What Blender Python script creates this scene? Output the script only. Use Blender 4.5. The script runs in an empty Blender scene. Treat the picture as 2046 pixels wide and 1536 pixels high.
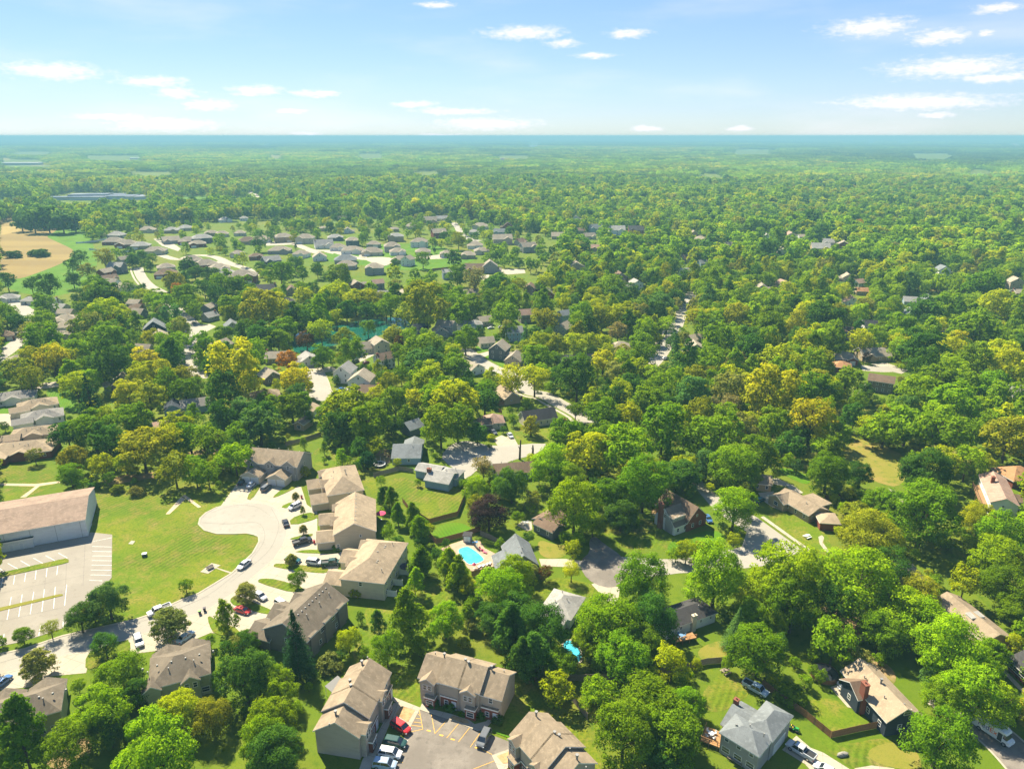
import bpy, bmesh, math, random
import numpy as np
from mathutils import Vector, Matrix
from mathutils.geometry import tessellate_polygon

# ------------------------------------------------------------------ camera, sky, sun, exposure
scene = bpy.context.scene
COL = scene.collection
FOCAL, CAM_H, CX, CY = 1420.0, 115.0, 1023.0, 768.0      # survey of the photograph: focal length (px), drone height (m)
PITCH = math.atan(496.0 / FOCAL)
cam_data = bpy.data.cameras.new('camera')
cam_data.sensor_width = 36.0
cam_data.lens = 36.0 * FOCAL / 2046.0
cam_data.clip_start = 1.0
cam_data.clip_end = 90000.0
cam = bpy.data.objects.new('camera', cam_data)
COL.objects.link(cam)
cam.location = (0, 0, CAM_H)
cam.rotation_euler = (math.pi / 2 - PITCH, 0, 0)
scene.camera = cam

SUN_AZ, SUN_EL = math.radians(-36), math.radians(49)      # clockwise from +Y, above the horizon
sun_data = bpy.data.lights.new('sun', 'SUN')
sun_data.energy = 5.0
sun_data.angle = math.radians(0.5)
sun_data.color = (1.0, 0.915, 0.72)
sun = bpy.data.objects.new('sun', sun_data)
COL.objects.link(sun)
sdir = Vector((math.sin(SUN_AZ) * math.cos(SUN_EL), math.cos(SUN_AZ) * math.cos(SUN_EL), math.sin(SUN_EL)))
sun.rotation_euler = (-sdir).to_track_quat('-Z', 'Y').to_euler()
sun.location = (0, 0, 400)

scene.view_settings.view_transform = 'Standard'
scene.view_settings.look = 'None'
scene.view_settings.gamma = 1.0
scene.view_settings.exposure = 1.55
scene.view_settings.use_curve_mapping = False
scene.render.engine = 'CYCLES'
cy = scene.cycles
cy.max_bounces = 5; cy.diffuse_bounces = 3; cy.glossy_bounces = 2; cy.transmission_bounces = 3
cy.transparent_max_bounces = 6; cy.volume_bounces = 0
cy.use_denoising = True
cy.use_adaptive_sampling = True
cy.adaptive_threshold = 0.02
cy.caustics_reflective = False; cy.caustics_refractive = False
cy.sample_clamp_indirect = 6.0

# clouds as (bearing deg clockwise from +Y, elevation deg, half width deg, half height deg)
def bearing(px, py):
    u, v = (px - CX) / FOCAL, (py - CY) / FOCAL
    d = Vector((u, math.cos(PITCH) - v * math.sin(PITCH), -math.sin(PITCH) - v * math.cos(PITCH))).normalized()
    return math.degrees(math.atan2(d.x, d.y)), math.degrees(math.asin(d.z))
CLOUDS = []
for px, py, w, h in ((105, 142, 215, 36), (305, 164, 150, 22), (355, 186, 100, 22), (420, 210, 130, 22), (508, 181, 115, 24), (632, 187, 100, 15),
                     (585, 223, 90, 13), (225, 234, 170, 20), (330, 250, 240, 28), (828, 208, 95, 14), (910, 222, 180, 13), (975, 248, 215, 24),
                     (1045, 66, 175, 28), (1128, 87, 75, 16), (1255, 68, 95, 18), (1190, 111, 85, 12), (870, 11, 75, 13), (1740, 55, 210, 42),
                     (1880, 73, 165, 36), (1970, 66, 60, 12), (1905, 135, 320, 42), (1990, 155, 190, 22), (1830, 205, 390, 32), (1868, 230, 95, 13),
                     (1295, 257, 70, 13), (1475, 257, 60, 10), (1990, 16, 120, 22), (615, 267, 80, 9), (880, 270, 110, 7)):
    b0, e0 = bearing(px, py)
    b1, _ = bearing(px + w / 2, py)
    _, e1 = bearing(px, py - h / 2)
    CLOUDS.append((b0, e0, (b1 - b0) * 1.08, (e1 - e0) * 1.2))
crng = random.Random(5)
for i in range(46):                                     # the same kind of sky all round
    b = crng.uniform(42, 318)
    e = crng.choice((1.5, 3, 4.5, 6, 8, 10, 13, 17, 22)) + crng.uniform(-1, 1)
    CLOUDS.append((b if b < 180 else b - 360, e, crng.uniform(1.6, 5.5), crng.uniform(0.35, 0.9)))

world = bpy.data.worlds.new('World')
scene.world = world
world.use_nodes = True
wn, wl = world.node_tree.nodes, world.node_tree.links
wn.clear()
def wnode(t, **k):
    n = wn.new(t)
    for a, v in k.items(): setattr(n, a, v)
    return n
def wmath(op, a, b=None, c=None):
    n = wnode('ShaderNodeMath', operation=op)
    for i, v in enumerate((a, b, c)):
        if v is None: continue
        if isinstance(v, (int, float)): n.inputs[i].default_value = v
        else: wl.new(v, n.inputs[i])
    return n.outputs[0]
sky = wnode('ShaderNodeTexSky', sky_type='NISHITA', sun_disc=False)
sky.sun_elevation = SUN_EL; sky.sun_rotation = SUN_AZ
sky.altitude = 300; sky.air_density = 1.0; sky.dust_density = 0.0; sky.ozone_density = 2.2
tc = wnode('ShaderNodeTexCoord')
sep = wnode('ShaderNodeSeparateXYZ'); wl.new(tc.outputs['Generated'], sep.inputs[0])
az = wmath('MULTIPLY', wmath('ARCTAN2', sep.outputs[0], sep.outputs[1]), 180 / math.pi)
el = wmath('MULTIPLY', wmath('ARCSINE', sep.outputs[2]), 180 / math.pi)
ae = wnode('ShaderNodeCombineXYZ'); wl.new(az, ae.inputs[0]); wl.new(el, ae.inputs[1])
warp = wnode('ShaderNodeTexNoise'); warp.inputs['Scale'].default_value = 0.55; warp.inputs['Detail'].default_value = 5; warp.inputs['Roughness'].default_value = 0.6
wsc = wnode('ShaderNodeVectorMath', operation='MULTIPLY'); wsc.inputs[1].default_value = (1.0, 2.6, 1.0)
wl.new(ae.outputs[0], wsc.inputs[0]); wl.new(wsc.outputs[0], warp.inputs['Vector'])
wof = wnode('ShaderNodeVectorMath', operation='MULTIPLY_ADD'); wl.new(warp.outputs['Color'], wof.inputs[0])
wof.inputs[1].default_value = (2.2, 0.55, 0); wof.inputs[2].default_value = (-1.1, -0.275, 0)
pos = wnode('ShaderNodeVectorMath', operation='ADD'); wl.new(ae.outputs[0], pos.inputs[0]); wl.new(wof.outputs[0], pos.inputs[1])
dist = None
for b, e, rb, re in CLOUDS:
    m = wnode('ShaderNodeVectorMath', operation='MULTIPLY_ADD'); wl.new(pos.outputs[0], m.inputs[0])
    m.inputs[1].default_value = (1 / rb, 1 / re, 0); m.inputs[2].default_value = (-b / rb, -e / re, 0)
    ln = wnode('ShaderNodeVectorMath', operation='LENGTH'); wl.new(m.outputs[0], ln.inputs[0])
    dist = ln.outputs['Value'] if dist is None else wmath('MINIMUM', dist, ln.outputs['Value'])
fine = wnode('ShaderNodeTexNoise'); fine.inputs['Scale'].default_value = 1.5; fine.inputs['Detail'].default_value = 6; fine.inputs['Roughness'].default_value = 0.62
wl.new(wsc.outputs[0], fine.inputs['Vector'])
dens = wmath('SUBTRACT', wmath('MULTIPLY_ADD', fine.outputs[0], 1.5, 0.45), dist)
ramp = wnode('ShaderNodeMapRange', interpolation_type='SMOOTHSTEP'); wl.new(dens, ramp.inputs['Value'])
ramp.inputs['From Min'].default_value = 0.0; ramp.inputs['From Max'].default_value = 1.4
ramp.inputs['To Max'].default_value = 0.9
# thin cirrus haze
cir = wnode('ShaderNodeTexNoise'); cir.inputs['Scale'].default_value = 0.09; cir.inputs['Detail'].default_value = 4
csc = wnode('ShaderNodeMapping'); csc.inputs['Scale'].default_value = (0.7, 3.2, 1); csc.inputs['Rotation'].default_value = (0, 0, math.radians(-8))
wl.new(ae.outputs[0], csc.inputs[0]); wl.new(csc.outputs[0], cir.inputs['Vector'])
cr = wnode('ShaderNodeMapRange', interpolation_type='SMOOTHSTEP'); wl.new(cir.outputs[0], cr.inputs['Value'])
cr.inputs['From Min'].default_value = 0.45; cr.inputs['From Max'].default_value = 0.8; cr.inputs['To Max'].default_value = 0.28
cover = wmath('MAXIMUM', ramp.outputs[0], cr.outputs[0])
mix = wnode('ShaderNodeMix', data_type='RGBA'); wl.new(cover, mix.inputs['Factor'])
tone = wnode('ShaderNodeMix', data_type='RGBA', blend_type='MULTIPLY'); tone.inputs['Factor'].default_value = 1.0
gm = wnode('ShaderNodeGamma'); gm.inputs['Gamma'].default_value = 0.55; wl.new(sky.outputs[0], gm.inputs[0])
hsv = wnode('ShaderNodeHueSaturation'); hsv.inputs['Saturation'].default_value = 1.35; wl.new(gm.outputs[0], hsv.inputs['Color'])
wl.new(hsv.outputs[0], tone.inputs['A']); tone.inputs['B'].default_value = (0.80, 0.93, 1.17, 1)
wl.new(tone.outputs['Result'], mix.inputs['A']); mix.inputs['B'].default_value = (4.45, 4.05, 4.45, 1)
bg = wnode('ShaderNodeBackground'); bg.inputs['Strength'].default_value = 0.103
wo = wnode('ShaderNodeOutputWorld')
wl.new(mix.outputs['Result'], bg.inputs['Color']); wl.new(bg.outputs[0], wo.inputs['Surface'])

# ------------------------------------------------------------------ survey: photograph tile -> point on the land
TILES = {k: v for k, v in zip('ABCDEFGHIJKLMNO', (
    (0, 1100, 3.523), (500, 1100, 3.523), (1000, 1100, 3.523), (1486, 1100, 3.523), (0, 760, 3.523), (460, 760, 3.523), (960, 760, 3.523), (1486, 760, 3.523),
    (0, 420, 3.6536), (500, 420, 3.6536), (1000, 420, 3.6536), (1486, 420, 3.6536), (0, 240, 2.923), (680, 240, 2.923), (1346, 240, 2.923)))}
TILES['Z'] = (0, 0, 1.0)
CP, SP = math.cos(PITCH), math.sin(PITCH)
def full(t, x, y):
    ox, oy, s = TILES[t]
    return ox + x / s, oy + y / s
def land(px, py, z=0.0):
    u, v = (px - CX) / FOCAL, (py - CY) / FOCAL
    t = (z - CAM_H) / (-SP - v * CP)
    return u * t, (CP - v * SP) * t
def U(t, x, y, z=0.0):
    return land(*full(t, x, y), z)
def depth(X, Y, Z=0.0):
    return Y * CP - (Z - CAM_H) * SP
def shot(X, Y, Z=0.0):
    d = depth(X, Y, Z)
    return CX + FOCAL * X / d, CY - FOCAL * (Y * SP + (Z - CAM_H) * CP) / d

# ------------------------------------------------------------------ helpers
def tag(o, label=None, cat=None, group=None, kind=None):
    if label: o['label'] = label
    if cat: o['category'] = cat
    if group: o['group'] = group
    if kind: o['kind'] = kind
    return o
def empty(name, loc, rz=0.0):
    o = bpy.data.objects.new(name, None)
    o.empty_display_size = 0.5
    COL.objects.link(o)
    o.location = loc; o.rotation_euler = (0, 0, rz)
    return o
class MB:
    def __init__(self): self.v, self.f, self.m = [], [], []
    def quad(self, pts, mi=0):
        n = len(self.v); self.v += [tuple(p) for p in pts]; self.f.append(tuple(range(n, n + len(pts)))); self.m.append(mi)
    def hexa(self, p, mi=0, mtop=None):
        # p: 4 bottom + 4 top, both counter-clockwise from above
        n = len(self.v); self.v += [tuple(q) for q in p]
        for k, f in enumerate(((3, 2, 1, 0), (4, 5, 6, 7), (0, 1, 5, 4), (1, 2, 6, 5), (2, 3, 7, 6), (3, 0, 4, 7))):
            self.f.append(tuple(n + i for i in f)); self.m.append(mtop if (k == 1 and mtop is not None) else mi)
    def box(self, x0, x1, y0, y1, z0, z1, mi=0, taper=0.0, mtop=None):
        t = taper
        self.hexa([(x0, y0, z0), (x1, y0, z0), (x1, y1, z0), (x0, y1, z0), (x0 + t, y0 + t, z1), (x1 - t, y0 + t, z1), (x1 - t, y1 - t, z1), (x0 + t, y1 - t, z1)], mi, mtop)
    def cyl(self, a, b, r0, r1, n=8, mi=0, caps=True):
        a, b = Vector(a), Vector(b); d = (b - a).normalized()
        s = d.orthogonal().normalized(); t = d.cross(s)
        k = len(self.v)
        for c, r in ((a, r0), (b, r1)):
            for i in range(n):
                q = 2 * math.pi * i / n
                self.v.append(tuple(c + s * (r * math.cos(q)) + t * (r * math.sin(q))))
        for i in range(n):
            j = (i + 1) % n
            self.f.append((k + i, k + j, k + n + j, k + n + i)); self.m.append(mi)
        if caps:
            self.f.append(tuple(k + n - 1 - i for i in range(n))); self.m.append(mi)
            self.f.append(tuple(k + n + i for i in range(n))); self.m.append(mi)
    def mesh(self, name, mats):
        me = bpy.data.meshes.new(name)
        me.from_pydata(self.v, [], self.f)
        for m in (mats if isinstance(mats, (list, tuple)) else [mats]): me.materials.append(m)
        if any(self.m): me.polygons.foreach_set('material_index', self.m)
        me.update()
        return me
    def build(self, name, mats, parent=None, loc=(0, 0, 0), rz=0.0):
        return put(name, self.mesh(name, mats), parent, loc, rz)
def put(name, me, parent=None, loc=(0, 0, 0), rz=0.0, scale=None):
    o = bpy.data.objects.new(name, me); COL.objects.link(o)
    o.parent = parent; o.location = loc; o.rotation_euler = (0, 0, rz)
    if scale is not None: o.scale = scale
    return o
def copy_tree(o, parent=None):
    c = o.copy(); COL.objects.link(c); c.parent = parent
    for ch in o.children: copy_tree(ch, c)
    return c

# ------------------------------------------------------------------ materials
MAT = {}
def mat(name, col, rough=0.85, noise=None, spec=0.3, metal=0.0, bump=0.0, detail=5, coords='Object', ramp=None, stretch=None, grid=None, stripes=None):
    """noise: list of (scale, amount, second colour) layered over the base colour"""
    if name in MAT: return MAT[name]
    m = bpy.data.materials.new(name); m.use_nodes = True
    N, Lk = m.node_tree.nodes, m.node_tree.links
    b = N['Principled BSDF']
    b.inputs['Roughness'].default_value = rough; b.inputs['Metallic'].default_value = metal
    b.inputs['Specular IOR Level'].default_value = spec
    b.inputs['Base Color'].default_value = (*col, 1)
    out = None
    if noise:
        co = N.new('ShaderNodeNewGeometry') if coords == 'World' else N.new('ShaderNodeTexCoord')
        vec = co.outputs['Position'] if coords == 'World' else co.outputs['Object']
        if stretch:
            mp = N.new('ShaderNodeMapping'); mp.inputs['Scale'].default_value = stretch; Lk.new(vec, mp.inputs[0]); vec = mp.outputs[0]
        for sc, lo, hi, c2 in noise:
            t = N.new('ShaderNodeTexNoise'); t.inputs['Scale'].default_value = sc; t.inputs['Detail'].default_value = detail; t.inputs['Roughness'].default_value = 0.62
            Lk.new(vec, t.inputs['Vector'])
            r = N.new('ShaderNodeMapRange'); r.interpolation_type = 'SMOOTHSTEP'
            r.inputs['From Min'].default_value = lo; r.inputs['From Max'].default_value = hi
            Lk.new(t.outputs[0], r.inputs['Value'])
            mx = N.new('ShaderNodeMix'); mx.data_type = 'RGBA'
            Lk.new(r.outputs[0], mx.inputs['Factor'])
            if out is None: mx.inputs['A'].default_value = (*col, 1)
            else: Lk.new(out, mx.inputs['A'])
            mx.inputs['B'].default_value = (*c2, 1)
            out = mx.outputs['Result']
        def blend(fac, k):
            mx = N.new('ShaderNodeMix'); mx.data_type = 'RGBA'; mx.blend_type = 'MULTIPLY'; mx.inputs['B'].default_value = (k, k, k, 1)
            Lk.new(fac, mx.inputs['Factor']); Lk.new(out, mx.inputs['A']); return mx.outputs['Result']
        if grid:                                           # slab joints
            mp = N.new('ShaderNodeMapping'); mp.inputs['Rotation'].default_value = (0, 0, grid[1]); Lk.new(co.outputs['Position'], mp.inputs[0])
            sp_ = N.new('ShaderNodeSeparateXYZ'); Lk.new(mp.outputs[0], sp_.inputs[0]); fs = []
            for k_ in (0, 1):
                pp = N.new('ShaderNodeMath'); pp.operation = 'PINGPONG'; pp.inputs[1].default_value = grid[0] / 2; Lk.new(sp_.outputs[k_], pp.inputs[0])
                lt = N.new('ShaderNodeMath'); lt.operation = 'LESS_THAN'; lt.inputs[1].default_value = 0.045; Lk.new(pp.outputs[0], lt.inputs[0]); fs.append(lt.outputs[0])
            mxm = N.new('ShaderNodeMath'); mxm.operation = 'MAXIMUM'; Lk.new(fs[0], mxm.inputs[0]); Lk.new(fs[1], mxm.inputs[1])
            out = blend(mxm.outputs[0], 0.66)
        if stripes:                                        # mowing lines
            mp = N.new('ShaderNodeMapping'); mp.inputs['Rotation'].default_value = (0, 0, stripes[1]); Lk.new(co.outputs['Position'], mp.inputs[0])
            wv = N.new('ShaderNodeTexWave'); wv.inputs['Scale'].default_value = stripes[0]; wv.inputs['Distortion'].default_value = 2.5; wv.inputs['Detail'].default_value = 3; wv.inputs['Detail Scale'].default_value = 0.6; Lk.new(mp.outputs[0], wv.inputs[0])
            tn = N.new('ShaderNodeTexNoise'); tn.inputs['Scale'].default_value = 0.045; Lk.new(co.outputs['Position'], tn.inputs['Vector'])
            mr = N.new('ShaderNodeMapRange'); mr.inputs['From Min'].default_value = .42; mr.inputs['From Max'].default_value = .6; Lk.new(tn.outputs[0], mr.inputs['Value'])
            mu = N.new('ShaderNodeMath'); mu.operation = 'MULTIPLY'; Lk.new(wv.outputs['Fac'], mu.inputs[0]); Lk.new(mr.outputs[0], mu.inputs[1])
            out = blend(mu.outputs[0], stripes[2])
        Lk.new(out, b.inputs['Base Color'])
        if bump:
            bp = N.new('ShaderNodeBump'); bp.inputs['Strength'].default_value = bump; bp.inputs['Distance'].default_value = 0.1
            Lk.new(t.outputs[0], bp.inputs['Height']); Lk.new(bp.outputs[0], b.inputs['Normal'])
    MAT[name] = m
    return m
def sc3(c, k): return tuple(min(0.9, x * k) for x in c)

GRASS = mat('grass', (0.084, 0.131, 0.006), 0.95, [(0.012, 0.42, 0.68, (0.142, 0.142, 0.017)), (0.08, 0.46, 0.72, (0.112, 0.150, 0.009)), (0.35, 0.5, 0.75, (0.047, 0.099, 0.005)), (3.0, 0.45, 0.8, (0.052, 0.095, 0.005))], 0.1, coords='World')
LAWN = mat('mown_lawn', (0.094, 0.150, 0.005), 0.95, [(0.05, 0.40, 0.62, (0.143, 0.164, 0.008)), (0.20, 0.45, 0.66, (0.180, 0.160, 0.028)), (0.09, 0.56, 0.72, (0.215, 0.170, 0.050)), (0.6, 0.48, 0.76, (0.059, 0.113, 0.003)), (1.7, 0.42, 0.72, (0.060, 0.108, 0.004)), (5.0, 0.50, 0.8, (0.160, 0.168, 0.025))], 0.1, coords='World', stripes=(0.22, 0.5, 0.72))
LAWN_VIVID = mat('watered_lawn', (0.073, 0.159, 0.005), 0.95, [(0.08, 0.45, 0.7, (0.107, 0.172, 0.009)), (2.0, 0.45, 0.8, (0.047, 0.138, 0.005))], 0.1, coords='World', stripes=(0.30, -0.4, 0.70))
LAWN_DRY = mat('dry_lawn', (0.176, 0.167, 0.026), 0.95, [(0.06, 0.42, 0.62, (0.238, 0.176, 0.048)), (0.3, 0.50, 0.70, (0.092, 0.132, 0.011)), (3.0, 0.45, 0.8, (0.132, 0.123, 0.018))], 0.1, coords='World')
CROP = mat('ripe_crop', (0.190, 0.134, 0.046), 0.95, [(0.01, 0.40, 0.65, (0.240, 0.172, 0.055)), (0.15, 0.5, 0.8, (0.165, 0.108, 0.045))], 0.1, coords='World', stretch=(0.4, 3.0, 1))
STUBBLE = mat('pale_crop', (0.30, 0.22, 0.075), 0.95, [(0.05, 0.4, 0.7, (0.25, 0.18, 0.065))], 0.1, coords='World')
ASPHALT_PALE = mat('worn_road', (0.275, 0.250, 0.205), 0.9, [(0.06, 0.42, 0.68, (0.315, 0.290, 0.241)), (0.5, 0.52, 0.75, (0.230, 0.209, 0.173)), (6, 0.4, 0.8, (0.252, 0.230, 0.189))], 0.25, coords='World')
ASPHALT_LOT = mat('lot_asphalt', (0.228, 0.201, 0.162), 0.9, [(0.08, 0.42, 0.66, (0.271, 0.242, 0.195)), (0.6, 0.55, 0.75, (0.180, 0.157, 0.123)), (8, 0.4, 0.8, (0.209, 0.185, 0.147))], 0.25, coords='World')
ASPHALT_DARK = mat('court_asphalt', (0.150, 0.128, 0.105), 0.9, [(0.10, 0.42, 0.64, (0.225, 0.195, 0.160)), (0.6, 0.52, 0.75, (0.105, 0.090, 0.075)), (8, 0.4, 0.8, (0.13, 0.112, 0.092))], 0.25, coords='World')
CONCRETE = mat('concrete', (0.332, 0.290, 0.217), 0.9, [(0.15, 0.42, 0.68, (0.370, 0.328, 0.252)), (0.9, 0.52, 0.75, (0.290, 0.248, 0.185)), (6, 0.4, 0.8, (0.307, 0.265, 0.197))], 0.25, coords='World', grid=(3.4, 0.35))
KERB = mat('kerb_concrete', (0.342, 0.302, 0.230), 0.9, [(0.8, 0.45, 0.75, (0.279, 0.243, 0.184))], 0.2, coords='World')
PATH = mat('gravel_path', (0.42, 0.335, 0.225), 0.95, [(0.7, 0.45, 0.75, (0.34, 0.27, 0.18))], 0.1, coords='World')
MULCH = mat('mulch', (0.40, 0.270, 0.135), 0.95, [(0.8, 0.42, 0.7, (0.24, 0.15, 0.07)), (4, 0.45, 0.75, (0.33, 0.21, 0.10))], 0.1, coords='World')
DIRT = mat('bare_earth', (0.26, 0.175, 0.085), 0.95, [(0.3, 0.42, 0.7, (0.13, 0.13, 0.025)), (2, 0.45, 0.75, (0.20, 0.13, 0.06))], 0.1, coords='World')
WHITE_LINE = mat('white_paint', (0.72, 0.70, 0.64), 0.7, [(2.0, 0.5, 0.75, (0.5, 0.47, 0.42))], coords='World')
YELLOW_LINE = mat('yellow_paint', (0.62, 0.34, 0.05), 0.7, [(2.0, 0.5, 0.75, (0.42, 0.25, 0.07))], coords='World')
TRIM = mat('white_trim', (0.70, 0.68, 0.63), 0.6)
GLASS = mat('window_glass', (0.025, 0.035, 0.05), 0.08, spec=0.8)
BARK = mat('bark', (0.085, 0.062, 0.042), 0.95, [(3.0, 0.4, 0.7, (0.05, 0.037, 0.026))], 0.1)
WATER = mat('pond_water', (0.010, 0.085, 0.058), 0.10, [(0.03, 0.4, 0.65, (0.014, 0.115, 0.082)), (0.5, 0.4, 0.7, (0.008, 0.07, 0.05))], 0.5, bump=0.06, coords='World')
POOL_WATER = mat('pool_water', (0.05, 0.42, 0.55), 0.05, [(0.6, 0.35, 0.7, (0.08, 0.50, 0.62))], 0.5, bump=0.03, coords='World')

# ------------------------------------------------------------------ flat pieces of the land
MASK = np.zeros((384, 512), bool)                       # picture quarter-map of open ground: no woodland trees are planted over it
_gx, _gy = np.meshgrid(np.arange(512) * 4 + 2, np.arange(384) * 4 + 2)
def protect(poly):
    inside = np.zeros(MASK.shape, bool)
    n = len(poly)
    for i in range(n):
        (x0, y0), (x1, y1) = poly[i], poly[(i + 1) % n]
        if y0 == y1: continue
        c = ((y0 > _gy) != (y1 > _gy)) & (_gx < (x1 - x0) * (_gy - y0) / (y1 - y0) + x0)
        inside ^= c
    MASK[inside] = True
def rounded(pts, k=2):
    for _ in range(k):
        q = []
        for i in range(len(pts)):
            a, b = pts[i], pts[(i + 1) % len(pts)]
            q += [(a[0] * .75 + b[0] * .25, a[1] * .75 + b[1] * .25), (a[0] * .25 + b[0] * .75, a[1] * .25 + b[1] * .75)]
        pts = q
    return pts
def flat_mesh(name, pts, z, m, thick=0.0):
    tris = tessellate_polygon([[Vector((x, y, 0)) for x, y in pts]])
    v = [(x, y, z) for x, y in pts]
    area = sum(pts[i][0] * pts[(i + 1) % len(pts)][1] - pts[(i + 1) % len(pts)][0] * pts[i][1] for i in range(len(pts)))
    f = []
    for t in tris:
        a, b, c = (pts[i] for i in t)
        s = (b[0] - a[0]) * (c[1] - a[1]) - (b[1] - a[1]) * (c[0] - a[0])
        f.append(tuple(t) if s > 0 else tuple(reversed(t)))
    n = len(pts)
    if thick:
        v += [(x, y, z - thick) for x, y in pts]
        for i in range(n):
            j = (i + 1) % n
            f.append((i, n + i, n + j, j) if area > 0 else (j, n + j, n + i, i))
    me = bpy.data.meshes.new(name); me.from_pydata(v, [], f); me.materials.append(m); me.update()
    return me
NSHEET = [0]
def sheet(name, t, pts, m, z, round_=0, guard=True, parent=None, thick=0.0, kind='structure'):
    fp = [full(t, *p) if len(p) == 2 else full(*p) for p in pts]
    if guard: protect(fp)
    w = [land(*p) for p in fp]
    if not round_ and 'lawn' in name and not thick: round_ = 2
    if round_: w = rounded(w, round_)
    NSHEET[0] += 1; z += 0.0004 * (NSHEET[0] % 40)
    o = put(name, flat_mesh(name, w, z, m, thick), parent)
    if parent is None and kind: o['kind'] = kind
    return o, w
def ribbon_mesh(name, path, width, z, m, thick=0.0, closed=False):
    n = len(path); L, R = [], []
    for i in range(n):
        a = path[i - 1] if (i > 0 or closed) else path[i]
        b = path[(i + 1) % n] if (i < n - 1 or closed) else path[i]
        d = Vector((b[0] - a[0], b[1] - a[1]))
        if d.length < 1e-6: d = Vector((1, 0))
        d.normalize(); nn = Vector((-d.y, d.x)) * (width / 2)
        L.append((path[i][0] + nn.x, path[i][1] + nn.y)); R.append((path[i][0] - nn.x, path[i][1] - nn.y))
    mb = MB()
    for i in range(n if closed else n - 1):
        j = (i + 1) % n
        if thick:
            mb.hexa([(*R[i], z - thick), (*R[j], z - thick), (*L[j], z - thick), (*L[i], z - thick), (*R[i], z), (*R[j], z), (*L[j], z), (*L[i], z)])
        else:
            mb.quad([(*R[i], z), (*R[j], z), (*L[j], z), (*L[i], z)])
    return mb.mesh(name, m)
def spline(pts, n=6):
    out = []
    for i in range(len(pts) - 1):
        p0, p1, p2, p3 = pts[max(i - 1, 0)], pts[i], pts[i + 1], pts[min(i + 2, len(pts) - 1)]
        for k in range(n):
            t = k / n
            out.append(tuple(0.5 * (2 * p1[c] + (p2[c] - p0[c]) * t + (2 * p0[c] - 5 * p1[c] + 4 * p2[c] - p3[c]) * t * t + (3 * p1[c] - p0[c] - 3 * p2[c] + p3[c]) * t ** 3) for c in (0, 1)))
    out.append(tuple(pts[-1]))
    return out
def guard_path(w, width):
    for i in range(len(w) - 1):
        n = max(1, int(math.dist(w[i], w[i + 1]) / 2))
        for k in range(n):
            x = w[i][0] + (w[i + 1][0] - w[i][0]) * k / n; y = w[i][1] + (w[i + 1][1] - w[i][1]) * k / n
            px, py = shot(x, y); r = width * 0.25 * FOCAL / depth(x, y)
            protect([(px - r, py - r * .4 - 2), (px + r, py - r * .4 - 2), (px + r, py + r * .4 + 2), (px - r, py + r * .4 + 2)])
def street(name, t, pts, width, m, z, kerb=True, guard=True, walk=0):
    w = spline([U(t, *p) if len(p) == 2 else U(*p) for p in pts])
    o = put(name, ribbon_mesh(name, w, width, z, m)); o['kind'] = 'structure'
    if kerb:
        k = put('kerb', ribbon_mesh('kerb', w, width + 0.9, z - 0.012, KERB, 0.0)); k['kind'] = 'structure'
    if walk:
        off = [(w[i][0], w[i][1]) for i in range(len(w))]
        q = []
        for i in range(len(w)):
            a, b = w[max(i - 1, 0)], w[min(i + 1, len(w) - 1)]
            d = Vector((b[0] - a[0], b[1] - a[1])).normalized()
            q.append((w[i][0] - d.y * walk, w[i][1] + d.x * walk))
        s = put('footpath', ribbon_mesh('footpath', q, 1.5, z - 0.006, CONCRETE)); s['kind'] = 'structure'
    if guard: guard_path(w, width)
    return o, w
# ------------------------------------------------------------------ the land
gb = MB()
ring = [0, 60, 120, 200, 320, 500, 800, 1300, 2200, 4000, 8000, 16000, 26000, 40000]
def gpt(r, k): return (r * math.sin(k * math.pi / 24), r * math.cos(k * math.pi / 24), 0.0)
for i in range(1, len(ring)):
    for k in range(48):
        if i == 1: gb.quad([gpt(0, 0), gpt(ring[1], k + 1), gpt(ring[1], k)])
        else: gb.quad([gpt(ring[i - 1], k), gpt(ring[i - 1], k + 1), gpt(ring[i], k + 1), gpt(ring[i], k)])
ground = gb.build('ground', GRASS); ground['kind'] = 'structure'

# the big mown field and the lawns
sheet('lawn', 'E', [(600, 800), (700, 790), (1100, 790), (1300, 800), (1680, 690), (1700, 720), (1560, 885), (1450, 930), (1380, 1010), (1420, 1070), (1530, 1100), (1740, 1090), (1850, 1100), (1820, 1200), (1650, 1380), (1400, 1510), (1180, 1610), (940, 1690), (860, 1690), (780, 1400), (780, 1085), (680, 1090), (640, 1000), (600, 900)], LAWN, 0.02)
sheet('lawn', 'F', [(1100, 700), (1250, 670), (1270, 720), (1620, 740), (1640, 830), (1600, 950), (1400, 1000), (1220, 890), (1120, 780)], LAWN, 0.02)
sheet('lawn', 'F', [(1410, 1040), (1600, 985), (1740, 1060), (1440, 1130)], LAWN_VIVID, 0.022)
sheet('lawn', 'F', [(585, 465), (740, 490), (760, 600), (590, 620)], LAWN, 0.02)
sheet('lawn', 'F', [(390, 435), (520, 360), (640, 340), (650, 385), (400, 450)], LAWN, 0.02)
sheet('lawn', 'F', [(1170, 610), (1300, 600), (1290, 650), (1180, 640)], LAWN_VIVID, 0.02)
sheet('lawn', 'F', [(905, 690), (1000, 690), (1030, 720), (1040, 930), (1020, 800)], LAWN, 0.02)
sheet('lawn', 'B', [(790, 390), (1000, 400), (1080, 260), (1230, 160), (1400, 300), (1420, 420), (1250, 370), (1020, 430), (960, 560), (860, 640), (770, 780), (980, 800), (1190, 830), (1195, 1090), (1000, 1030), (990, 850), (700, 800), (760, 600), (830, 540)], LAWN, 0.02, guard=False)
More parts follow.
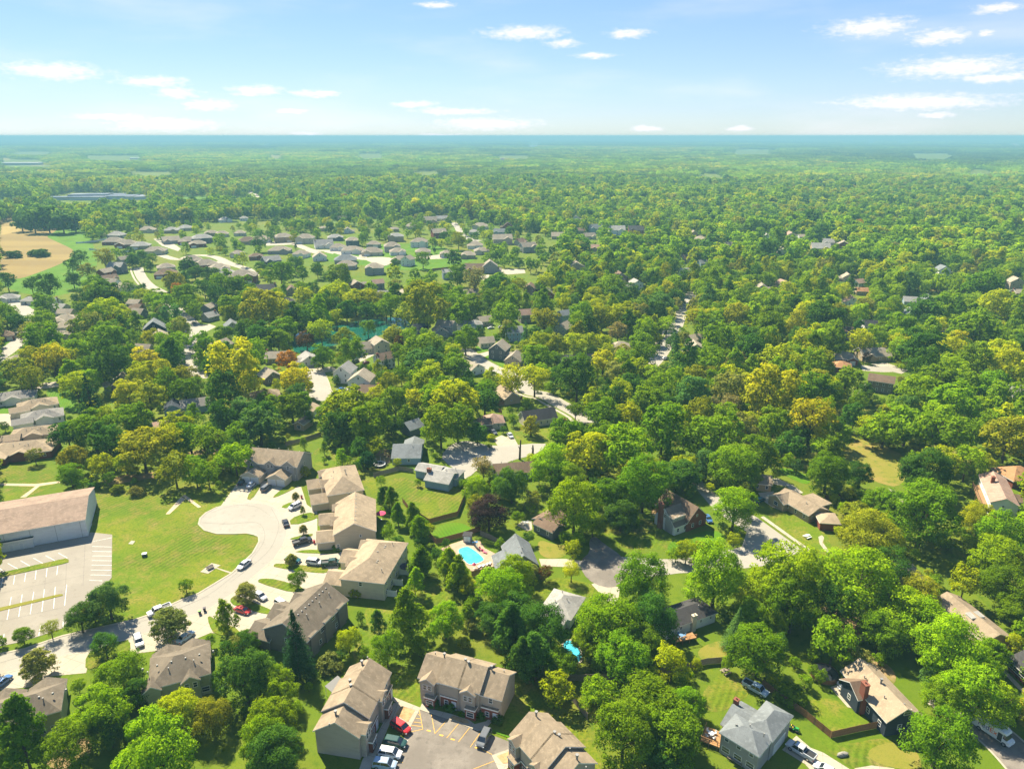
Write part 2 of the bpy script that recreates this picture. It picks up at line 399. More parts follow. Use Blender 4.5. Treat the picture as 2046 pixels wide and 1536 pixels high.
for p in ([(800, 400), (1000, 400), (1080, 260), (1230, 180), (1340, 250), (1280, 340), (1040, 420), (960, 560), (850, 640), (790, 600), (830, 540)], [(980, 800), (1190, 830), (1195, 1090), (1000, 1020), (990, 850)], [(1540, 590), (1750, 620), (1870, 800), (1640, 770)], [(310, 1270), (400, 990), (560, 900), (500, 1080), (440, 1240)], [(1890, 880), (1973, 900), (1973, 1150), (1880, 1060)]):
    protect([full('B', *q) for q in p])
sheet('lawn', 'C', [(60, 780), (140, 830), (230, 930), (300, 1060), (420, 1100), (600, 1220), (700, 1450), (720, 1560), (600, 1480), (560, 1400), (370, 1160), (200, 1150), (0, 1330), (-20, 1100)], LAWN, 0.02)
sheet('lawn', 'G', [(225, 345), (300, 330), (540, 340), (480, 430), (330, 450), (255, 420)], LAWN, 0.02)
sheet('dry_lawn', 'G', [(395, 1110), (540, 1160), (630, 1150), (600, 1250), (415, 1250)], LAWN_DRY, 0.02)
sheet('lawn', 'C', [(360, 170), (640, 230), (700, 290), (600, 340), (400, 270), (240, 320)], LAWN, 0.02)
sheet('lawn', 'G', [(900, 980), (1200, 960), (1290, 1080), (1330, 1200), (1240, 1190), (1000, 1190), (830, 1060)], LAWN, 0.02, guard=False)
protect([full('G', *q) for q in [(980, 1000), (1200, 990), (1290, 1080), (1240, 1150), (1000, 1180), (900, 1080)]])
sheet('lawn', 'G', [(1310, 1150), (1430, 1100), (1660, 1040), (1760, 1130), (1500, 1230), (1330, 1230)], LAWN_VIVID, 0.02, guard=False)
sheet('dry_lawn', 'H', [(690, 470), (860, 385), (1000, 470), (1160, 540), (1130, 760), (930, 720), (740, 610)], LAWN_DRY, 0.02)
sheet('dry_lawn', 'H', [(1130, 470), (1560, 450), (1750, 530), (1600, 620), (1160, 640)], LAWN_DRY, 0.018, guard=False)
sheet('lawn', 'H', [(740, 195), (940, 185), (870, 290), (800, 300)], LAWN, 0.02)
sheet('lawn', 'H', [(120, 925), (290, 925), (480, 1015), (600, 1080), (620, 1225), (470, 1225)], LAWN, 0.02)
sheet('lawn', 'H', [(220, 630), (300, 610), (480, 680), (450, 750)], LAWN_VIVID, 0.02)
sheet('lawn', 'D', [(380, 1080), (620, 1010), (900, 1240), (620, 1310)], LAWN, 0.02)
sheet('lawn', 'D', [(350, 1170), (650, 1380), (1010, 1300), (1240, 1400), (1260, 1600), (800, 1600)], LAWN, 0.02)
sheet('dry_lawn', 'D', [(860, 1390), (1100, 1330), (1240, 1420), (1230, 1560), (900, 1490)], LAWN_DRY, 0.026)
sheet('dry_lawn', 'C', [(1360, 700), (1580, 610), (1610, 750), (1450, 800)], LAWN_DRY, 0.02)
sheet('lawn', 'C', [(1370, 1070), (1530, 860), (1640, 840), (1780, 990), (1650, 1090), (1500, 1150)], LAWN, 0.02)
sheet('lawn', 'H', [(1310, 1170), (1540, 1180), (1610, 1370), (1480, 1340)], LAWN, 0.02)
sheet('lawn', 'D', [(1880, 1180), (2060, 1080), (2060, 1300)], LAWN, 0.02)
sheet('lawn', 'E', [(290, 60), (480, 50), (530, 110), (560, 230), (430, 210)], LAWN_VIVID, 0.02)
sheet('lawn', 'E', [(720, 90), (820, 100), (800, 230), (740, 210)], LAWN, 0.02)
sheet('lawn', 'E', [(-60, 600), (380, 590), (420, 740), (150, 830), (-60, 860)], LAWN, 0.018)
sheet('lawn', 'E', [(-40, 180), (100, 170), (90, 230), (-40, 240)], LAWN_VIVID, 0.018)
sheet('lawn', 'J', [(330, 350), (560, 370), (800, 400), (1050, 440), (1330, 440), (1720, 350), (1500, 330), (1420, 260), (1100, 240), (950, 250), (760, 300), (560, 310)], LAWN_VIVID, 0.02)
protect([full('J', *q) for q in [(100, 230), (500, 210), (900, 220), (1460, 260), (1720, 350), (1330, 440), (1050, 440), (800, 410), (330, 350), (150, 300)]])
sheet('lawn', 'K', [(0, 1060), (60, 1080), (140, 1120), (60, 1140), (-40, 1140)], LAWN_VIVID, 0.02)
sheet('lawn', 'J', [(1690, 1065), (1800, 1045), (1920, 1100), (1840, 1140)], LAWN_VIVID, 0.02)
sheet('lawn', 'J', [(1640, 990), (1740, 980), (1760, 1020), (1650, 1045)], LAWN_VIVID, 0.02)
sheet('lawn', 'J', [(490, 1190), (640, 1180), (740, 1230), (680, 1320), (590, 1320)], LAWN, 0.02)
sheet('lawn', 'I', [(440, 120), (600, 120), (690, 250), (720, 420), (600, 560), (430, 640), (90, 600), (-60, 480), (-60, 400)], LAWN_VIVID, 0.012)
sheet('crop_field', 'I', [(-400, 60), (0, 55), (140, 45), (110, 100), (300, 112), (430, 130), (400, 160), (330, 190), (400, 225), (480, 260), (545, 295), (530, 340), (450, 390), (300, 450), (110, 515), (0, 470), (-400, 420)], CROP, 0.03, round_=2)
sheet('crop_field', 'I', [(-400, 125), (0, 118), (130, 116), (200, 130), (100, 165), (0, 185), (-400, 190)], STUBBLE, 0.045)
sheet('lawn', 'M', [(-300, 445), (170, 440), (230, 460), (60, 478), (-300, 480)], LAWN_VIVID, 0.03)
sheet('lawn', 'M', [(980, 440), (1210, 430), (1210, 468), (1090, 470)], LAWN_VIVID, 0.03)
sheet('lawn', 'M', [(1300, 445), (1450, 440), (1440, 470), (1310, 470)], LAWN_VIVID, 0.03)
sheet('field', 'M', [(430, 208), (620, 205), (760, 215), (780, 236), (560, 232)], LAWN, 0.05)
sheet('field', 'M', [(1570, 203), (1670, 208), (1640, 225), (1570, 218)], LAWN_DRY, 0.05)
sheet('field', 'N', [(870, 204), (1120, 212), (1100, 224), (900, 216)], LAWN, 0.05)
sheet('field', 'O', [(1950, 138), (2200, 134), (2200, 156), (1960, 154)], STUBBLE, 0.06)
sheet('field', 'O', [(1810, 132), (1890, 133), (1880, 141), (1820, 140)], STUBBLE, 0.06)
sheet('field', 'M', [(-100, 222), (50, 222), (60, 236), (-100, 238)], LAWN_DRY, 0.06)
sheet('field', 'M', [(170, 252), (300, 252), (300, 266), (180, 268)], LAWN_DRY, 0.06)

for fx, fy, fw, fh, fm in [q for q in ((1300, 302, 90, 7, LAWN), (1650, 333, 80, 9, LAWN_DRY), (300, 348, 90, 9, LAWN), (850, 346, 70, 8, LAWN), (1110, 320, 110, 8, LAWN_DRY), (1500, 304, 120, 7, LAWN), (1860, 312, 110, 8, LAWN), (610, 302, 100, 7, LAWN_DRY), (60, 306, 90, 7, LAWN), (1420, 352, 60, 8, LAWN),
                          (740, 312, 70, 7, LAWN), (1750, 296, 160, 6, STUBBLE), (420, 296, 120, 6, LAWN), (1000, 296, 140, 6, LAWN), (1960, 345, 70, 8, LAWN), (180, 330, 70, 8, LAWN_DRY)) if q[4] is LAWN and q[1] > 303]:
    sheet('field', 'Z', [(fx - fw / 2, fy), (fx - fw * .3, fy - fh * .45), (fx + fw * .25, fy - fh / 2), (fx + fw / 2, fy - fh * .1), (fx + fw * .3, fy + fh / 2), (fx - fw * .2, fy + fh * .4)], fm, .05)
# low wooded hills on the skyline
hb = MB(); hrn = random.Random(4); ph = [hrn.uniform(0, 6.28) for _ in range(6)]
def ridge(a, base, amp): return base + amp * (.5 * math.sin(a * 9 + ph[0]) + .3 * math.sin(a * 23 + ph[1]) + .22 * math.sin(a * 57 + ph[2]) + .14 * math.sin(a * 141 + ph[3]) + .10 * math.sin(a * 330 + ph[4]))
for R_, base, amp in ((29000, 96, 20),):
    n_ = 520; pts_ = []
    for i in range(n_ + 1):
        a = -1.15 + 2.3 * i / n_; z_ = ridge(a + R_ * .001, base, amp) + hrn.uniform(-3, 3); z_ = min(z_, 117.5); pts_.append((a, z_))
    for (a0, z0), (a1, z1) in zip(pts_, pts_[1:]):
        f0, f1 = (math.sin(a0), math.cos(a0)), (math.sin(a1), math.cos(a1))
        hb.quad([(f1[0] * (R_ - 2600), f1[1] * (R_ - 2600), -.5), (f0[0] * (R_ - 2600), f0[1] * (R_ - 2600), -.5), (f0[0] * R_, f0[1] * R_, z0), (f1[0] * R_, f1[1] * R_, z1)][::-1])
        hb.quad([(f1[0] * R_, f1[1] * R_, z1), (f0[0] * R_, f0[1] * R_, z0), (f0[0] * (R_ + 2600), f0[1] * (R_ + 2600), -.5), (f1[0] * (R_ + 2600), f1[1] * (R_ + 2600), -.5)][::-1])
hills = hb.build('hills', mat('wooded_hill', (.055, .10, .03), .95, [(.002, .4, .6, (.085, .125, .03)), (.012, .4, .65, (.035, .075, .025))], .1, coords='World')); hills['kind'] = 'structure'
# ------------------------------------------------------------------ the cul-de-sac of the townhouses
apron, _ = sheet('driveway', 'Z', [(440, 1012), (474, 965), (480, 950), (514, 959), (575, 964), (602, 973), (613, 1008), (634, 1022), (634, 1098), (692, 1103), (657, 1170), (590, 1200), (520, 1262), (478, 1266), (420, 1264), (345, 1296), (262, 1306), (256, 1275), (369, 1225), (470, 1170), (560, 1080), (560, 1030), (500, 1008)], CONCRETE, 0.03)
sheet('driveway', 'Z', [(184, 1296), (172, 1344), (105, 1350), (60, 1372), (0, 1378), (-90, 1400), (-90, 1360), (45, 1333), (102, 1312)], CONCRETE, 0.03)
road_edge = [(-160, 1348), (0, 1306), (48, 1296), (125, 1270), (268, 1238), (295, 1229), (363, 1198), (397, 1185), (463, 1145), (505, 1105), (518, 1082), (517, 1072), (508, 1068), (494, 1065), (465, 1066), (434, 1066), (409, 1059), (397, 1047), (400, 1035), (412, 1024), (434, 1013), (454, 1008), (497, 1004), (528, 1006), (545, 1011), (560, 1022), (570, 1036), (575, 1052), (573, 1069), (566, 1089), (548, 1116), (522, 1139), (497, 1160), (460, 1189), (409, 1222), (369, 1233), (301, 1262), (236, 1282), (182, 1299), (102, 1316), (45, 1336), (0, 1346), (-160, 1392)]
road, rw = sheet('road', 'Z', road_edge, ASPHALT_PALE, 0.05)
rw = rw[:]
TAR = mat('tar_seam', (.13, .115, .10), .8)
for t, pts in (('E', [(1490, 930), (1650, 880), (1800, 890), (1900, 950)]), ('E', [(1420, 1000), (1600, 1010), (1800, 1000), (1860, 1060), (1850, 1150), (1760, 1270)]), ('A', [(1700, 130), (1500, 290), (1300, 390), (900, 530), (500, 640), (0, 790)]), ('F', [(290, 900), (340, 1000), (330, 1080), (270, 1200), (120, 1330), (0, 1420)])):
    put('tar_seam', ribbon_mesh('tar_seam', spline([U(t, *q) for q in pts]), .07, .082, TAR), road)
kb = put('kerb', ribbon_mesh('kerb', rw[0:21], 0.55, 0.13, KERB, 0.13)); kb['kind'] = 'structure'
kb = put('kerb', ribbon_mesh('kerb', rw[20:42], 0.5, 0.062, KERB, 0.06)); kb['kind'] = 'structure'
ISL = [('F', [(110, 830), (180, 735), (225, 730), (150, 845)]), ('F', [(285, 830), (400, 735), (480, 700), (485, 745), (350, 812)]),
       ('F', [(350, 890), (430, 853), (475, 865), (400, 902)]), ('F', [(415, 975), (550, 925), (620, 945), (620, 972), (430, 1025)]),
       ('F', [(413, 1112), (580, 1073), (580, 1098), (440, 1122)]), ('F', [(440, 1212), (520, 1190), (700, 1195), (790, 1190), (760, 1222)]),
       ('F', [(305, 1298), (330, 1287), (500, 1300), (690, 1315), (690, 1358), (560, 1350), (310, 1315)]), ('F', [(195, 1402), (240, 1393), (330, 1400), (545, 1465), (465, 1502), (200, 1425)]),
       ('A', [(1612, 348), (1660, 310), (1790, 365), (1975, 445), (1900, 455), (1650, 390)]), ('A', [(1460, 452), (1530, 490), (1700, 560), (1640, 600), (1510, 590), (1470, 520)]),
       ('A', [(810, 645), (915, 628), (920, 705), (850, 725), (720, 800), (600, 850), (605, 735), (690, 690)])]
for t, p in ISL: sheet('lawn', t, p, LAWN, 0.10, thick=0.08, round_=1)

# sloping walk pieces in the field, pad of the picnic table, paths
sheet('footpath', 'E', [(1165, 942), (1275, 818), (1305, 835), (1195, 940)], PATH, 0.04)
sheet('footpath', 'E', [(1280, 812), (1302, 804), (1418, 890), (1395, 897)], PATH, 0.045)
pad, pad_w = sheet('concrete_pad', 'E', [(1410, 1347), (1490, 1285), (1552, 1300), (1465, 1360)], CONCRETE, 0.08, thick=0.07)
sheet('footpath', 'E', [(1515, 1320), (1530, 1318), (1640, 1352), (1630, 1362)], CONCRETE, 0.04)
sheet('concrete_pad', 'E', [(903, 1150), (925, 1127), (952, 1130), (935, 1154)], CONCRETE, 0.08, thick=0.07)
sheet('footpath', 'E', [(-60, 722), (250, 728), (415, 708), (425, 720), (270, 745), (-60, 738)], PATH, 0.035)
sheet('footpath', 'E', [(255, 740), (290, 735), (185, 820), (140, 825)], PATH, 0.032)

# ------------------------------------------------------------------ parking lot of the long hall
lot, lot_w = sheet('parking_lot', 'A', [(-160, 40), (0, 5), (600, -110), (640, -130), (790, -113), (786, 190), (700, 290), (580, 400), (480, 500), (440, 545), (280, 600), (130, 645), (0, 672), (-160, 720)], ASPHALT_LOT, 0.045)
def line(parent, t, a, b, m, w=0.11, z=0.078):
    A, B = U(t, *a), U(t, *b)
    o = put('stall_line', ribbon_mesh('stall_line', [A, B], w, z, m), parent)
    return o
for a, b in (((105, 175), (95, 237)), ((182, 158), (173, 217)), ((255, 140), (248, 202)), ((332, 125), (325, 186)), ((407, 110), (400, 171)), ((55, 90), (125, 128)), ((145, 70), (210, 108)),
             ((235, 52), (303, 90)), ((322, 35), (390, 72)), ((412, 17), (475, 52)), ((0, 125), (25, 147)), ((80, 325), (50, 487)), ((157, 308), (132, 466)), ((238, 290), (213, 446)),
             ((313, 272), (295, 430)), ((390, 255), (377, 407)), ((470, 238), (455, 387)), ((650, 4), (786, 7)), ((650, 36), (786, 38)), ((648, 69), (786, 71)), ((645, 101), (786, 103)),
             ((640, 135), (786, 138)), ((637, 170), (780, 173)), ((630, 208), (720, 212)), ((284, 525), (273, 600)), ((447, 480), (443, 542)), ((30, 585), (20, 640)), ((205, 545), (195, 620)),
             ((655, -65), (790, -92)), ((650, -30), (785, -26)), ((120, 565), (112, 630)), ((365, 500), (357, 570)), ((0, 205), (-8, 255)), ((20, 195), (5, 255)), ((14, 200), (-20, 215)), ((14, 222), (-20, 236))):
    line(lot, 'A', a, b, WHITE_LINE)
for a, b in (((470, 60), (462, 240)), ((462, 240), (455, 390)), ((600, -60), (585, 250)), ((0, 300), (600, 170)), ((320, 190), (310, 330)), ((0, 500), (440, 400))):
    line(lot, 'A', a, b, TAR, .06, .076).name = 'tar_seam'
sheet('lawn', 'A', [(-160, 195), (0, 157), (465, 55), (485, 66), (483, 82), (440, 95), (0, 190), (-160, 226)], LAWN, 0.14, thick=0.13, guard=False)
sheet('dry_lawn', 'A', [(-160, 440), (0, 402), (415, 307), (440, 306), (446, 316), (0, 426), (-160, 462)], LAWN_DRY, 0.14, thick=0.13, guard=False)

# ------------------------------------------------------------------ court of the brick-trimmed townhouses
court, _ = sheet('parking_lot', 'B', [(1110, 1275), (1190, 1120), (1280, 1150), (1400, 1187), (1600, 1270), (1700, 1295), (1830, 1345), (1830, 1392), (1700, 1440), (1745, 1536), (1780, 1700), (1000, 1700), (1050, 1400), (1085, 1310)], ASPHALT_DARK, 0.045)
for a, b in (((1190, 1122), (1215, 1255)), ((1215, 1255), (1120, 1277)), ((1180, 1150), (1196, 1160)), ((1165, 1180), (1200, 1182)), ((1150, 1205), (1206, 1212)), ((1135, 1228), (1211, 1237)), ((1275, 1152), (1300, 1287)), ((1300, 1287), (1387, 1190)),
             ((1383, 1317), (1466, 1217)), ((1464, 1346), (1545, 1245)), ((1548, 1382), (1620, 1280)), ((1632, 1398), (1702, 1434)), ((1570, 1537), (1716, 1480)), ((1120, 1305), (1060, 1300)), ((1090, 1400), (1030, 1390)), ((1075, 1490), (1010, 1480))):
    line(court, 'B', a, b, YELLOW_LINE)
for a in ((1257, 1266), (1345, 1298), (1425, 1327), (1595, 1386)):                # faint kerb marks where the stalls end
    line(court, 'B', (a[0] - 14, a[1] - 3), (a[0] + 14, a[1] + 4), YELLOW_LINE, 0.35)
sheet('footpath', 'B', [(985, 1040), (1010, 1030), (1200, 1105), (1190, 1122), (1110, 1272), (1080, 1290), (1000, 1180), (1040, 1080)], CONCRETE, 0.075, thick=0.07)
sheet('mulch_bed', 'B', [(1022, 1152), (1065, 1092), (1160, 1125), (1110, 1205)], MULCH, 0.105, thick=0.03)
sheet('footpath', 'B', [(1040, 1075), (1010, 1070), (840, 1390), (790, 1470), (760, 1560), (840, 1560), (870, 1480), (905, 1400), (960, 1270)], CONCRETE, 0.07, thick=0.06)
sheet('footpath', 'B', [(1190, 1118), (1215, 1060), (1250, 1065), (1260, 1110), (1420, 1150), (1540, 1190), (1580, 1220), (1660, 1200), (1690, 1170), (1712, 1190), (1650, 1262), (1600, 1268), (1400, 1186), (1280, 1148)], CONCRETE, 0.08, thick=0.07)
sheet('mulch_bed', 'B', [(1400, 1180), (1430, 1160), (1525, 1190), (1545, 1215), (1500, 1215)], MULCH, 0.10)
sheet('footpath', 'B', [(1700, 1440), (1830, 1392), (1850, 1500), (1790, 1545), (1750, 1545)], CONCRETE, 0.075, thick=0.07)
sheet('mulch_bed', 'B', [(1735, 1445), (1830, 1410), (1838, 1490), (1780, 1500)], MULCH, 0.10)
sheet('lawn', 'B', [(1695, 1270), (1720, 1258), (1830, 1305), (1825, 1320)], LAWN_VIVID, 0.09, thick=0.08)

# ------------------------------------------------------------------ streets of the old subdivision
sheet('road', 'Z', [(878, 912), (905, 884), (940, 880), (985, 893), (1090, 884), (1090, 894), (1068, 908), (1022, 920), (1010, 926), (985, 930), (958, 929), (945, 948), (928, 956), (915, 940), (900, 932)], ASPHALT_PALE, 0.05, round_=1)
sheet('driveway', 'G', [(88, 412), (150, 385), (185, 400), (235, 462), (130, 472)], CONCRETE, 0.04)
sheet('driveway', 'G', [(185, 398), (205, 372), (235, 400), (268, 460), (235, 464)], CONCRETE, 0.035)
sheet('driveway', 'F', [(1650, 695), (1640, 640), (1690, 600), (1740, 630)], CONCRETE, 0.036)
sheet('road', 'Z', [(1376, 960), (1392, 952), (1445, 1001), (1512, 1033), (1605, 1100), (1560, 1118), (1528, 1130), (1450, 1140), (1357, 1145), (1300, 1152), (1246, 1150), (1240, 1112), (1330, 1117), (1400, 1112), (1482, 1092), (1492, 1062), (1430, 1022)], ASPHALT_PALE, 0.05)
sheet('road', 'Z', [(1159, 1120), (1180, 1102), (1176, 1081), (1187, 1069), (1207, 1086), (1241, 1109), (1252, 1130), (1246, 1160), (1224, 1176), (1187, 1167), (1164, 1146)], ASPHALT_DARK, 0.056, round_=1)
sheet('driveway', 'G', [(412, 1255), (600, 1255), (720, 1270), (735, 1330), (580, 1312), (428, 1305)], CONCRETE, 0.04)
sheet('driveway', 'C', [(640, 235), (700, 215), (840, 260), (830, 340), (800, 385), (740, 350), (690, 290)], CONCRETE, 0.04)
sheet('footpath', 'H', [(118, 962), (140, 955), (475, 1195), (455, 1203)], CONCRETE, 0.04)
sheet('footpath', 'H', [(525, 1100), (550, 1088), (566, 1105), (556, 1140), (606, 1208), (590, 1222), (535, 1150)], CONCRETE, 0.04)
sheet('driveway', 'H', [(1015, 760), (1040, 762), (1130, 820), (1150, 850), (1110, 870), (1080, 820)], CONCRETE, 0.04)
sheet('driveway', 'H', [(100, 790), (215, 780), (190, 830), (270, 920), (200, 890), (140, 850)], CONCRETE, 0.034)
sheet('driveway', 'H', [(200, 690), (240, 690), (350, 740), (420, 790), (380, 800), (300, 745), (210, 730)], CONCRETE, 0.034)
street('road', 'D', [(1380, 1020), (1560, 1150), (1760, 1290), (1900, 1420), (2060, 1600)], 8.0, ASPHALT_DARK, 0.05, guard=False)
protect([full('D', *q) for q in [(1590, 1120), (1973, 1300), (1973, 1536), (1830, 1536), (1700, 1400)]])
sheet('driveway', 'D', [(370, 1300), (470, 1385), (560, 1420), (800, 1570), (800, 1640), (560, 1640), (430, 1500), (270, 1400)], CONCRETE, 0.05)
sheet('driveway', 'D', [(780, 1530), (900, 1510), (1060, 1530), (1060, 1640), (760, 1640)], CONCRETE, 0.046)
sheet('footpath', 'D', [(1835, 840), (1870, 870), (1990, 990), (1990, 1020), (1920, 960), (1820, 850)], CONCRETE, 0.04)
sheet('driveway', 'D', [(1270, 1180), (1340, 1200), (1480, 1330), (1440, 1360), (1330, 1260)], CONCRETE, 0.03, guard=False)
street('road', 'J', [(1560, 1010), (1640, 1075), (1740, 1135), (1860, 1190), (2000, 1240), ('G', 340, 75), ('G', 450, 105), ('G', 560, 165), ('G', 700, 240), ('G', 760, 300)], 7.4, ASPHALT_PALE, 0.05, walk=-6.0)
sheet('driveway', 'J', [(1640, 1055), (1740, 1030), (1770, 1045), (1690, 1080)], CONCRETE, 0.04)
sheet('driveway', 'J', [(1850, 1160), (1980, 1120), (2010, 1150), (1900, 1190)], CONCRETE, 0.04)
street('road', 'J', [(370, 1080), (410, 1130), (455, 1175), (490, 1240), (510, 1310), (515, 1360)], 9.5, ASPHALT_PALE, 0.05, walk=-7.0)
sheet('road', 'J', [(440, 1330), (480, 1300), (560, 1310), (590, 1350), (550, 1395), (480, 1390)], ASPHALT_PALE, 0.054, round_=1)
sheet('driveway', 'J', [(570, 1320), (640, 1310), (700, 1290), (720, 1310), (640, 1335), (590, 1345)], CONCRETE, 0.04)
sheet('driveway', 'J', [(440, 1160), (600, 1140), (640, 1170), (500, 1190)], CONCRETE, 0.04)
sheet('driveway', 'J', [(740, 1090), (880, 1000), (960, 990), (900, 1060), (800, 1110)], CONCRETE, 0.04)
street('road', 'I', [(1010, 420), (1015, 450), (1045, 505), (1095, 555), (1185, 605), (1235, 660), (1310, 745), (1385, 810), (1432, 870), (1405, 930), (1365, 990), (1375, 1060), (1405, 1150), (1480, 1230)], 7.4, ASPHALT_PALE, 0.05, walk=-6.0)
sheet('driveway', 'I', [(1440, 840), (1530, 830), (1580, 850), (1500, 890)], CONCRETE, 0.04)
street('road', 'I', [(-80, 1120), (20, 1050), (110, 980), (170, 920), (190, 830), (190, 740), (120, 690), (60, 670)], 9.0, ASPHALT_PALE, 0.05)
sheet('driveway', 'E', [(-40, 235), (90, 235), (160, 285), (160, 310), (40, 325), (-40, 285)], CONCRETE, 0.035)
sheet('road', 'E', [(240, 55), (300, 20), (470, 0), (490, 30), (300, 60)], CONCRETE, 0.04)
street('road', 'K', [(1085, 1140), (1140, 1085), (1200, 1000), (1260, 900), (1300, 800), (1340, 700), (1370, 650), (1400, 600)], 7.4, ASPHALT_PALE, 0.05, walk=6.0)
sheet('driveway', 'K', [(1030, 1040), (1100, 1040), (1130, 1060), (1050, 1060)], CONCRETE, 0.04)
street('road', 'J', [(1480, 90), (1510, 120), (1540, 170), (1600, 210), (1680, 225)], 8.0, ASPHALT_PALE, 0.05)
street('road', 'J', [(-20, 250), (150, 240), (300, 240), (440, 290), (600, 300), (780, 350), (930, 360), (1080, 355), (1300, 345), (1420, 345)], 9.0, CONCRETE, 0.05)
sheet('driveway', 'J', [(820, 345), (1010, 340), (1060, 370), (1010, 400), (960, 410), (860, 375)], CONCRETE, 0.056, round_=1)
for p in ([(420, 280), (520, 300), (480, 320), (400, 300)], [(540, 290), (640, 300), (600, 320), (540, 305)], [(680, 300), (740, 320), (700, 330), (650, 310)], [(1040, 350), (1090, 330), (1150, 350), (1060, 375)],
          [(1250, 340), (1420, 320), (1480, 350), (1300, 360)], [(100, 235), (300, 225), (340, 250), (120, 260)], [(1760, 450), (1850, 430), (2000, 430), (2010, 460), (1880, 470)], [(1680, 480), (1740, 470), (1760, 490), (1700, 510)], [(800, 320), (860, 330), (850, 350), (790, 340)]):
    sheet('driveway', 'J', p, CONCRETE, 0.045)
street('road', 'I', [(1180, 330), (1300, 360), (1420, 330), (1560, 340), (1680, 390), (1800, 430), (1860, 480)], 8.0, CONCRETE, 0.05)
sheet('driveway', 'I', [(1120, 210), (1200, 200), (1320, 280), (1300, 300), (1180, 260)], CONCRETE, 0.045)
sheet('road', 'M', [(1450, 415), (1475, 412), (1520, 448), (1530, 462), (1490, 458), (1455, 440)], CONCRETE, 0.05)
street('road', 'L', [(860, 1150), (980, 1160), (1080, 1160), (1180, 1180)], 9.0, ASPHALT_PALE, 0.05)
sheet('driveway', 'L', [(930, 1120), (1030, 1110), (1120, 1140), (1080, 1165), (980, 1155)], CONCRETE, 0.045)
sheet('driveway', 'L', [(810, 1310), (860, 1260), (900, 1270), (895, 1330), (830, 1340)], CONCRETE, 0.045)
sheet('dry_lawn', 'L', [(1260, 560), (1380, 570), (1490, 600), (1440, 612), (1300, 580)], LAWN_DRY, 0.03)
sheet('driveway', 'L', [(1420, 860), (1500, 850), (1510, 885), (1430, 890)], CONCRETE, 0.045)
sheet('driveway', 'I', [(1450, 430), (1640, 350), (1680, 380), (1600, 420)], CONCRETE, 0.045, guard=False)
sheet('lawn', 'I', [(180, 700), (260, 690), (260, 720), (200, 730)], LAWN_VIVID, 0.04)
sheet('lawn', 'I', [(-20, 960), (120, 940), (100, 975), (0, 1005)], LAWN_VIVID, 0.04)

for t, p in (('D', [(480, 480), (560, 370), (760, 420), (920, 560), (860, 650), (680, 640)]), ('A', [(300, 1460), (480, 1350), (660, 1300), (620, 1500), (380, 1560)]), ('D', [(760, 740), (900, 720), (1080, 850), (1060, 960), (940, 900)]), ('E', [(700, 700), (900, 660), (1150, 640), (1330, 600), (1340, 640), (1000, 700), (760, 740)]),
             ('C', [(1560, 760), (1620, 750), (1640, 790), (1580, 790)]), ('G', [(1180, 930), (1300, 840), (1340, 850), (1260, 960)]), ('E', [(1250, 520), (1500, 470), (1560, 500), (1400, 560)])):
    sheet('bare_ground', t, p, DIRT, .03, round_=2, guard=False)
for t, p in (('G', [(1200, 830), (1300, 800), (1640, 840), (1660, 1100), (1250, 1130)]), ('E', [(600, 750), (1100, 700), (1400, 720), (1500, 790), (1300, 840), (600, 830)]), ('C', [(1400, 1150), (1560, 1040), (1620, 1400), (1720, 1536), (1560, 1536), (1400, 1400)]), ('H', [(1480, 660), (1700, 640), (1973, 700), (1973, 980), (1700, 960), (1560, 860)]), ('G', [(1480, 720), (1720, 850), (1640, 900), (1500, 800)])):
    protect([full(t, *q) for q in p])
# the pond and its banks
sheet('pond', 'J', [(300, 990), (330, 900), (420, 870), (600, 850), (720, 820), (940, 780), (1100, 785), (1190, 815), (1180, 845), (1100, 875), (930, 915), (880, 950), (700, 960), (480, 1030), (330, 1050)], WATER, 0.06, round_=2)
# ------------------------------------------------------------------ foliage
def leaf_material(name, trans):
    m = bpy.data.materials.new(name); m.use_nodes = True
    N, Lk = m.node_tree.nodes, m.node_tree.links
    N.clear()
    at = N.new('ShaderNodeAttribute'); at.attribute_type = 'INSTANCER'; at.attribute_name = 'tint'
    vr = N.new('ShaderNodeAttribute'); vr.attribute_type = 'GEOMETRY'; vr.attribute_name = 'vary'
    hs = N.new('ShaderNodeHueSaturation')
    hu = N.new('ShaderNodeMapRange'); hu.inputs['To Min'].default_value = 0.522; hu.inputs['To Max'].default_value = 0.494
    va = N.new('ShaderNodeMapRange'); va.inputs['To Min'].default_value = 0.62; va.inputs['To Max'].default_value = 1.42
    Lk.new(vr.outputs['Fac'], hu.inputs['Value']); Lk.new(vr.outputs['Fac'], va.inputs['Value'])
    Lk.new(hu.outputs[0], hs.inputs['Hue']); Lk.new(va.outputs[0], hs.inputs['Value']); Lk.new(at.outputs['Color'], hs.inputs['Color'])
    d = N.new('ShaderNodeBsdfDiffuse'); t = N.new('ShaderNodeBsdfTranslucent')
    warm = N.new('ShaderNodeMix'); warm.data_type = 'RGBA'; warm.blend_type = 'MULTIPLY'; warm.inputs['Factor'].default_value = 1
    warm.inputs['B'].default_value = (1.25, 1.1, 0.5, 1)
    Lk.new(hs.outputs[0], warm.inputs['A']); Lk.new(hs.outputs[0], d.inputs['Color']); Lk.new(warm.outputs['Result'], t.inputs['Color'])
    mx = N.new('ShaderNodeMixShader'); mx.inputs[0].default_value = trans
    Lk.new(d.outputs[0], mx.inputs[1]); Lk.new(t.outputs[0], mx.inputs[2])
    o = N.new('ShaderNodeOutputMaterial'); Lk.new(mx.outputs[0], o.inputs['Surface'])
    return m
LEAF = leaf_material('leaf', 0.44)
NEEDLE = leaf_material('needle', 0.12)

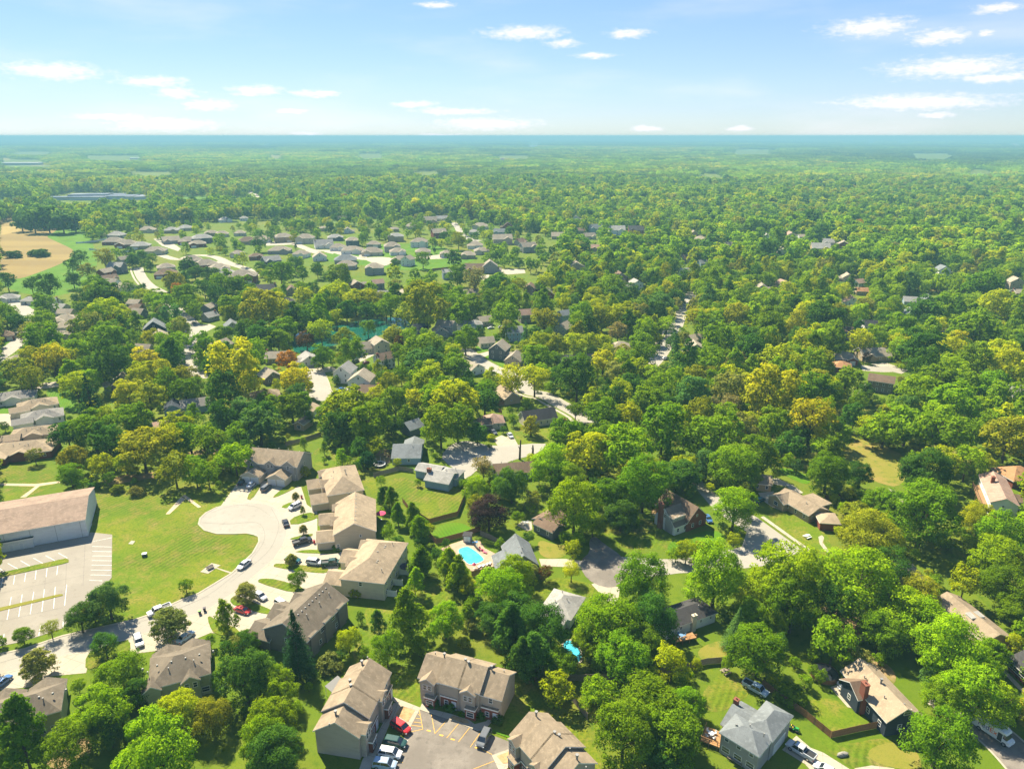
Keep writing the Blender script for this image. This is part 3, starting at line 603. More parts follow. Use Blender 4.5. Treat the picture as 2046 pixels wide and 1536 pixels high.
def unit(v): return v / np.maximum(np.linalg.norm(v, axis=1, keepdims=True), 1e-9)
def leaves_mesh(name, P, Nn, size, vary, m, rng, aspect=0.55):
    n = len(P)
    T = unit(np.cross(Nn, rng.normal(size=(n, 3)))); B = np.cross(Nn, T)
    s = size * rng.uniform(0.7, 1.3, (n, 1))
    V = np.empty((n, 4, 3))
    V[:, 0] = P - T * s; V[:, 2] = P + T * s
    V[:, 1] = P - B * s * aspect + Nn * s * 0.18; V[:, 3] = P + B * s * aspect + Nn * s * 0.18
    me = bpy.data.meshes.new(name)
    me.vertices.add(4 * n); me.vertices.foreach_set('co', V.reshape(-1))
    me.loops.add(4 * n); me.loops.foreach_set('vertex_index', np.arange(4 * n, dtype=np.int32))
    me.polygons.add(n); me.polygons.foreach_set('loop_start', np.arange(0, 4 * n, 4, dtype=np.int32))
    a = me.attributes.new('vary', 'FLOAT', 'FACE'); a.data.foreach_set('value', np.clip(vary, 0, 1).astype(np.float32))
    me.materials.append(m); me.update(calc_edges=True)
    return me
def sphere_dirs(n, rng, zmin=-1.0):
    z = rng.uniform(zmin, 1, n); a = rng.uniform(0, 2 * math.pi, n); r = np.sqrt(1 - z * z)
    return np.stack([r * np.cos(a), r * np.sin(a), z], 1)
def broad_cloud(seed, hr, nlobe, nsub, nleaf, shape='round'):
    """points, normals and tint variation of a broadleaf crown of width 1 and height hr, base at z=0"""
    rng = np.random.default_rng(seed)
    i = np.arange(nlobe) + 0.5
    z = 1 - 1.62 * i / nlobe
    a = i * 2.39996 + rng.uniform(0, 6.28)
    r = np.sqrt(np.maximum(0, 1 - z * z))
    D = unit(np.stack([r * np.cos(a), r * np.sin(a), z], 1) + rng.normal(scale=0.22, size=(nlobe, 3)))
    rl = rng.uniform(0.15, 0.235, nlobe) * (14 / nlobe) ** 0.22
    off = (0.5 - rl) * rng.uniform(0.72, 1.12, nlobe)
    C = D * off[:, None]
    if shape == 'vase':
        C[:, :2] *= (0.55 + 0.75 * np.clip(C[:, 2:3] + 0.45, 0, 1)); C[:, 2] = C[:, 2] * 0.75 + 0.14
    if shape == 'cone':
        t = (C[:, 2:3] + 0.5); C[:, :2] *= np.clip(1.18 - 0.95 * t, 0.10, 1.1); rl = rl * (1.05 - 0.45 * t[:, 0])
    if shape == 'egg':
        t = (C[:, 2:3] + 0.5); C[:, :2] *= np.clip(1.12 - 0.42 * t, 0.2, 1.1)
    P, Nn, W = [], [], []
    for c, rr in zip(C, rl):
        cd = unit((c + np.array([0, 0, 0.12]))[None])
        sd = unit(sphere_dirs(nsub, rng) + 0.75 * cd + np.array([[0, 0, 0.35]]))
        lv = rng.uniform(-0.12, 0.12)
        for s in sd:
            sc = c + s * rr * rng.uniform(0.65, 1.05)
            rs = rr * rng.uniform(0.34, 0.55)
            k = max(3, int(nleaf * rng.uniform(0.7, 1.3)))
            q = sphere_dirs(k, rng, -0.6) * (rng.uniform(0.25, 1, (k, 1)) ** 0.4) * rs
            q[:, 2] *= 0.62
            P.append(sc + q)
            Nn.append(unit(unit(q) * 0.7 + s * 0.5 + np.array([[0, 0, 0.55]]) + rng.normal(scale=0.42, size=(k, 3))))
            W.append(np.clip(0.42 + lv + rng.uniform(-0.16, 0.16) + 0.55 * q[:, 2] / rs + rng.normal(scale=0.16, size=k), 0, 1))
    nc = int(.22 * sum(map(len, P)))                    # leaves inside the crown
    cd_ = sphere_dirs(nc, rng); core = cd_ * (rng.uniform(.1, 1, (nc, 1)) ** .5) * .34
    if shape == 'vase': core[:, :2] *= (.35 + np.clip(core[:, 2:3] + .45, 0, 1)); core[:, 2] = core[:, 2] * .7 + .14
    if shape == 'cone': core[:, :2] *= np.clip(1.15 - 1.1 * (core[:, 2:3] + .5), .1, 1)
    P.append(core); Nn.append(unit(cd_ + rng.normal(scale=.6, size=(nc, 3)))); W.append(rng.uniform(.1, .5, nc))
    P, Nn, W = np.concatenate(P), np.concatenate(Nn), np.concatenate(W)
    P[:, 2] = (P[:, 2] - np.quantile(P[:, 2], 0.004))
    P[:, 2] *= hr / np.quantile(P[:, 2], 0.998)
    P[:, :2] *= 1.0 / (2 * np.quantile(np.abs(P[:, :2]), 0.992))
    return P, Nn, W, rng
def conifer_cloud(seed, hr, tiers, nb, nleaf, droop=0.25):
    rng = np.random.default_rng(seed)
    P, Nn, W = [], [], []
    for t in range(tiers):
        f = (t + 0.3) / tiers
        R = 0.5 * (1 - f) ** 0.85 * rng.uniform(0.85, 1.12)
        z0 = hr * (0.03 + 0.95 * f)
        for b in range(max(4, int(nb * (1 - 0.65 * f)))):
            a = rng.uniform(0, 6.283); L = R * rng.uniform(0.7, 1.15)
            k = max(4, int(nleaf * (0.35 + L * 1.8)))
            u = rng.uniform(0.15, 1, k) ** 0.7
            x = np.cos(a) * L * u; y = np.sin(a) * L * u
            wdt = 0.10 * L * (1.25 - u) + 0.012
            p = np.stack([x + rng.normal(size=k) * wdt, y + rng.normal(size=k) * wdt, z0 - droop * L * u ** 1.5 + rng.normal(size=k) * 0.018], 1)
            P.append(p)
            Nn.append(unit(np.stack([np.cos(a) * np.full(k, 0.45), np.sin(a) * np.full(k, 0.45), np.full(k, 0.75)], 1) + rng.normal(scale=0.4, size=(k, 3))))
            W.append(np.clip(0.4 + 0.25 * u + rng.normal(scale=0.15, size=k), 0, 1))
    return np.concatenate(P), np.concatenate(Nn), np.concatenate(W), rng
def trunk_mesh(name, seed, limbs, spread):
    """trunk of height 1 up to the crown's centre, radii for a crown of width 1; limbs run on into the crown"""
    rng = random.Random(seed); mb = MB()
    mb.cyl((0, 0, -0.02), (0.006, 0.004, 0.35), 0.034, 0.025, 8)
    mb.cyl((0.006, 0.004, 0.34), (rng.uniform(-.03, .03), rng.uniform(-.03, .03), 1.15), 0.025, 0.010, 7)
    for i in range(limbs):
        a = i * 6.283 / limbs + rng.uniform(-.4, .4); z0 = rng.uniform(0.38, 0.72)
        r = spread * rng.uniform(.7, 1.1)
        m = (math.cos(a) * r * .45, math.sin(a) * r * .45, z0 + 0.25)
        e = (math.cos(a + .25) * r, math.sin(a + .25) * r, z0 + rng.uniform(.5, .8))
        mb.cyl((0.004, 0.004, z0 - .03), m, 0.016, 0.011, 6); mb.cyl(m, e, 0.011, 0.004, 5)
        e2 = (math.cos(a - .5) * r * .9, math.sin(a - .5) * r * .9, z0 + .55)
        mb.cyl(m, e2, 0.008, 0.003, 4)
    return mb.mesh(name, BARK)

CROWN = {}
def crowns(key, build, n): CROWN[key] = [build(k) for k in range(n)]
def bl(hr, nl, ns, nf, size, shape, base, m=LEAF):
    def b(k):
        P, Nn, W, rng = broad_cloud(base + 7 * k, hr * (1 + 0.10 * math.sin(k * 2.1)), nl + (k % 3) * 2, ns, nf, shape)
        return leaves_mesh('crown', P, Nn, size, W, m, rng)
    return b
def cf(hr, t, nb, nf, size, base, droop=0.25):
    def b(k):
        P, Nn, W, rng = conifer_cloud(base + 3 * k, hr, t, nb, nf, droop)
        return leaves_mesh('crown', P, Nn, size, W, NEEDLE, rng, 0.4)
    return b
# shape: (near, middle, far); near crowns have leaves about 0.35 m long
crowns('round0', bl(0.86, 22, 13, 34, 0.0175, 'round', 11), 6)
crowns('round1', bl(0.86, 18, 9, 15, 0.033, 'round', 211), 6)
crowns('round2', bl(0.86, 11, 5, 8, 0.075, 'round', 411), 6)
crowns('ball0', bl(0.95, 44, 7, 24, 0.027, 'egg', 31), 2)
crowns('ball1', bl(0.95, 20, 7, 14, 0.040, 'egg', 231), 2)
crowns('vase0', bl(0.85, 17, 11, 26, 0.0175, 'vase', 51), 3)
crowns('vase1', bl(0.85, 15, 8, 13, 0.033, 'vase', 251), 3)
crowns('cone0', bl(1.45, 28, 9, 24, 0.030, 'cone', 71), 3)
crowns('cone1', bl(1.45, 20, 7, 12, 0.048, 'cone', 271), 2)
crowns('fir0', cf(1.75, 26, 26, 34, 0.020, 91), 2)
crowns('fir1', cf(1.75, 16, 16, 16, 0.038, 291), 2)
crowns('bush0', bl(0.70, 14, 8, 20, 0.040, 'round', 111), 3)
TRUNK = {'round': [trunk_mesh('trunk', 3 + k, 6, 0.30) for k in range(3)], 'vase': [trunk_mesh('trunk', 33 + k, 8, 0.36) for k in range(2)],
         'ball': [trunk_mesh('trunk', 43, 4, 0.16)], 'cone': [trunk_mesh('trunk', 53, 4, 0.10)], 'fir': [trunk_mesh('trunk', 63, 3, 0.05)]}
SHAPE = {'round': (0.86, 0.15, 0.5), 'vase': (0.85, 0.28, 0.6), 'ball': (0.95, 0.06, 0.5), 'cone': (1.45, 0.10, 0.6), 'fir': (1.75, 0.03, 0.2), 'bush': (0.70, -0.06, 0.0)}

TINT0 = {'m': (0.140, 0.235, 0.010), 'd': (0.066, 0.142, 0.022), 'y': (0.300, 0.355, 0.008), 'l': (0.200, 0.220, 0.072), 'o': (0.350, 0.365, 0.012),
        'b': (0.085, 0.170, 0.055), 'p': (0.042, 0.026, 0.040), 'r': (0.330, 0.165, 0.035), 'c': (0.024, 0.074, 0.032), 'g': (0.200, 0.312, 0.008), 'k': (0.225, 0.250, 0.020), 'q': (0.115, 0.068, 0.028), 's': (0.20, 0.185, 0.11)}
TINT = {k: (c[0] * 1.14, c[1] * 1.12, c[2] * .65) for k, c in TINT0.items()}
WORDS = {'m': 'green', 'd': 'dark green', 'y': 'yellow-green', 'l': 'grey-green', 'o': 'golden yellow', 'b': 'bluish green', 'p': 'dark purple', 'r': 'orange-red', 'c': 'dark', 'g': 'bright green', 'k': 'olive', 'q': 'reddish brown', 's': 'pale sparse'}
trng = random.Random(42)
TREES = []        # surveyed trees: x, y, width, height of crown base, crown key, trunk, tint letter
def plan_tree(t, cx, cy, w, code, shape='round', hs=1.0):
    px, py = full(t, cx, cy); w = w / TILES[t][2]
    hr, k, c = SHAPE[shape]
    z = 6.0
    for _ in range(6):
        X, Y = land(px, py, z)
        W = w * depth(X, Y, z) / FOCAL
        base = max(0.0, k * W + c) if shape != 'bush' else -0.03 * W
        z = base + 0.5 * hr * hs * W
    TREES.append(dict(x=X, y=Y, w=W, base=base, z=z, hs=hs, shape=shape, code=code, d=depth(X, Y)))
# ------------------------------------------------------------------ surveyed trees: tile, then (x, y, crown width, colour, shape)
R, V, B, K, F, S = 'round', 'vase', 'ball', 'cone', 'fir', 'bush'
SURVEY = {
'A': [(155, 585, 125, 'm', R), (352, 540, 112, 'y', V), (5, 630, 80, 'm', R), (755, 330, 285, 'b', R), (560, 460, 215, 'd', R), (655, 430, 130, 'l', R), (1305, 240, 98, 'm', R), (1188, 500, 240, 'l', B), (262, 790, 205, 'l', B),
      (735, 660, 180, 'd', R), (1590, 450, 160, 'g', K), (1725, 285, 142, 'l', B), (850, 850, 310, 'm', R), (690, 1120, 400, 'g', R), (950, 1010, 230, 'd', R), (1720, 890, 390, 'd', R), (1725, 600, 150, 'd', R), (150, 1310, 330, 'm', K),
      (1110, 1400, 560, 'g', R), (950, 1260, 170, 'm', R), (1260, 1110, 300, 'y', R), (1480, 1150, 260, 'k', R), (1850, 1330, 330, 'g', R), (1900, 930, 230, 'm', R), (20, 1420, 230, 'm', R), (480, 1370, 330, 'm', R), (760, 1250, 260, 'd', R)],
'B': [(330, 190, 135, 'm', R), (285, 60, 72, 'l', B), (745, 285, 105, 'y', S), (325, 690, 270, 'c', F), (565, 780, 180, 'l', S), (690, 620, 175, 'y', R), (900, 500, 115, 'd', K), (1155, 200, 135, 'g', K), (1200, 70, 180, 'm', R), (1400, 80, 170, 'g', R),
      (1460, 160, 170, 'g', K), (1530, 240, 150, 'y', R), (1130, 500, 270, 'm', K), (1370, 480, 270, 'g', R), (960, 690, 240, 'm', R), (1530, 430, 125, 'm', K), (1660, 450, 180, 'd', R), (1760, 260, 330, 'g', R), (1860, 560, 300, 'd', K), (1930, 760, 210, 'd', K),
      (1740, 480, 220, 'd', R), (40, 850, 300, 'd', R), (190, 940, 280, 'g', R), (140, 1150, 350, 'g', R), (170, 1390, 390, 'd', R), (-10, 650, 150, 'd', R), (1290, 1072, 80, 'd', S), (1410, 1085, 95, 'd', S), (1490, 1148, 55, 'm', S), (1625, 1140, 90, 'd', S), (1740, 1185, 95, 'd', S), (1190, 660, 150, 'm', R), (640, 730, 90, 'd', R)],
'C': [(100, 170, 260, 'g', R), (205, 130, 140, 'l', R), (315, 150, 105, 'q', R), (500, 125, 135, 'o', V), (150, 420, 320, 'd', R), (330, 560, 330, 'd', R), (90, 600, 220, 'd', K), (250, 720, 260, 'd', K), (420, 760, 230, 'm', R), (760, 480, 470, 'g', R), (850, 720, 400, 'm', R), (1010, 190, 380, 'm', R),
      (1080, 470, 330, 'd', R), (1510, 190, 420, 'g', R), (1860, 260, 300, 'y', R), (1820, 690, 400, 'm', R), (1660, 540, 190, 'b', F), (1050, 1060, 470, 'm', R), (870, 1270, 440, 'm', R), (1180, 1240, 460, 'm', R), (1320, 1060, 250, 'm', R), (1130, 1400, 330, 'd', R), (620, 620, 260, 'g', R), (1930, 480, 200, 'g', R), (1000, 640, 250, 'm', R)],
'D': [(290, 190, 480, 'g', R), (790, 200, 520, 'g', R), (350, 370, 400, 'm', R), (1050, 90, 300, 'd', V), (1130, 420, 420, 'g', R), (1310, 520, 400, 'g', R), (1470, 700, 440, 'g', R), (1600, 960, 400, 'g', R), (1400, 1010, 300, 'm', R), (1760, 1060, 340, 'g', R), (1380, 1320, 420, 'm', R),
      (1250, 260, 250, 'k', R), (1850, 250, 320, 'm', R), (1780, 60, 350, 'g', R), (1900, 420, 200, 'm', R), (1760, 700, 250, 'g', R), (330, 990, 210, 'm', S), (640, 380, 300, 'd', V), (1650, 800, 300, 'g', R), (60, 420, 250, 'm', R), (960, 590, 260, 'm', R)],
'E': [(625, 100, 235, 'c', F), (900, 80, 230, 'o', R), (1050, 130, 250, 'k', R), (920, 270, 265, 'm', R), (650, 330, 300, 'm', R), (470, 370, 200, 'd', R), (500, 550, 200, 'k', R), (490, 650, 180, 'm', R), (710, 600, 185, 'y', R), (1000, 470, 330, 'k', R), (1160, 420, 240, 'y', V), (1330, 380, 250, 'm', R), (1450, 420, 250, 'm', V),
      (1560, 250, 230, 'd', R), (1680, 380, 190, 'm', R), (1820, 290, 300, 'b', R), (1870, 130, 165, 'm', R), (1560, 80, 280, 'd', R), (1390, 560, 160, 'd', R), (240, 525, 105, 'l', R), (30, 320, 65, 'd', R), (820, 760, 90, 'k', S), (660, 740, 90, 'd', S), (1720, 500, 150, 'd', R), (1620, 490, 150, 'd', V), (960, 775, 110, 'l', S), (760, 420, 240, 'd', R), (880, 560, 170, 'y', R), (1240, 300, 220, 'y', R)],
'F': [(90, 200, 190, 'b', R), (210, 260, 260, 'd', R), (250, 120, 125, 'l', R), (430, 160, 250, 'm', R), (515, 180, 110, 'm', K), (820, 160, 350, 'y', R), (770, 300, 250, 'd', R), (960, 270, 330, 'm', R), (1160, 150, 220, 'm', R), (1040, 110, 150, 'y', R), (1300, 110, 180, 'y', R), (1440, 140, 220, 'g', R), (1570, 110, 350, 'y', R), (1480, 320, 280, 'g', R),
      (1600, 300, 250, 'm', R), (1790, 120, 220, 'd', R), (965, 560, 115, 'c', B), (785, 540, 95, 'g', K), (660, 470, 62, 'm', K), (662, 555, 38, 'm', R), (530, 640, 68, 'k', B), (460, 815, 55, 'l', B), (885, 610, 85, 'd', R), (1060, 700, 68, 'g', R), (1075, 810, 95, 'd', K), (1135, 840, 105, 'm', K), (1180, 935, 108, 'm', K), (1290, 960, 125, 'm', K), (1345, 1040, 135, 'g', K),
      (1115, 1070, 105, 'm', R), (1340, 1140, 95, 'd', R), (1340, 1260, 160, 'm', K), (1450, 1220, 95, 'd', R), (1520, 1140, 62, 'd', R), (1540, 1290, 155, 'g', K), (1600, 1360, 160, 'g', R), (510, 905, 42, 'k', K), (512, 1045, 56, 'l', B), (425, 1255, 82, 'l', B), (750, 1165, 72, 'm', S), (1780, 600, 165, 's', V),
      (1820, 915, 262, 'p', R), (1720, 760, 185, 'g', R), (1900, 740, 150, 'm', R), (1740, 370, 150, 'd', R), (1835, 400, 62, 'y', S), (520, 440, 55, 'm', K), (550, 265, 65, 'd', K), (700, 240, 180, 'm', R), (1130, 290, 170, 'd', R), (1250, 240, 150, 'm', R)],
'G': [(670, 195, 135, 'm', V), (355, 320, 125, 'k', B), (30, 60, 160, 'm', R), (870, 230, 250, 'm', R), (1010, 240, 240, 'y', R), (1160, 150, 260, 'm', R), (1280, 370, 340, 'm', R), (1500, 100, 260, 'b', R), (1720, 170, 185, 's', V), (1620, 400, 330, 'm', R), (1850, 350, 200, 'l', R), (1800, 600, 330, 'm', R), (1430, 650, 240, 'd', B),
      (620, 380, 300, 'm', R), (760, 510, 330, 'y', R), (1000, 520, 350, 'g', R), (500, 600, 300, 'g', R), (1120, 620, 300, 'y', R), (1150, 740, 350, 'm', R), (660, 880, 390, 'g', R), (900, 800, 250, 'm', R), (990, 920, 250, 'd', R), (220, 720, 260, 'd', R), (1790, 880, 330, 'g', R), (1450, 1200, 160, 'y', R), (1350, 250, 200, 'g', R), (790, 1000, 180, 'm', R), (890, 380, 220, 'm', R), (640, 700, 220, 'm', R)],
'H': [(180, 90, 380, 'o', R), (480, 240, 330, 'o', V), (200, 330, 230, 'm', R), (40, 390, 125, 's', V), (100, 530, 300, 'm', R), (60, 650, 170, 'm', R), (590, 640, 280, 'm', R), (620, 500, 150, 'm', K), (820, 660, 185, 'd', R), (740, 800, 105, 'k', R), (980, 830, 235, 'm', R), (810, 920, 235, 'k', S), (1000, 320, 285, 'g', R), (1160, 270, 350, 'm', R), (1400, 330, 380, 'm', V),
      (1500, 150, 330, 'g', R), (1620, 360, 200, 'm', R), (1860, 400, 330, 'k', R), (1300, 620, 380, 'd', R), (1280, 900, 500, 'm', R), (900, 1080, 400, 'k', R), (1660, 970, 230, 'o', R), (1810, 1090, 350, 'g', R), (1850, 150, 250, 'm', R), (1750, 60, 250, 'm', R), (1230, 90, 250, 'g', R), (860, 90, 150, 'd', R), (780, 260, 165, 'd', R), (600, 100, 200, 'm', R), (440, 60, 170, 'm', R), (340, 450, 200, 'd', R), (420, 380, 150, 'd', R)],
'I': [(62, 325, 75, 'd', S), (118, 322, 80, 'd', S), (245, 312, 75, 'd', S), (308, 308, 100, 'd', S), (150, 78, 130, 'b', R), (240, 72, 160, 'b', R), (345, 70, 160, 'd', R), (450, 74, 160, 'b', R), (540, 82, 130, 'd', R), (195, 82, 120, 'd', S), (390, 84, 130, 'd', S), (490, 88, 120, 'd', S), (290, 84, 130, 'd', S), (50, 520, 125, 'd', R), (230, 550, 110, 'd', R), (350, 550, 185, 'd', R), (580, 350, 110, 'b', R), (525, 410, 105, 'd', R), (530, 500, 125, 'b', R), (635, 450, 120, 'l', R), (760, 340, 150, 'k', V), (1040, 340, 92, 'd', B), (965, 370, 92, 'd', B), (1110, 350, 75, 'm', R), (1095, 410, 62, 'd', B), (700, 530, 165, 'm', R), (580, 640, 120, 'b', R), (760, 640, 250, 'd', R), (600, 720, 90, 'd', R),
      (670, 780, 190, 'k', R), (790, 760, 250, 'y', R), (890, 770, 180, 'y', R), (800, 830, 130, 'o', R), (120, 800, 165, 'd', R), (40, 780, 110, 'd', R), (310, 760, 160, 'm', R), (330, 680, 150, 'm', R), (280, 640, 80, 'm', R), (220, 880, 165, 'l', R), (330, 970, 250, 'm', R), (560, 860, 135, 'k', R), (760, 930, 280, 'm', R), (650, 960, 160, 'm', R), (950, 940, 120, 'm', R), (380, 1080, 230, 'o', V),
      (230, 1090, 180, 'o', R), (130, 1170, 200, 'k', R), (480, 1080, 180, 'o', V), (820, 1120, 300, 'd', R), (620, 1130, 150, 'd', R), (1060, 1090, 220, 'o', R), (1150, 1170, 250, 'o', R), (1350, 1220, 200, 'k', R), (1690, 1180, 400, 'o', R), (1650, 1200, 150, 'b', R), (1240, 1010, 185, 'm', R), (1110, 940, 135, 'o', R), (1140, 620, 150, 'm', R), (1190, 690, 180, 'g', R), (1250, 780, 150, 'b', R),
      (930, 560, 95, 'm', R), (1340, 620, 190, 'm', R), (1300, 590, 105, 'r', R), (1420, 740, 125, 'm', R), (1480, 980, 165, 'm', R), (1790, 900, 170, 'd', B), (1640, 890, 145, 'm', R), (1490, 570, 125, 'd', R), (1640, 560, 200, 'm', R), (1780, 560, 180, 'm', R), (1540, 480, 160, 'b', R), (1420, 440, 125, 'd', R), (1270, 510, 170, 'k', R), (1640, 1060, 200, 'd', R), (1370, 400, 125, 'd', R), (1020, 1250, 200, 'y', R)],
'J': [(75, 410, 82, 'd', B), (220, 440, 200, 'm', R), (330, 400, 120, 'b', R), (490, 440, 105, 'd', R), (650, 480, 180, 'm', R), (590, 500, 120, 'b', R), (60, 720, 300, 'k', R), (190, 690, 220, 'y', R), (250, 850, 180, 'm', R), (90, 900, 220, 'd', R), (200, 930, 180, 'm', R), (390, 630, 150, 'y', R), (460, 590, 120, 'd', R), (620, 610, 220, 'y', R), (760, 660, 180, 'o', R), (860, 650, 180, 'y', R), (960, 650, 120, 'l', R), (1060, 650, 130, 'd', K), (1060, 560, 110, 'l', R), (1240, 570, 220, 'm', R),
      (1350, 570, 150, 'm', R), (1460, 590, 150, 'd', R), (1280, 700, 320, 'k', R), (1180, 690, 180, 'm', R), (1600, 680, 200, 'm', R), (1640, 500, 180, 's', V), (1800, 530, 200, 'd', R), (1760, 640, 160, 'm', R), (1960, 560, 120, 'k', R), (1850, 770, 200, 'm', R), (1920, 690, 130, 'm', R), (1480, 340, 130, 'd', R), (1510, 470, 160, 'm', R), (1260, 360, 115, 'm', R), (1060, 400, 85, 'd', R), (515, 870, 170, 'y', V), (860, 862, 120, 'm', R), (410, 940, 145, 'q', R),
      (690, 940, 165, 'k', R), (750, 1020, 200, 'm', R), (520, 1050, 180, 'm', R), (1040, 900, 165, 'k', R), (1090, 980, 95, 'q', K), (1230, 1010, 250, 'm', R), (1290, 950, 200, 'g', R), (1270, 1090, 280, 'b', R), (1500, 1130, 200, 'm', R), (1570, 950, 185, 'm', R), (270, 1090, 160, 'r', R), (340, 1240, 240, 'o', R), (1300, 1240, 250, 'y', R), (1910, 1230, 230, 'o', V), (1880, 870, 120, 'l', R), (625, 1240, 62, 'd', B), (1240, 800, 85, 'm', R), (990, 1110, 65, 'c', F), (700, 720, 160, 'd', R), (850, 730, 150, 'd', R), (560, 700, 170, 'd', R), (440, 700, 130, 'd', V),
      (350, 110, 85, 'd', B), (440, 115, 85, 'd', B), (585, 130, 80, 'd', B), (655, 125, 70, 'm', R), (480, 162, 75, 'd', B), (845, 155, 70, 'd', B), (940, 172, 75, 'd', B), (815, 208, 60, 'g', K), (1245, 125, 75, 'g', R), (1310, 110, 60, 'd', R), (1205, 145, 90, 'm', R), (1420, 195, 80, 'd', R), (1520, 225, 110, 'k', R), (1600, 235, 60, 'm', R), (1690, 155, 65, 'm', R), (1735, 240, 60, 'm', R), (60, 240, 110, 'b', R), (320, 205, 60, 'k', R), (1345, 290, 25, 'c', K), (330, 265, 25, 'c', K), (250, 45, 90, 'd', B), (960, 60, 90, 'd', R), (720, 60, 90, 'd', R), (1500, 60, 70, 'd', R), (1640, 195, 60, 'd', R), (1950, 150, 90, 'd', R), (1890, 160, 80, 'd', B), (560, 90, 70, 'o', R), (640, 60, 80, 'd', R)],
'K': [(250, 1210, 220, 'y', V), (560, 1230, 300, 'd', R), (750, 1110, 185, 'o', R), (850, 1180, 200, 'l', R), (1010, 1150, 200, 'y', R), (1140, 1210, 220, 'm', R), (260, 1040, 235, 'm', R), (320, 780, 200, 'k', V), (560, 910, 135, 'k', K), (660, 880, 135, 'd', K), (860, 880, 155, 's', R), (1030, 940, 185, 'm', R), (780, 1020, 105, 'y', R), (900, 1040, 135, 'l', R), (740, 780, 180, 'y', R), (900, 760, 220, 'y', R), (600, 760, 185, 'm', R), (730, 700, 150, 'y', R),
      (1010, 770, 160, 'l', R), (1130, 740, 200, 'd', R), (1180, 670, 185, 'b', R), (1280, 620, 150, 'd', R), (1430, 780, 170, 'o', V), (1470, 650, 130, 'k', R), (1290, 1050, 175, 'b', F), (1260, 970, 115, 'd', R), (1340, 930, 85, 'l', R), (1420, 1050, 110, 'm', R), (1590, 960, 230, 'm', R), (1740, 930, 185, 'g', R), (1560, 800, 160, 'm', R), (1830, 1050, 250, 'd', R), (1720, 1100, 185, 'l', R), (1950, 900, 185, 'm', R), (2000, 1080, 160, 'o', R), (1700, 1200, 250, 'y', R), (1870, 1260, 230, 'o', R), (190, 900, 110, 'b', F), (70, 880, 110, 'm', R)],
'L': [(350, 700, 200, 'd', R), (600, 780, 280, 'd', R), (200, 850, 250, 'm', R), (1340, 720, 250, 'd', R), (1500, 680, 200, 'm', R), (1740, 520, 280, 'm', R), (1850, 680, 250, 'y', R), (1680, 850, 330, 'm', R), (1150, 840, 250, 'm', R), (1020, 860, 160, 'm', R), (250, 1100, 280, 'o', R), (540, 1080, 230, 'y', R), (1300, 1020, 330, 'd', R), (1670, 1120, 250, 'm', R), (1900, 1080, 250, 'y', R), (1400, 1220, 330, 'm', R), (750, 1240, 220, 'm', R), (500, 1300, 280, 'm', R), (830, 880, 95, 'd', K), (1850, 950, 220, 'm', R), (1600, 1290, 250, 'm', R), (100, 1050, 260, 'd', R), (900, 1075, 70, 'p', R)],
}
for t, rows in SURVEY.items():
    for x, y, w, c, s in rows:
        if w: plan_tree(t, x, y, w, c, s)
# ------------------------------------------------------------------ houses
def roofing(name, c):
    return mat('roof_' + name, c, 0.9, [(0.30, 0.38, 0.66, sc3(c, 0.70)), (1.1, 0.45, 0.72, sc3(c, 1.20)), (5.0, 0.4, 0.75, sc3(c, 0.80))], 0.15, stretch=(1, 1, 0.35))
def siding(name, c):
    return mat('wall_' + name, c, 0.85, [(0.5, 0.45, 0.75, sc3(c, 0.86)), (5.0, 0.5, 0.8, sc3(c, 0.93))], 0.2, stretch=(1, 1, 4))
ROOF = {k: roofing(k, c) for k, c in dict(tan=(0.325, 0.250, 0.165), taupe=(0.265, 0.205, 0.138), soot=(0.160, 0.130, 0.094), dark=(0.055, 0.052, 0.052), slate=(0.165, 0.178, 0.180), pale=(0.30, 0.285, 0.255), brown=(0.165, 0.112, 0.075), rust=(0.34, 0.18, 0.085),
        rose=(0.33, 0.215, 0.160), hall=(0.265, 0.190, 0.140), blueblack=(0.035, 0.042, 0.055), grey=(0.215, 0.200, 0.180), sand=(0.315, 0.265, 0.195), fawn=(0.270, 0.228, 0.172), ash=(0.285, 0.272, 0.245)).items()}
WALL = {k: siding(k, c) for k, c in dict(beige=(0.46, 0.385, 0.27), cream=(0.52, 0.46, 0.34), white=(0.66, 0.65, 0.61), sky=(0.24, 0.33, 0.38), grey=(0.30, 0.285, 0.26), brick=(0.20, 0.062, 0.038), navy=(0.030, 0.042, 0.055), tan=(0.36, 0.275, 0.165),
        sage=(0.33, 0.335, 0.20), steel=(0.60, 0.61, 0.61), taupe=(0.20, 0.165, 0.135), slate=(0.12, 0.135, 0.14), mauve=(0.40, 0.325, 0.255)).items()}
METAL = mat('vent_metal', (0.22, 0.21, 0.195), 0.6, metal=0.1)
BRICK = mat('chimney_brick', (0.21, 0.075, 0.045), 0.9, [(6.0, 0.4, 0.7, (0.15, 0.05, 0.03))])
DOOR = mat('door_paint', (0.55, 0.56, 0.58), 0.5)
GARAGE = mat('garage_paint', (0.62, 0.60, 0.55), 0.55)
LM = []                      # landmarks for describing trees: x, y, phrase

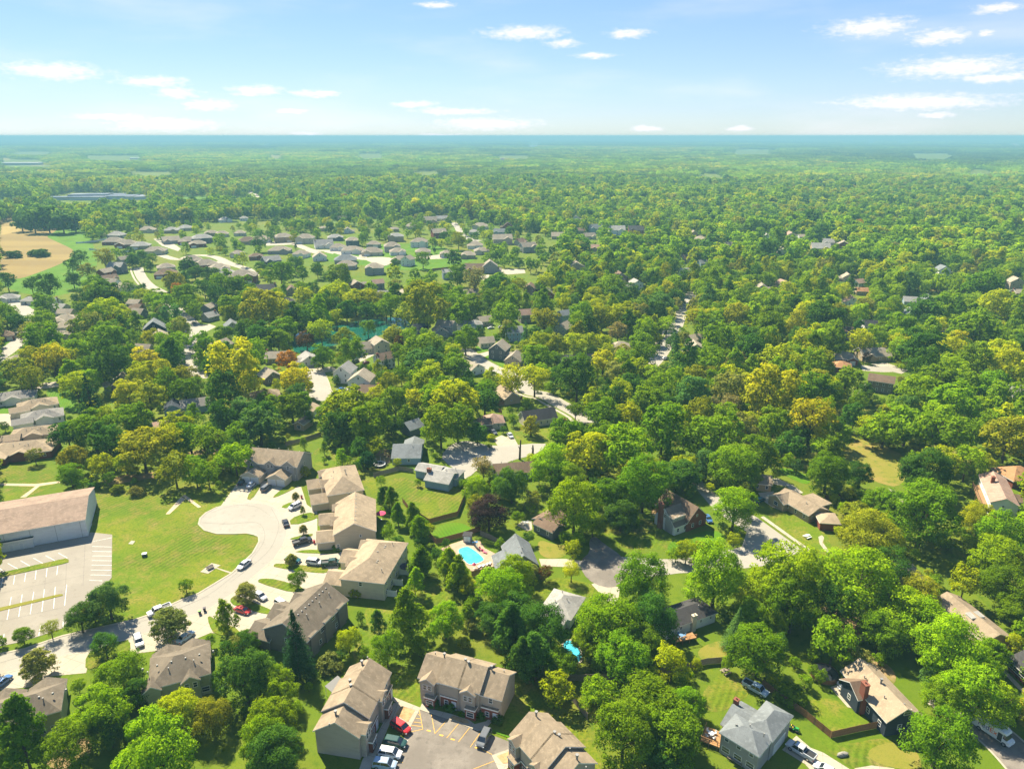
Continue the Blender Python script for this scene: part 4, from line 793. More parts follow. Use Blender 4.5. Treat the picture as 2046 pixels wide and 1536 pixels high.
def roof_shape(mb, X, Y, W, D, h, kind, pitch, over, ridge_y):
    """roof over a W x D rectangle (local), ridge along x unless ridge_y"""
    th = 0.22
    def T(p): return (X + p[1], Y - p[0], p[2]) if ridge_y else (X + p[0], Y + p[1], p[2])
    if ridge_y: W, D = D, W
    a, b = W / 2 + over, D / 2 + over
    ze = h - over * pitch
    if kind == 'f':
        mb.hexa([T((-a, -b, h)), T((a, -b, h)), T((a, b, h)), T((-a, b, h)), T((-a, -b, h + .35)), T((a, -b, h + .35)), T((a, b, h + .35)), T((-a, b, h + .35))], 1, 0)
        return h + .35
    zr = h + D / 2 * pitch
    if kind == 's':                                     # single slope, high side at +y
        zt = h + D * pitch * 0.5
        mb.hexa([T((-a, -b, ze - th)), T((a, -b, ze - th)), T((a, b, zt - th)), T((-a, b, zt - th)), T((-a, -b, ze)), T((a, -b, ze)), T((a, b, zt)), T((-a, b, zt))], 1, 0)
        return zt
    e = a if kind == 'g' else max(a - b, 0.02)
    n = len(mb.v)
    pts = [(-a, -b, ze), (a, -b, ze), (a, b, ze), (-a, b, ze), (-e, 0, zr + 0.03), (e, 0, zr + 0.03)]
    low = [(p[0], p[1], p[2] - th) for p in pts]
    mb.v += [T(p) for p in pts + low]
    for f, mi in (((0, 1, 5, 4), 0), ((2, 3, 4, 5), 0)):
        mb.f.append(tuple(n + i for i in f)); mb.m.append(mi)
    if kind == 'h':
        for f in ((1, 2, 5), (3, 0, 4)): mb.f.append(tuple(n + i for i in f)); mb.m.append(0)
        for f in ((0, 6, 7, 1), (1, 7, 8, 2), (2, 8, 9, 3), (3, 9, 6, 0)): mb.f.append(tuple(n + i for i in f)); mb.m.append(1)
        mb.f.append((n + 6, n + 9, n + 8, n + 7)); mb.m.append(1)
    else:
        for f in ((0, 6, 7, 1), (2, 8, 9, 3), (1, 7, 11, 5), (5, 11, 8, 2), (3, 9, 10, 4), (4, 10, 6, 0), (6, 10, 11, 7), (8, 11, 10, 9)): mb.f.append(tuple(n + i for i in f)); mb.m.append(1)
    return zr
def wall_shape(mb, X, Y, W, D, h, kind, pitch, ridge_y, mi=0):
    def T(p): return (X + p[1], Y - p[0], p[2]) if ridge_y else (X + p[0], Y + p[1], p[2])
    if ridge_y: W, D = D, W
    a, b = W / 2, D / 2
    z0 = -0.3
    q = lambda *p: mb.quad([T(x) for x in p], mi)
    q((-a, -b, z0), (a, -b, z0), (a, -b, h), (-a, -b, h)); q((a, b, z0), (-a, b, z0), (-a, b, h), (a, b, h))
    if kind == 'g':
        zr = h + b * pitch - 0.05
        q((a, -b, z0), (a, b, z0), (a, b, h), (a, 0, zr), (a, -b, h)); q((-a, b, z0), (-a, -b, z0), (-a, -b, h), (-a, 0, zr), (-a, b, h))
    elif kind == 's':
        zt = h + D * pitch * .5 - .05
        mb.quad([T(x) for x in ((a, -b, z0), (a, b, z0), (a, b, zt), (a, -b, h))], mi); mb.quad([T(x) for x in ((-a, b, z0), (-a, -b, z0), (-a, -b, h), (-a, b, zt))], mi)
        q((a, b, h), (-a, b, h), (-a, b, zt), (a, b, zt))
    else:
        q((a, -b, z0), (a, b, z0), (a, b, h), (a, -b, h)); q((-a, b, z0), (-a, -b, z0), (-a, -b, h), (-a, b, h))

def window_mesh(w, h, bars=True):
    mb = MB(); f = 0.10
    mb.box(-w / 2, w / 2, -0.05, 0.04, -h / 2, -h / 2 + f, 0); mb.box(-w / 2, w / 2, -0.05, 0.04, h / 2 - f, h / 2, 0)
    mb.box(-w / 2, -w / 2 + f, -0.05, 0.04, -h / 2 + f, h / 2 - f, 0); mb.box(w / 2 - f, w / 2, -0.05, 0.04, -h / 2 + f, h / 2 - f, 0)
    if bars: mb.box(-w / 2 + f, w / 2 - f, -0.04, 0.04, -0.035, 0.035, 0)
    return mb.mesh('window', [TRIM])
def pane_mesh(w, h):
    mb = MB(); mb.box(-w / 2 + .09, w / 2 - .09, -0.02, 0.03, -h / 2 + .09, h / 2 - .09); return mb.mesh('pane', GLASS)
def simple_window_mesh(w, h):
    mb = MB(); f = .11
    mb.box(-w / 2, w / 2, -0.03, 0.04, -h / 2, h / 2, 0); mb.box(-w / 2 + f, w / 2 - f, -0.05, -0.031, -h / 2 + f, h / 2 - f, 1)
    return mb.mesh('window', [TRIM, GLASS])
WIN = {(w, h): (window_mesh(w, h), pane_mesh(w, h), simple_window_mesh(w, h)) for w, h in ((0.95, 1.35), (1.7, 1.35), (0.7, 0.9), (1.9, 1.9))}
def door_mesh():
    mb = MB(); mb.box(-.55, .55, -.06, .03, 0, 2.15, 1); mb.box(-.45, .45, -.09, -.061, .03, 2.05, 0); return mb.mesh('door', [DOOR, TRIM])
def garage_mesh(w):
    mb = MB(); mb.box(-w / 2 - .12, w / 2 + .12, -.05, .03, 0, 2.35, 1)
    for i in range(4): mb.box(-w / 2, w / 2, -.09, -.051, .03 + i * .54, .03 + i * .54 + .5, 0)
    return mb.mesh('garage_door', [GARAGE, TRIM])
DOOR_ME = door_mesh(); GAR = {w: garage_mesh(w) for w in (2.6, 4.9)}
def vent_mesh():
    mb = MB(); mb.cyl((0, 0, -.3), (0, 0, .55), .09, .09, 8); mb.cyl((0, 0, .5), (0, 0, .62), .15, .15, 8); return mb.mesh('roof_vent', METAL)
def box_vent_mesh():
    mb = MB(); mb.box(-.19, .19, -.19, .19, -.25, .15, 0, 0.04); return mb.mesh('roof_vent', METAL)
def flue_mesh():
    mb = MB(); mb.cyl((0, 0, -.4), (0, 0, 1.0), .2, .2, 10); mb.cyl((0, 0, .95), (0, 0, 1.25), .32, .32, 10); return mb.mesh('flue', METAL)
VENT, BOXVENT, FLUE = vent_mesh(), box_vent_mesh(), flue_mesh()

class House:
    def __init__(s, name, label, cat, t, a, b, c, z, roof='g', pitch=0.5, wall='beige', rf='tan', over=0.4, fine=2, short=None, group=None, trim=None):
        A, Bp = Vector(U(t, *a, z)), Vector(U(t, *b, z))
        if isinstance(c, (int, float)): Wd = float(c)
        else:
            C = Vector(U(t, *c, z)); n = Vector((-(Bp - A).y, (Bp - A).x)).normalized(); Wd = (C - Bp).dot(n)
        if Wd < 0: A, Bp, Wd = Bp, A, -Wd
        d = (Bp - A); s.L, s.W = max(d.length - 2 * over, 3), max(Wd - 2 * over, 3)
        s.rot = math.atan2(d.y, d.x)
        n = Vector((-d.y, d.x)).normalized()
        ctr = (A + Bp) / 2 + n * Wd / 2
        s.init2(name, label, cat, ctr, z, roof, pitch, wall, rf, over, fine, short, group)
    @classmethod
    def at(cls, name, label, cat, ctr, rot, L, W, z, roof, pitch, wall, rf, over=0.4, fine=1, short=None, group=None):
        s = cls.__new__(cls); s.L, s.W, s.rot = L, W, rot
        s.init2(name, label, cat, Vector(ctr), z, roof, pitch, wall, rf, over, fine, short, group); return s
    def init2(s, name, label, cat, ctr, z, roof, pitch, wall, rf, over, fine, short, group):
        s.o = empty(name, (ctr.x, ctr.y, 0), s.rot); tag(s.o, label, cat, group)
        s.h, s.pitch, s.over, s.fine, s.wallk, s.rf = z, pitch, over, fine, wall, rf
        s.walls, s.roofs, s.blocks = {}, {}, []
        s.ctr = ctr
        s.block(0, 0, s.L, s.W, z, roof, pitch, wall, rf)
        if short: LM.append((ctr.x, ctr.y, short))
    def guard(s):
        for bX, bY, bW, bD, bh, *_ in s.blocks:
            pts = []
            for z in (1.5, bh + 1.5):
                for u in (-1, 1):
                    for v in (-1, 1):
                        p = Vector((bX + u * bW / 2, bY + v * bD / 2)); c, q = math.cos(s.rot), math.sin(s.rot)
                        pts.append(shot(s.ctr.x + p.x * c - p.y * q, s.ctr.y + p.x * q + p.y * c, z))
            xs, ys = [p[0] for p in pts], [p[1] for p in pts]
            mx, my = (min(xs) + max(xs)) / 2, (min(ys) + max(ys)) / 2
            rx, ry = (max(xs) - min(xs)) / 2, (max(ys) - min(ys)) / 2
            protect([(mx + rx * math.cos(k * .5236), my + ry * math.sin(k * .5236)) for k in range(12)])
    def block(s, X, Y, W, D, h, roof='g', pitch=0.5, wall=None, rf=None, over=None):
        """roof: g ridge along local x, x ridge along local y, h hip, f flat, s single slope"""
        ry = roof == 'x' or (roof == 'h' and D > W)
        kind = 'g' if roof == 'x' else roof
        wall, rf, over = wall or s.wallk, rf or s.rf, s.over if over is None else over
        wall_shape(s.walls.setdefault((wall, 0 if wall == s.wallk else len(s.blocks)), MB()), X, Y, W, D, h, kind, pitch, ry)
        zr = roof_shape(s.roofs.setdefault((rf, 0 if rf == s.rf else len(s.blocks)), MB()), X, Y, W, D, h, kind, pitch, over, ry)
        s.blocks.append((X, Y, W, D, h, kind, ry, pitch, zr)); return s
    def wing(s, u, out, W, D, h, roof='x', pitch=0.5, wall=None, rf=None, side='f', over=None):
        """a block standing 'out' metres in front of the main block's side, u along it"""
        sink = D - out
        if side == 'f': return s.block(u, -s.W / 2 - out + D / 2, W, D, h, roof, pitch, wall, rf, over)
        if side == 'b': return s.block(u, s.W / 2 + out - D / 2, W, D, h, roof, pitch, wall, rf, over)
        flip = {'x': 'g', 'g': 'x'}.get(roof, roof)
        if side == 'r': return s.block(s.L / 2 + out - D / 2, u, D, W, h, flip, pitch, wall, rf, over)
        return s.block(-s.L / 2 - out + D / 2, u, D, W, h, flip, pitch, wall, rf, over)
    def face(s, side, u, z, blk=0):
        X, Y, W, D = s.blocks[blk][:4]
        if side == 'f': return (X + u, Y - D / 2, z), 0.0
        if side == 'b': return (X - u, Y + D / 2, z), math.pi
        if side == 'r': return (X + W / 2, Y + u, z), math.pi / 2
        return (X - W / 2, Y - u, z), -math.pi / 2
    def win(s, side, u, z, size=(0.95, 1.35), blk=0):
        loc, rz = s.face(side, u, z, blk); fr, pn, si = WIN[size]
        if s.fine > 1:
            w = put('window', fr, s.o, loc, rz); put('pane', pn, w)
        else: put('window', si, s.o, loc, rz)
        return s
    def row(s, side, n, z=1.55, size=(0.95, 1.35), blk=0, m=0.0):
        X, Y, W, D = s.blocks[blk][:4]; L = W if side in 'fb' else D
        for i in range(n): s.win(side, -L / 2 + (i + .5) * L / n + m, z, size, blk)
        return s
    def door(s, side, u, blk=0):
        loc, rz = s.face(side, u, 0, blk); put('door', DOOR_ME, s.o, loc, rz); return s
    def garage(s, side, u, w=2.6, blk=0):
        loc, rz = s.face(side, u, 0.02, blk); put('garage_door', GAR[w], s.o, loc, rz); return s
    def chimney(s, X, Y, z0, z1, w=0.9, d=0.9, m=None):
        mb = MB(); mb.box(X - w / 2, X + w / 2, Y - d / 2, Y + d / 2, z0, z1); mb.box(X - w / 2 - .1, X + w / 2 + .1, Y - d / 2 - .1, Y + d / 2 + .1, z1, z1 + .15)
        mb.cyl((X, Y, z1 + .1), (X, Y, z1 + .5), .16, .16, 8)
        s.ch = getattr(s, 'ch', []) + [(mb, m or BRICK)]; return s
    def vents(s, spots):
        s.vn = getattr(s, 'vn', []) + list(spots); return s
    def done(s):
        s.guard(); first = None
        for k, mb in s.walls.items(): mb.build('wall', WALL[k[0]], s.o)
        for k, mb in s.roofs.items():
            r = mb.build('roof', [ROOF[k[0]], TRIM], s.o); first = first or r
        for mb, m in getattr(s, 'ch', []): mb.build('chimney', m, first)
        X, Y, W, D, h, kind, ry, pitch, zr = s.blocks[0]
        for u, v, k in getattr(s, 'vn', []):                 # u along the ridge, v -1 (front eave) .. 1 (back eave)
            half = (W if ry else D) / 2
            z = zr - abs(v) * half * pitch
            p = (X + v * half, Y + u, z) if ry else (X + u, Y + v * half, z)
            put('flue' if k == 'F' else 'roof_vent', {'v': VENT, 'b': BOXVENT, 'F': FLUE}[k], first, p)
        return s

rv = random.Random(9)
def ridge_vents(L, n, v=0.12, kinds='vb'): return [(-L / 2 + (i + .5) * L / n + rv.uniform(-.6, .6), v * rv.uniform(.7, 1.3), rv.choice(kinds)) for i in range(n)]

# ---- townhouses round the cul-de-sac
h = House('townhouse', 'tan-roofed townhouse with three small front gables and four white garage doors', 'townhouse', 'F', (95, 572), (470, 607), (578, 508), 5.7, 'g', 0.55, 'grey', 'taupe', short='the townhouse with three front gables')
h.wing(-h.L * .37, .4, 4.2, 4.5, 5.9, 'x', .75, over=.3).wing(-.2, .4, 3.6, 4, 5.9, 'x', .75, over=.3).wing(h.L * .34, .4, 4.6, 4.5, 5.9, 'x', .75, over=.3)
h.wing(-h.L * .28, 5.0, 6.8, 6, 2.9, 'x', .5, 'cream').wing(h.L * .22, 5.0, 6.8, 6, 2.9, 'x', .5, 'cream')
for i in (4, 5): h.garage('f', -1.65, 2.6, i).garage('f', 1.65, 2.6, i)
h.win('f', 0, 4.9, (0.95, 1.35), 1).win('f', -.7, 4.9, (.95, 1.35), 2).win('f', .7, 4.9, (.95, 1.35), 2).win('f', 0, 4.9, (0.95, 1.35), 3).win('r', 0, 4.3).win('r', -2.5, 1.5).win('f', h.L * .44, 1.6)
h.vents(ridge_vents(h.L, 5)).done()

def garage_pair(h, side, us, out=4.5, W=6.4, hh=2.8, roof='x', pitch=.5, wall=None, doors=True):
    for u in us:
        h.wing(u, out, W, out + 1.5, hh, roof, pitch, wall, side=side); i = len(h.blocks) - 1
        if doors: h.garage(side, -1.6, 2.6, i).garage(side, 1.6, 2.6, i)
    return h
h = House('townhouse', 'tan hip-roofed townhouse between two others at the head of the turning circle', 'townhouse', 'F', (680, 808), (945, 765), (820, 597), 5.6, 'h', .52, 'beige', 'tan', short='the hip-roofed townhouse at the turning circle')
garage_pair(h, 'l', (-h.W * .30, h.W * .28), 5.2, 6.6, 2.9, 'x', .5)
h.wing(-h.W * .02, 1.2, 4.2, 5, 5.2, 'x', .6, side='l').wing(h.W * .40, 1.0, 3.6, 5, 5.2, 'x', .6, side='l')
h.win('l', 0, 4.3, (.95, 1.35), 3).win('l', 0, 4.3, (.95, 1.35), 4).win('f', 1.5, 4.2, (1.7, 1.35)).win('f', -2.5, 1.5)
h.vents(ridge_vents(6, 6, .3) + [(-1.5, -.5, 'b'), (1, -.55, 'b'), (2.2, -.4, 'v')]).done()
h = House('townhouse', 'tan gable-roofed townhouse with blank beige end wall beside the pink parasol', 'townhouse', 'F', (720, 1087), (1030, 1057), (1010, 832), 5.6, 'x', .52, 'beige', 'tan', short='the gable-ended townhouse with the pink parasol')
garage_pair(h, 'l', (-h.W * .28, h.W * .26), 5.0, 6.4, 3.0, 'x', .5)
h.wing(-h.W * .02, 1.2, 4, 5, 5.0, 'x', .6, side='l').wing(h.W * .42, 1.0, 3.4, 4.5, 5.0, 'x', .6, side='l')
h.win('f', 1.6, 4.2, (.7, .9)).win('f', 2.0, 1.5).win('f', -5.0, 1.4).win('l', 0, 4.2, (.95, 1.35), 3).row('r', 5, 4.2).row('r', 4, 1.5, (1.7, 1.35))
h.vents([(u, .06, 'b') for u in np.linspace(-h.W * .4, h.W * .4, 7)]).done()
h = House('townhouse', 'long tan hip-roofed townhouse with white privacy screens along its back patios', 'townhouse', 'F', (762, 1392), (1085, 1427), (1265, 1137), 5.6, 'h', .5, 'cream', 'tan', short='the townhouse with white privacy screens')
garage_pair(h, 'l', (-h.W * .30, h.W * .24), 5.0, 6.4, 3.0, 'x', .5)
h.wing(-h.W * .04, 1.2, 4, 5, 5.0, 'x', .6, side='l').wing(h.W * .42, 1.0, 3.6, 4.5, 5.0, 'x', .6, side='l')
h.win('f', -.5, 4.3).row('r', 6, 4.2).row('r', 5, 1.5, (1.7, 1.35)).win('l', 0, 4.2, (.95, 1.35), 3)
h.vents([(-4, .35, 'b'), (-3.2, .35, 'b'), (3, .3, 'b'), (3.8, .3, 'b'), (-6, .7, 'v'), (6, .5, 'v'), (0, .15, 'b')]).done()
scr = MB(); scr.box(-1.25, 1.25, -.05, .05, 0, 1.9); scr.box(-1.35, -1.25, -.07, .07, 0, 2.0); scr.box(1.25, 1.35, -.07, .07, 0, 2.0); SCREEN = scr.mesh('screen_panel', TRIM)
for i, v in enumerate((-h.W * .40, -h.W * .14, h.W * .12)):
    c, q = math.cos(h.rot), math.sin(h.rot); lx, ly = h.L / 2 + 1.35, v
    o = put('privacy_screen', SCREEN, None, (h.ctr.x + lx * c - ly * q, h.ctr.y + lx * q + ly * c, 0), h.rot)
    tag(o, 'white panel screen between back patios of the long tan townhouse', 'screen', 'white patio screens')
h = House('townhouse', 'long townhouse with sooty dark roof, row of roof vents and grey siding', 'townhouse', 'B', (78, 547), (397, 640), (792, 362), 5.6, 'x', .55, 'taupe', 'soot', short='the sooty-roofed townhouse')
garage_pair(h, 'l', (-h.W * .34, h.W * .10), 4.6, 6.2, 2.9, 'x', .5)
h.wing(-h.W * .12, 1.2, 4, 5, 4.9, 'x', .6, side='l').wing(h.W * .32, 1.0, 4, 4.5, 4.9, 'x', .6, side='l')
h.win('f', .2, 3.9).row('r', 4, 4.2, (1.7, 1.35)).row('r', 5, 1.5, (.95, 1.35)).win('l', 0, 4.2, (.95, 1.35), 3)
for i in range(3): h.wing(-h.W * .36 + i * h.W * .34, .5, 2.6, 1.0, 5.45, 'f', .5, side='r', over=.05)
h.vents([(u, .16, 'b') for u in np.linspace(-h.W * .42, h.W * .42, 11)] + [(u, .42, 'v') for u in (-8, -3, 2, 6)]).done()
h = House('townhouse', 'sooty dark hip-roofed townhouse with pale green back wall half hidden by trees', 'townhouse', 'A', (1040, 975), (1485, 857), (1592, 612), 5.6, 'h', .52, 'sage', 'soot', short='the townhouse with the pale green back wall')
garage_pair(h, 'b', (-h.L * .24, h.L * .22), 4.6, 6.4, 2.9, 'x', .5, doors=True)
h.wing(2.0, .8, 3.4, 3, 5.3, 'x', .7, side='f', over=.3).wing(-5.5, .8, 3.4, 3, 5.3, 'x', .7, side='f', over=.3)
h.win('f', -.8, 4.0, (.95, 1.35), 3).win('f', .8, 4.0, (.95, 1.35), 3).row('f', 5, 1.5, (1.7, 1.35))
h.vents([(u, -.2, 'b') for u in np.linspace(-7, 7, 6)] + [(-6, -.45, 'v'), (-2, -.5, 'v'), (3, -.45, 'v')]).done()
h = House('townhouse', 'sooty dark-roofed townhouse behind the big trees by the street corner', 'townhouse', 'A', (-260, 1315), (430, 1118), (628, 868), 5.6, 'h', .52, 'sage', 'soot', short='the sooty-roofed townhouse by the street')
garage_pair(h, 'b', (-h.L * .22, h.L * .26), 4.6, 6.4, 2.9, 'x', .5)
h.wing(2.0, .8, 3.4, 3, 5.3, 'x', .7, side='f', over=.3).wing(-7, .8, 3.4, 3, 5.3, 'x', .7, side='f', over=.3).row('f', 6, 1.5, (1.7, 1.35))
h.vents([(u, -.2, 'b') for u in np.linspace(-10, 9, 9)] + [(-6, -.45, 'v'), (-1, -.5, 'v'), (5, -.4, 'v')]).done()

# ---- brick-trimmed townhouses round the court
def court_house(label, short, t, a, b, c, roof, fside, units, flues):
    h = House('townhouse', label, 'townhouse', t, a, b, c, 5.9, roof, .62, 'mauve', 'taupe', over=.35, short=short)
    along = h.W if roof == 'x' else h.L
    half = (h.L if roof == 'x' else h.W) / 2
    n = 4
    for i in range(n):                                    # every second unit steps up and forward
        u = -along / 2 + (i + .5) * along / n
        if i in units:
            if roof == 'x': h.block(0, u, h.L + .8, along / n - .1, 6.35, 'x', .62, 'mauve', 'taupe', .25)
            else: h.block(u, 0, along / n - .1, h.W + .8, 6.35, 'g', .62, 'mauve', 'taupe', .25)
        sgn = -1 if fside in 'lb' else 1
        if i % 2 == 0:
            h.wing((u if fside in 'rf' else -u) if fside in 'fb' else u, 1.1, along / n * .66, 3.2, 6.0, 'x', .62, side=fside, over=.25); k = len(h.blocks) - 1
            h.win(fside, -.55, 4.5, (.95, 1.35), k).win(fside, .55, 4.5, (.95, 1.35), k)
            h.wing((u + .8) if fside in 'fr' else (u + .8), 1.9, 2.2, 1.2, 2.5, 'f', .3, 'brick', side=fside, over=.15); k = len(h.blocks) - 1
            h.win(fside, 0, 1.4, (1.7, 1.35), k)
        else:
            h.wing(u, .5, along / n * .8, 1, 2.7, 'f', .3, 'brick', side=fside, over=.1); k = len(h.blocks) - 1
            h.win(fside, -.6, 1.4, (.95, 1.35), k).door(fside, 1.2, k)
            h.win(fside, u if fside in 'fr' else -u, 4.6)
    h.vents(flues).done()
    return h
court_house('tan stepped-roof townhouse with pale end wall standing beside four parked cars', 'the stepped-roof townhouse beside the parked cars', 'B', (437, 1262), (767, 1314), (990, 847), 'x', 'r', (1, 2), [(-7, -.15, 'F'), (0, -.1, 'F'), (2, -.35, 'F'), (7.5, -.25, 'F'), (9, -.1, 'v'), (-4, -.3, 'v'), (-9.5, -.2, 'v'), (4.5, -.4, 'b')])
court_house('tan stepped-roof townhouse facing the yellow-lined court with white front doors', 'the townhouse facing the yellow-lined court', 'B', (1175, 887), (1772, 1052), (1900, 852), 'g', 'f', (1, 2), [(-5.5, .1, 'F'), (-.5, .1, 'F'), (0.5, -.05, 'F'), (5.5, .1, 'F'), (-8, .25, 'v'), (-3, .3, 'v'), (3, .3, 'v'), (8, .3, 'v')])
court_house('tan stepped-roof townhouse cut by the frame below the big tree', 'the third stepped-roof townhouse of the court', 'C', (400, 1670), (60, 1287), (372, 1170), 'g', 'f', (1, 2), [(-6, .15, 'F'), (0, .1, 'F'), (0.8, .2, 'F'), (6.5, .1, 'F'), (9, .1, 'v'), (4, .2, 'v'), (-3, .3, 'v'), (3, -.2, 'b')])

# ---- the long hall
h = House('hall', 'long low hall with brown metal roof and pale grey walls beside the striped parking lot', 'hall', 'E', (-330, 1139), (602, 977), (588, 760), 5.8, 'g', .22, 'steel', 'hall', over=.25, short='the long metal-roofed hall')
u0 = h.L / 2
h.block(-h.L / 2 + 14, -h.W / 2 - .35, 9, .8, 2.9, 'f', .2, 'steel', 'blueblack', .35)
h.door('f', 1.5, 1).door('f', -1.0, 1)
mb = MB()
for i in range(int((h.L - 6) / 6.5) + 1): mb.box(-u0 + 5 + i * 6.5, -u0 + 5.12 + i * 6.5, -h.W / 2 - .05, -h.W / 2 + .02, 0, 5.5)
mb.build('downpipe', mat('pipe_grey', (.30, .30, .30), .6), h.o)
h.done()
acm = MB(); acm.box(-.75, .75, -.45, .45, 0.08, 1.0); acm.box(-.6, .6, -.35, .35, 1.0, 1.06); acm.box(-.85, .85, -.55, .55, 0, .08)
AC = acm.mesh('air_conditioner', mat('ac_metal', (.50, .50, .47), .5))
for x, y in ((628, 925), (632, 1018)):
    X, Y = U('E', x, y); o = put('air_conditioner', AC, None, (X, Y, 0.01), h.rot + 1.57); tag(o, 'grey air conditioner unit on a pad at the end of the long hall', 'air conditioner', 'air conditioners at the hall')

# ---- houses of the old subdivision
def simple(label, short, t, a, b, c, z, roof, pitch, wall, rf, name='house', **k):
    return House(name, label, 'house', t, a, b, c, z, roof, pitch, wall, rf, short=short, **k)
h = simple('blue-walled house with slate grey roof beside the round trampoline', 'the blue house by the trampoline', 'F', (1130, 545), (1342, 543), (1345, 440), 3.0, 'g', .42, 'sky', 'slate')
h.wing(1.5, 3.5, 7, 8, 3.0, 'x', .42, side='b').win('f', 1.0, 1.7).win('f', -3, 1.7, (.7, .9)).vents([(2, -.2, 'v')]).done()
h = simple('blue-walled ranch with grey L-shaped roof, brick chimney and sunroom above the fenced lawn', 'the L-shaped blue ranch', 'F', (1435, 664), (1592, 692), (1658, 628), 3.2, 'h', .45, 'sky', 'pale')
h.wing(-h.L * .45, 2.0, 8.5, 9, 3.1, 'x', .45, side='l').wing(h.W * .1, 8.5, 6.0, 9, 3.2, 'x', .4, side='l').row('f', 2, 1.7).row('r', 2, 1.7, (.7, .9)).win('f', 0, 1.6, (1.9, 1.9), 2).chimney(-h.L / 2 - 1.9, -h.W / 2 - 1.0, -.2, 5.6, 1.5, .9).vents([(-1, -.3, 'v'), (2, .2, 'v')]).done()
h = simple('slate-roofed house with steep gable next to the swimming pool', 'the slate-roofed house by the pool', 'G', (200, 1315), (412, 1290), (402, 1127), 3.6, 'x', .85, 'grey', 'slate')
h.wing(-1.0, 3.5, 6, 6.5, 2.8, 'g', .45, side='l', rf='slate').win('f', 0, 3.4).win('f', -2.2, 1.4).vents([(-2.5, .05, 'v'), (-1, -.1, 'b'), (-4, -.1, 'v')]).done()
h = simple('small brown-roofed house with dark walls beside a cluttered patio', 'the brown-roofed house by the patio', 'G', (362, 1002), (508, 1070), (560, 1000), 3.0, 'g', .45, 'slate', 'brown')
h.wing(-h.L * .35, 5, 6.5, 8, 2.9, 'x', .45, side='b').row('f', 2, 1.6).chimney(-3.5, h.W / 2 + 2.5, 0, 5.6).done()
h = simple('cape house with white gable end, red brick wing and wide roof dormer', 'the brick and white cape house', 'G', (1368, 1032), (1480, 990), 9.5, 3.3, 'g', .95, 'white', 'soot')
h.block(h.L / 2 + 3.0, 2.0, 8.4, 13.5, 3.6, 'x', .95, 'brick', 'brown')
h.block(-.6, -h.W * .22, 5.0, 3.2, 5.6, 's', .25, 'grey', 'taupe', .25)
h.win('l', 0, 4.8).win('l', -1.6, 1.6).row('f', 2, 1.5).win('f', -1.6, 1.6, (.95, 1.35), 1).win('f', 1.6, 1.6, (.95, 1.35), 1).win('f', 0, 4.6, (.7, .9), 1).win('r', -3, 1.6, (.95, 1.35), 1)
for u in (-1.4, 0, 1.4): h.win('f', u, 5.2, (.7, .9), 2)
h.chimney(-h.L / 2 - .5, 1.4, -.2, 8.6, .9, 1.6).done()
h = simple('dark blue house with tan gable roof and tall brick chimney in a fenced yard', 'the dark blue house in the fenced yard', 'D', (1008, 1202), (1275, 1157), (915, 797), 4.4, 'x', .62, 'navy', 'tan', over=.5)
h.wing(h.W * .16, 1.6, 5.4, 5, 4.2, 'x', .6, 'navy', 'brown', side='l').win('f', .6, 5.4, (1.7, 1.35)).win('f', -.6, 1.9).win('l', 0, 1.9, (.95, 1.35), 1).row('l', 4, 1.8)
h.chimney(-h.L / 2 - .5, -h.W * .02, -.2, 7.4, 1.0, 1.5).vents([(-6, .1, 'b'), (0, -.1, 'F'), (5.5, .15, 'b'), (3, -.5, 'v'), (-3, -.45, 'v')]).done()
h = simple('two-storey grey-roofed house with rear deck beside the concrete driveway', 'the grey-roofed house with the deck', 'C', (1535, 1270), (1822, 1447), (1955, 1312), 5.2, 'h', .5, 'grey', 'slate')
h.block(h.L * .2, h.W / 2 + 3.2, h.L * .66, 8.5, 5.4, 'h', .5, 'grey', 'slate').block(-h.L * .32, h.W / 2 + 2.2, 6.4, 8, 3.0, 'g', .45, 'grey', 'slate')
h.row('f', 3, 4.2).row('f', 3, 1.5, (1.7, 1.35)).row('r', 2, 4.2).garage('r', 0, 4.9, 1).win('r', 2, 4.3, (.95, 1.35), 1).chimney(-h.L * .32 - 3.3, h.W / 2 + 3.5, 0, 5.4).vents([(0, .3, 'v'), (-2, -.2, 'b'), (3, .2, 'v')]).done()
h = simple('white-sided ranch with dark grey roof and buff chimney behind a raised deck', 'the white-sided ranch with the deck', 'C', (1165, 562), (1532, 432), (1420, 305), 3.1, 'h', .42, 'white', 'dark')
h.row('f', 5, 1.9, (.7, .9)).chimney(.5, -h.W / 2 - .3, -.2, 4.6, 1.2, .7, WALL['cream']).vents([(4, -.3, 'v'), (-2, .3, 'v')]).done()
h = simple('pale grey hip-roofed house among dark trees by the shaded turning circle', 'the pale grey roof by the shaded circle', 'C', (498, 487), (602, 322), (372, 266), 3.0, 'h', .5, 'white', 'pale')
h.wing(0, 2.5, 6, 7, 3.0, 'x', .5, side='l').vents([(-2, .3, 'v'), (2, .2, 'v'), (0, -.3, 'v')]).done()
h = simple('tan ranch with brown-grey roof and front path along the concrete street', 'the tan ranch along the concrete street', 'H', (215, 808), (460, 950), (605, 910), 3.0, 'g', .45, 'tan', 'taupe')
h.wing(-h.L * .36, 1.8, 6.5, 7, 3.0, 'x', .5, side='f').wing(1.0, 4.0, 7, 5, 2.8, 'f', .3, 'taupe', 'taupe', side='b').row('f', 4, 1.6).win('f', 0, 1.6, (1.7, 1.35), 1).win('r', 0, 1.6, (1.7, 1.35)).win('r', -2.4, 1.6, (.7, .9)).vents([(3, -.3, 'v')]).done()
h = simple('tan house with garage wall glimpsed under green trees beside a parked teal car', 'the tan garage by the teal car', 'H', (85, 722), (205, 735), 8, 3.0, 'g', .45, 'tan', 'taupe')
h.win('f', 1, 1.6).win('f', -2, 1.6).done()
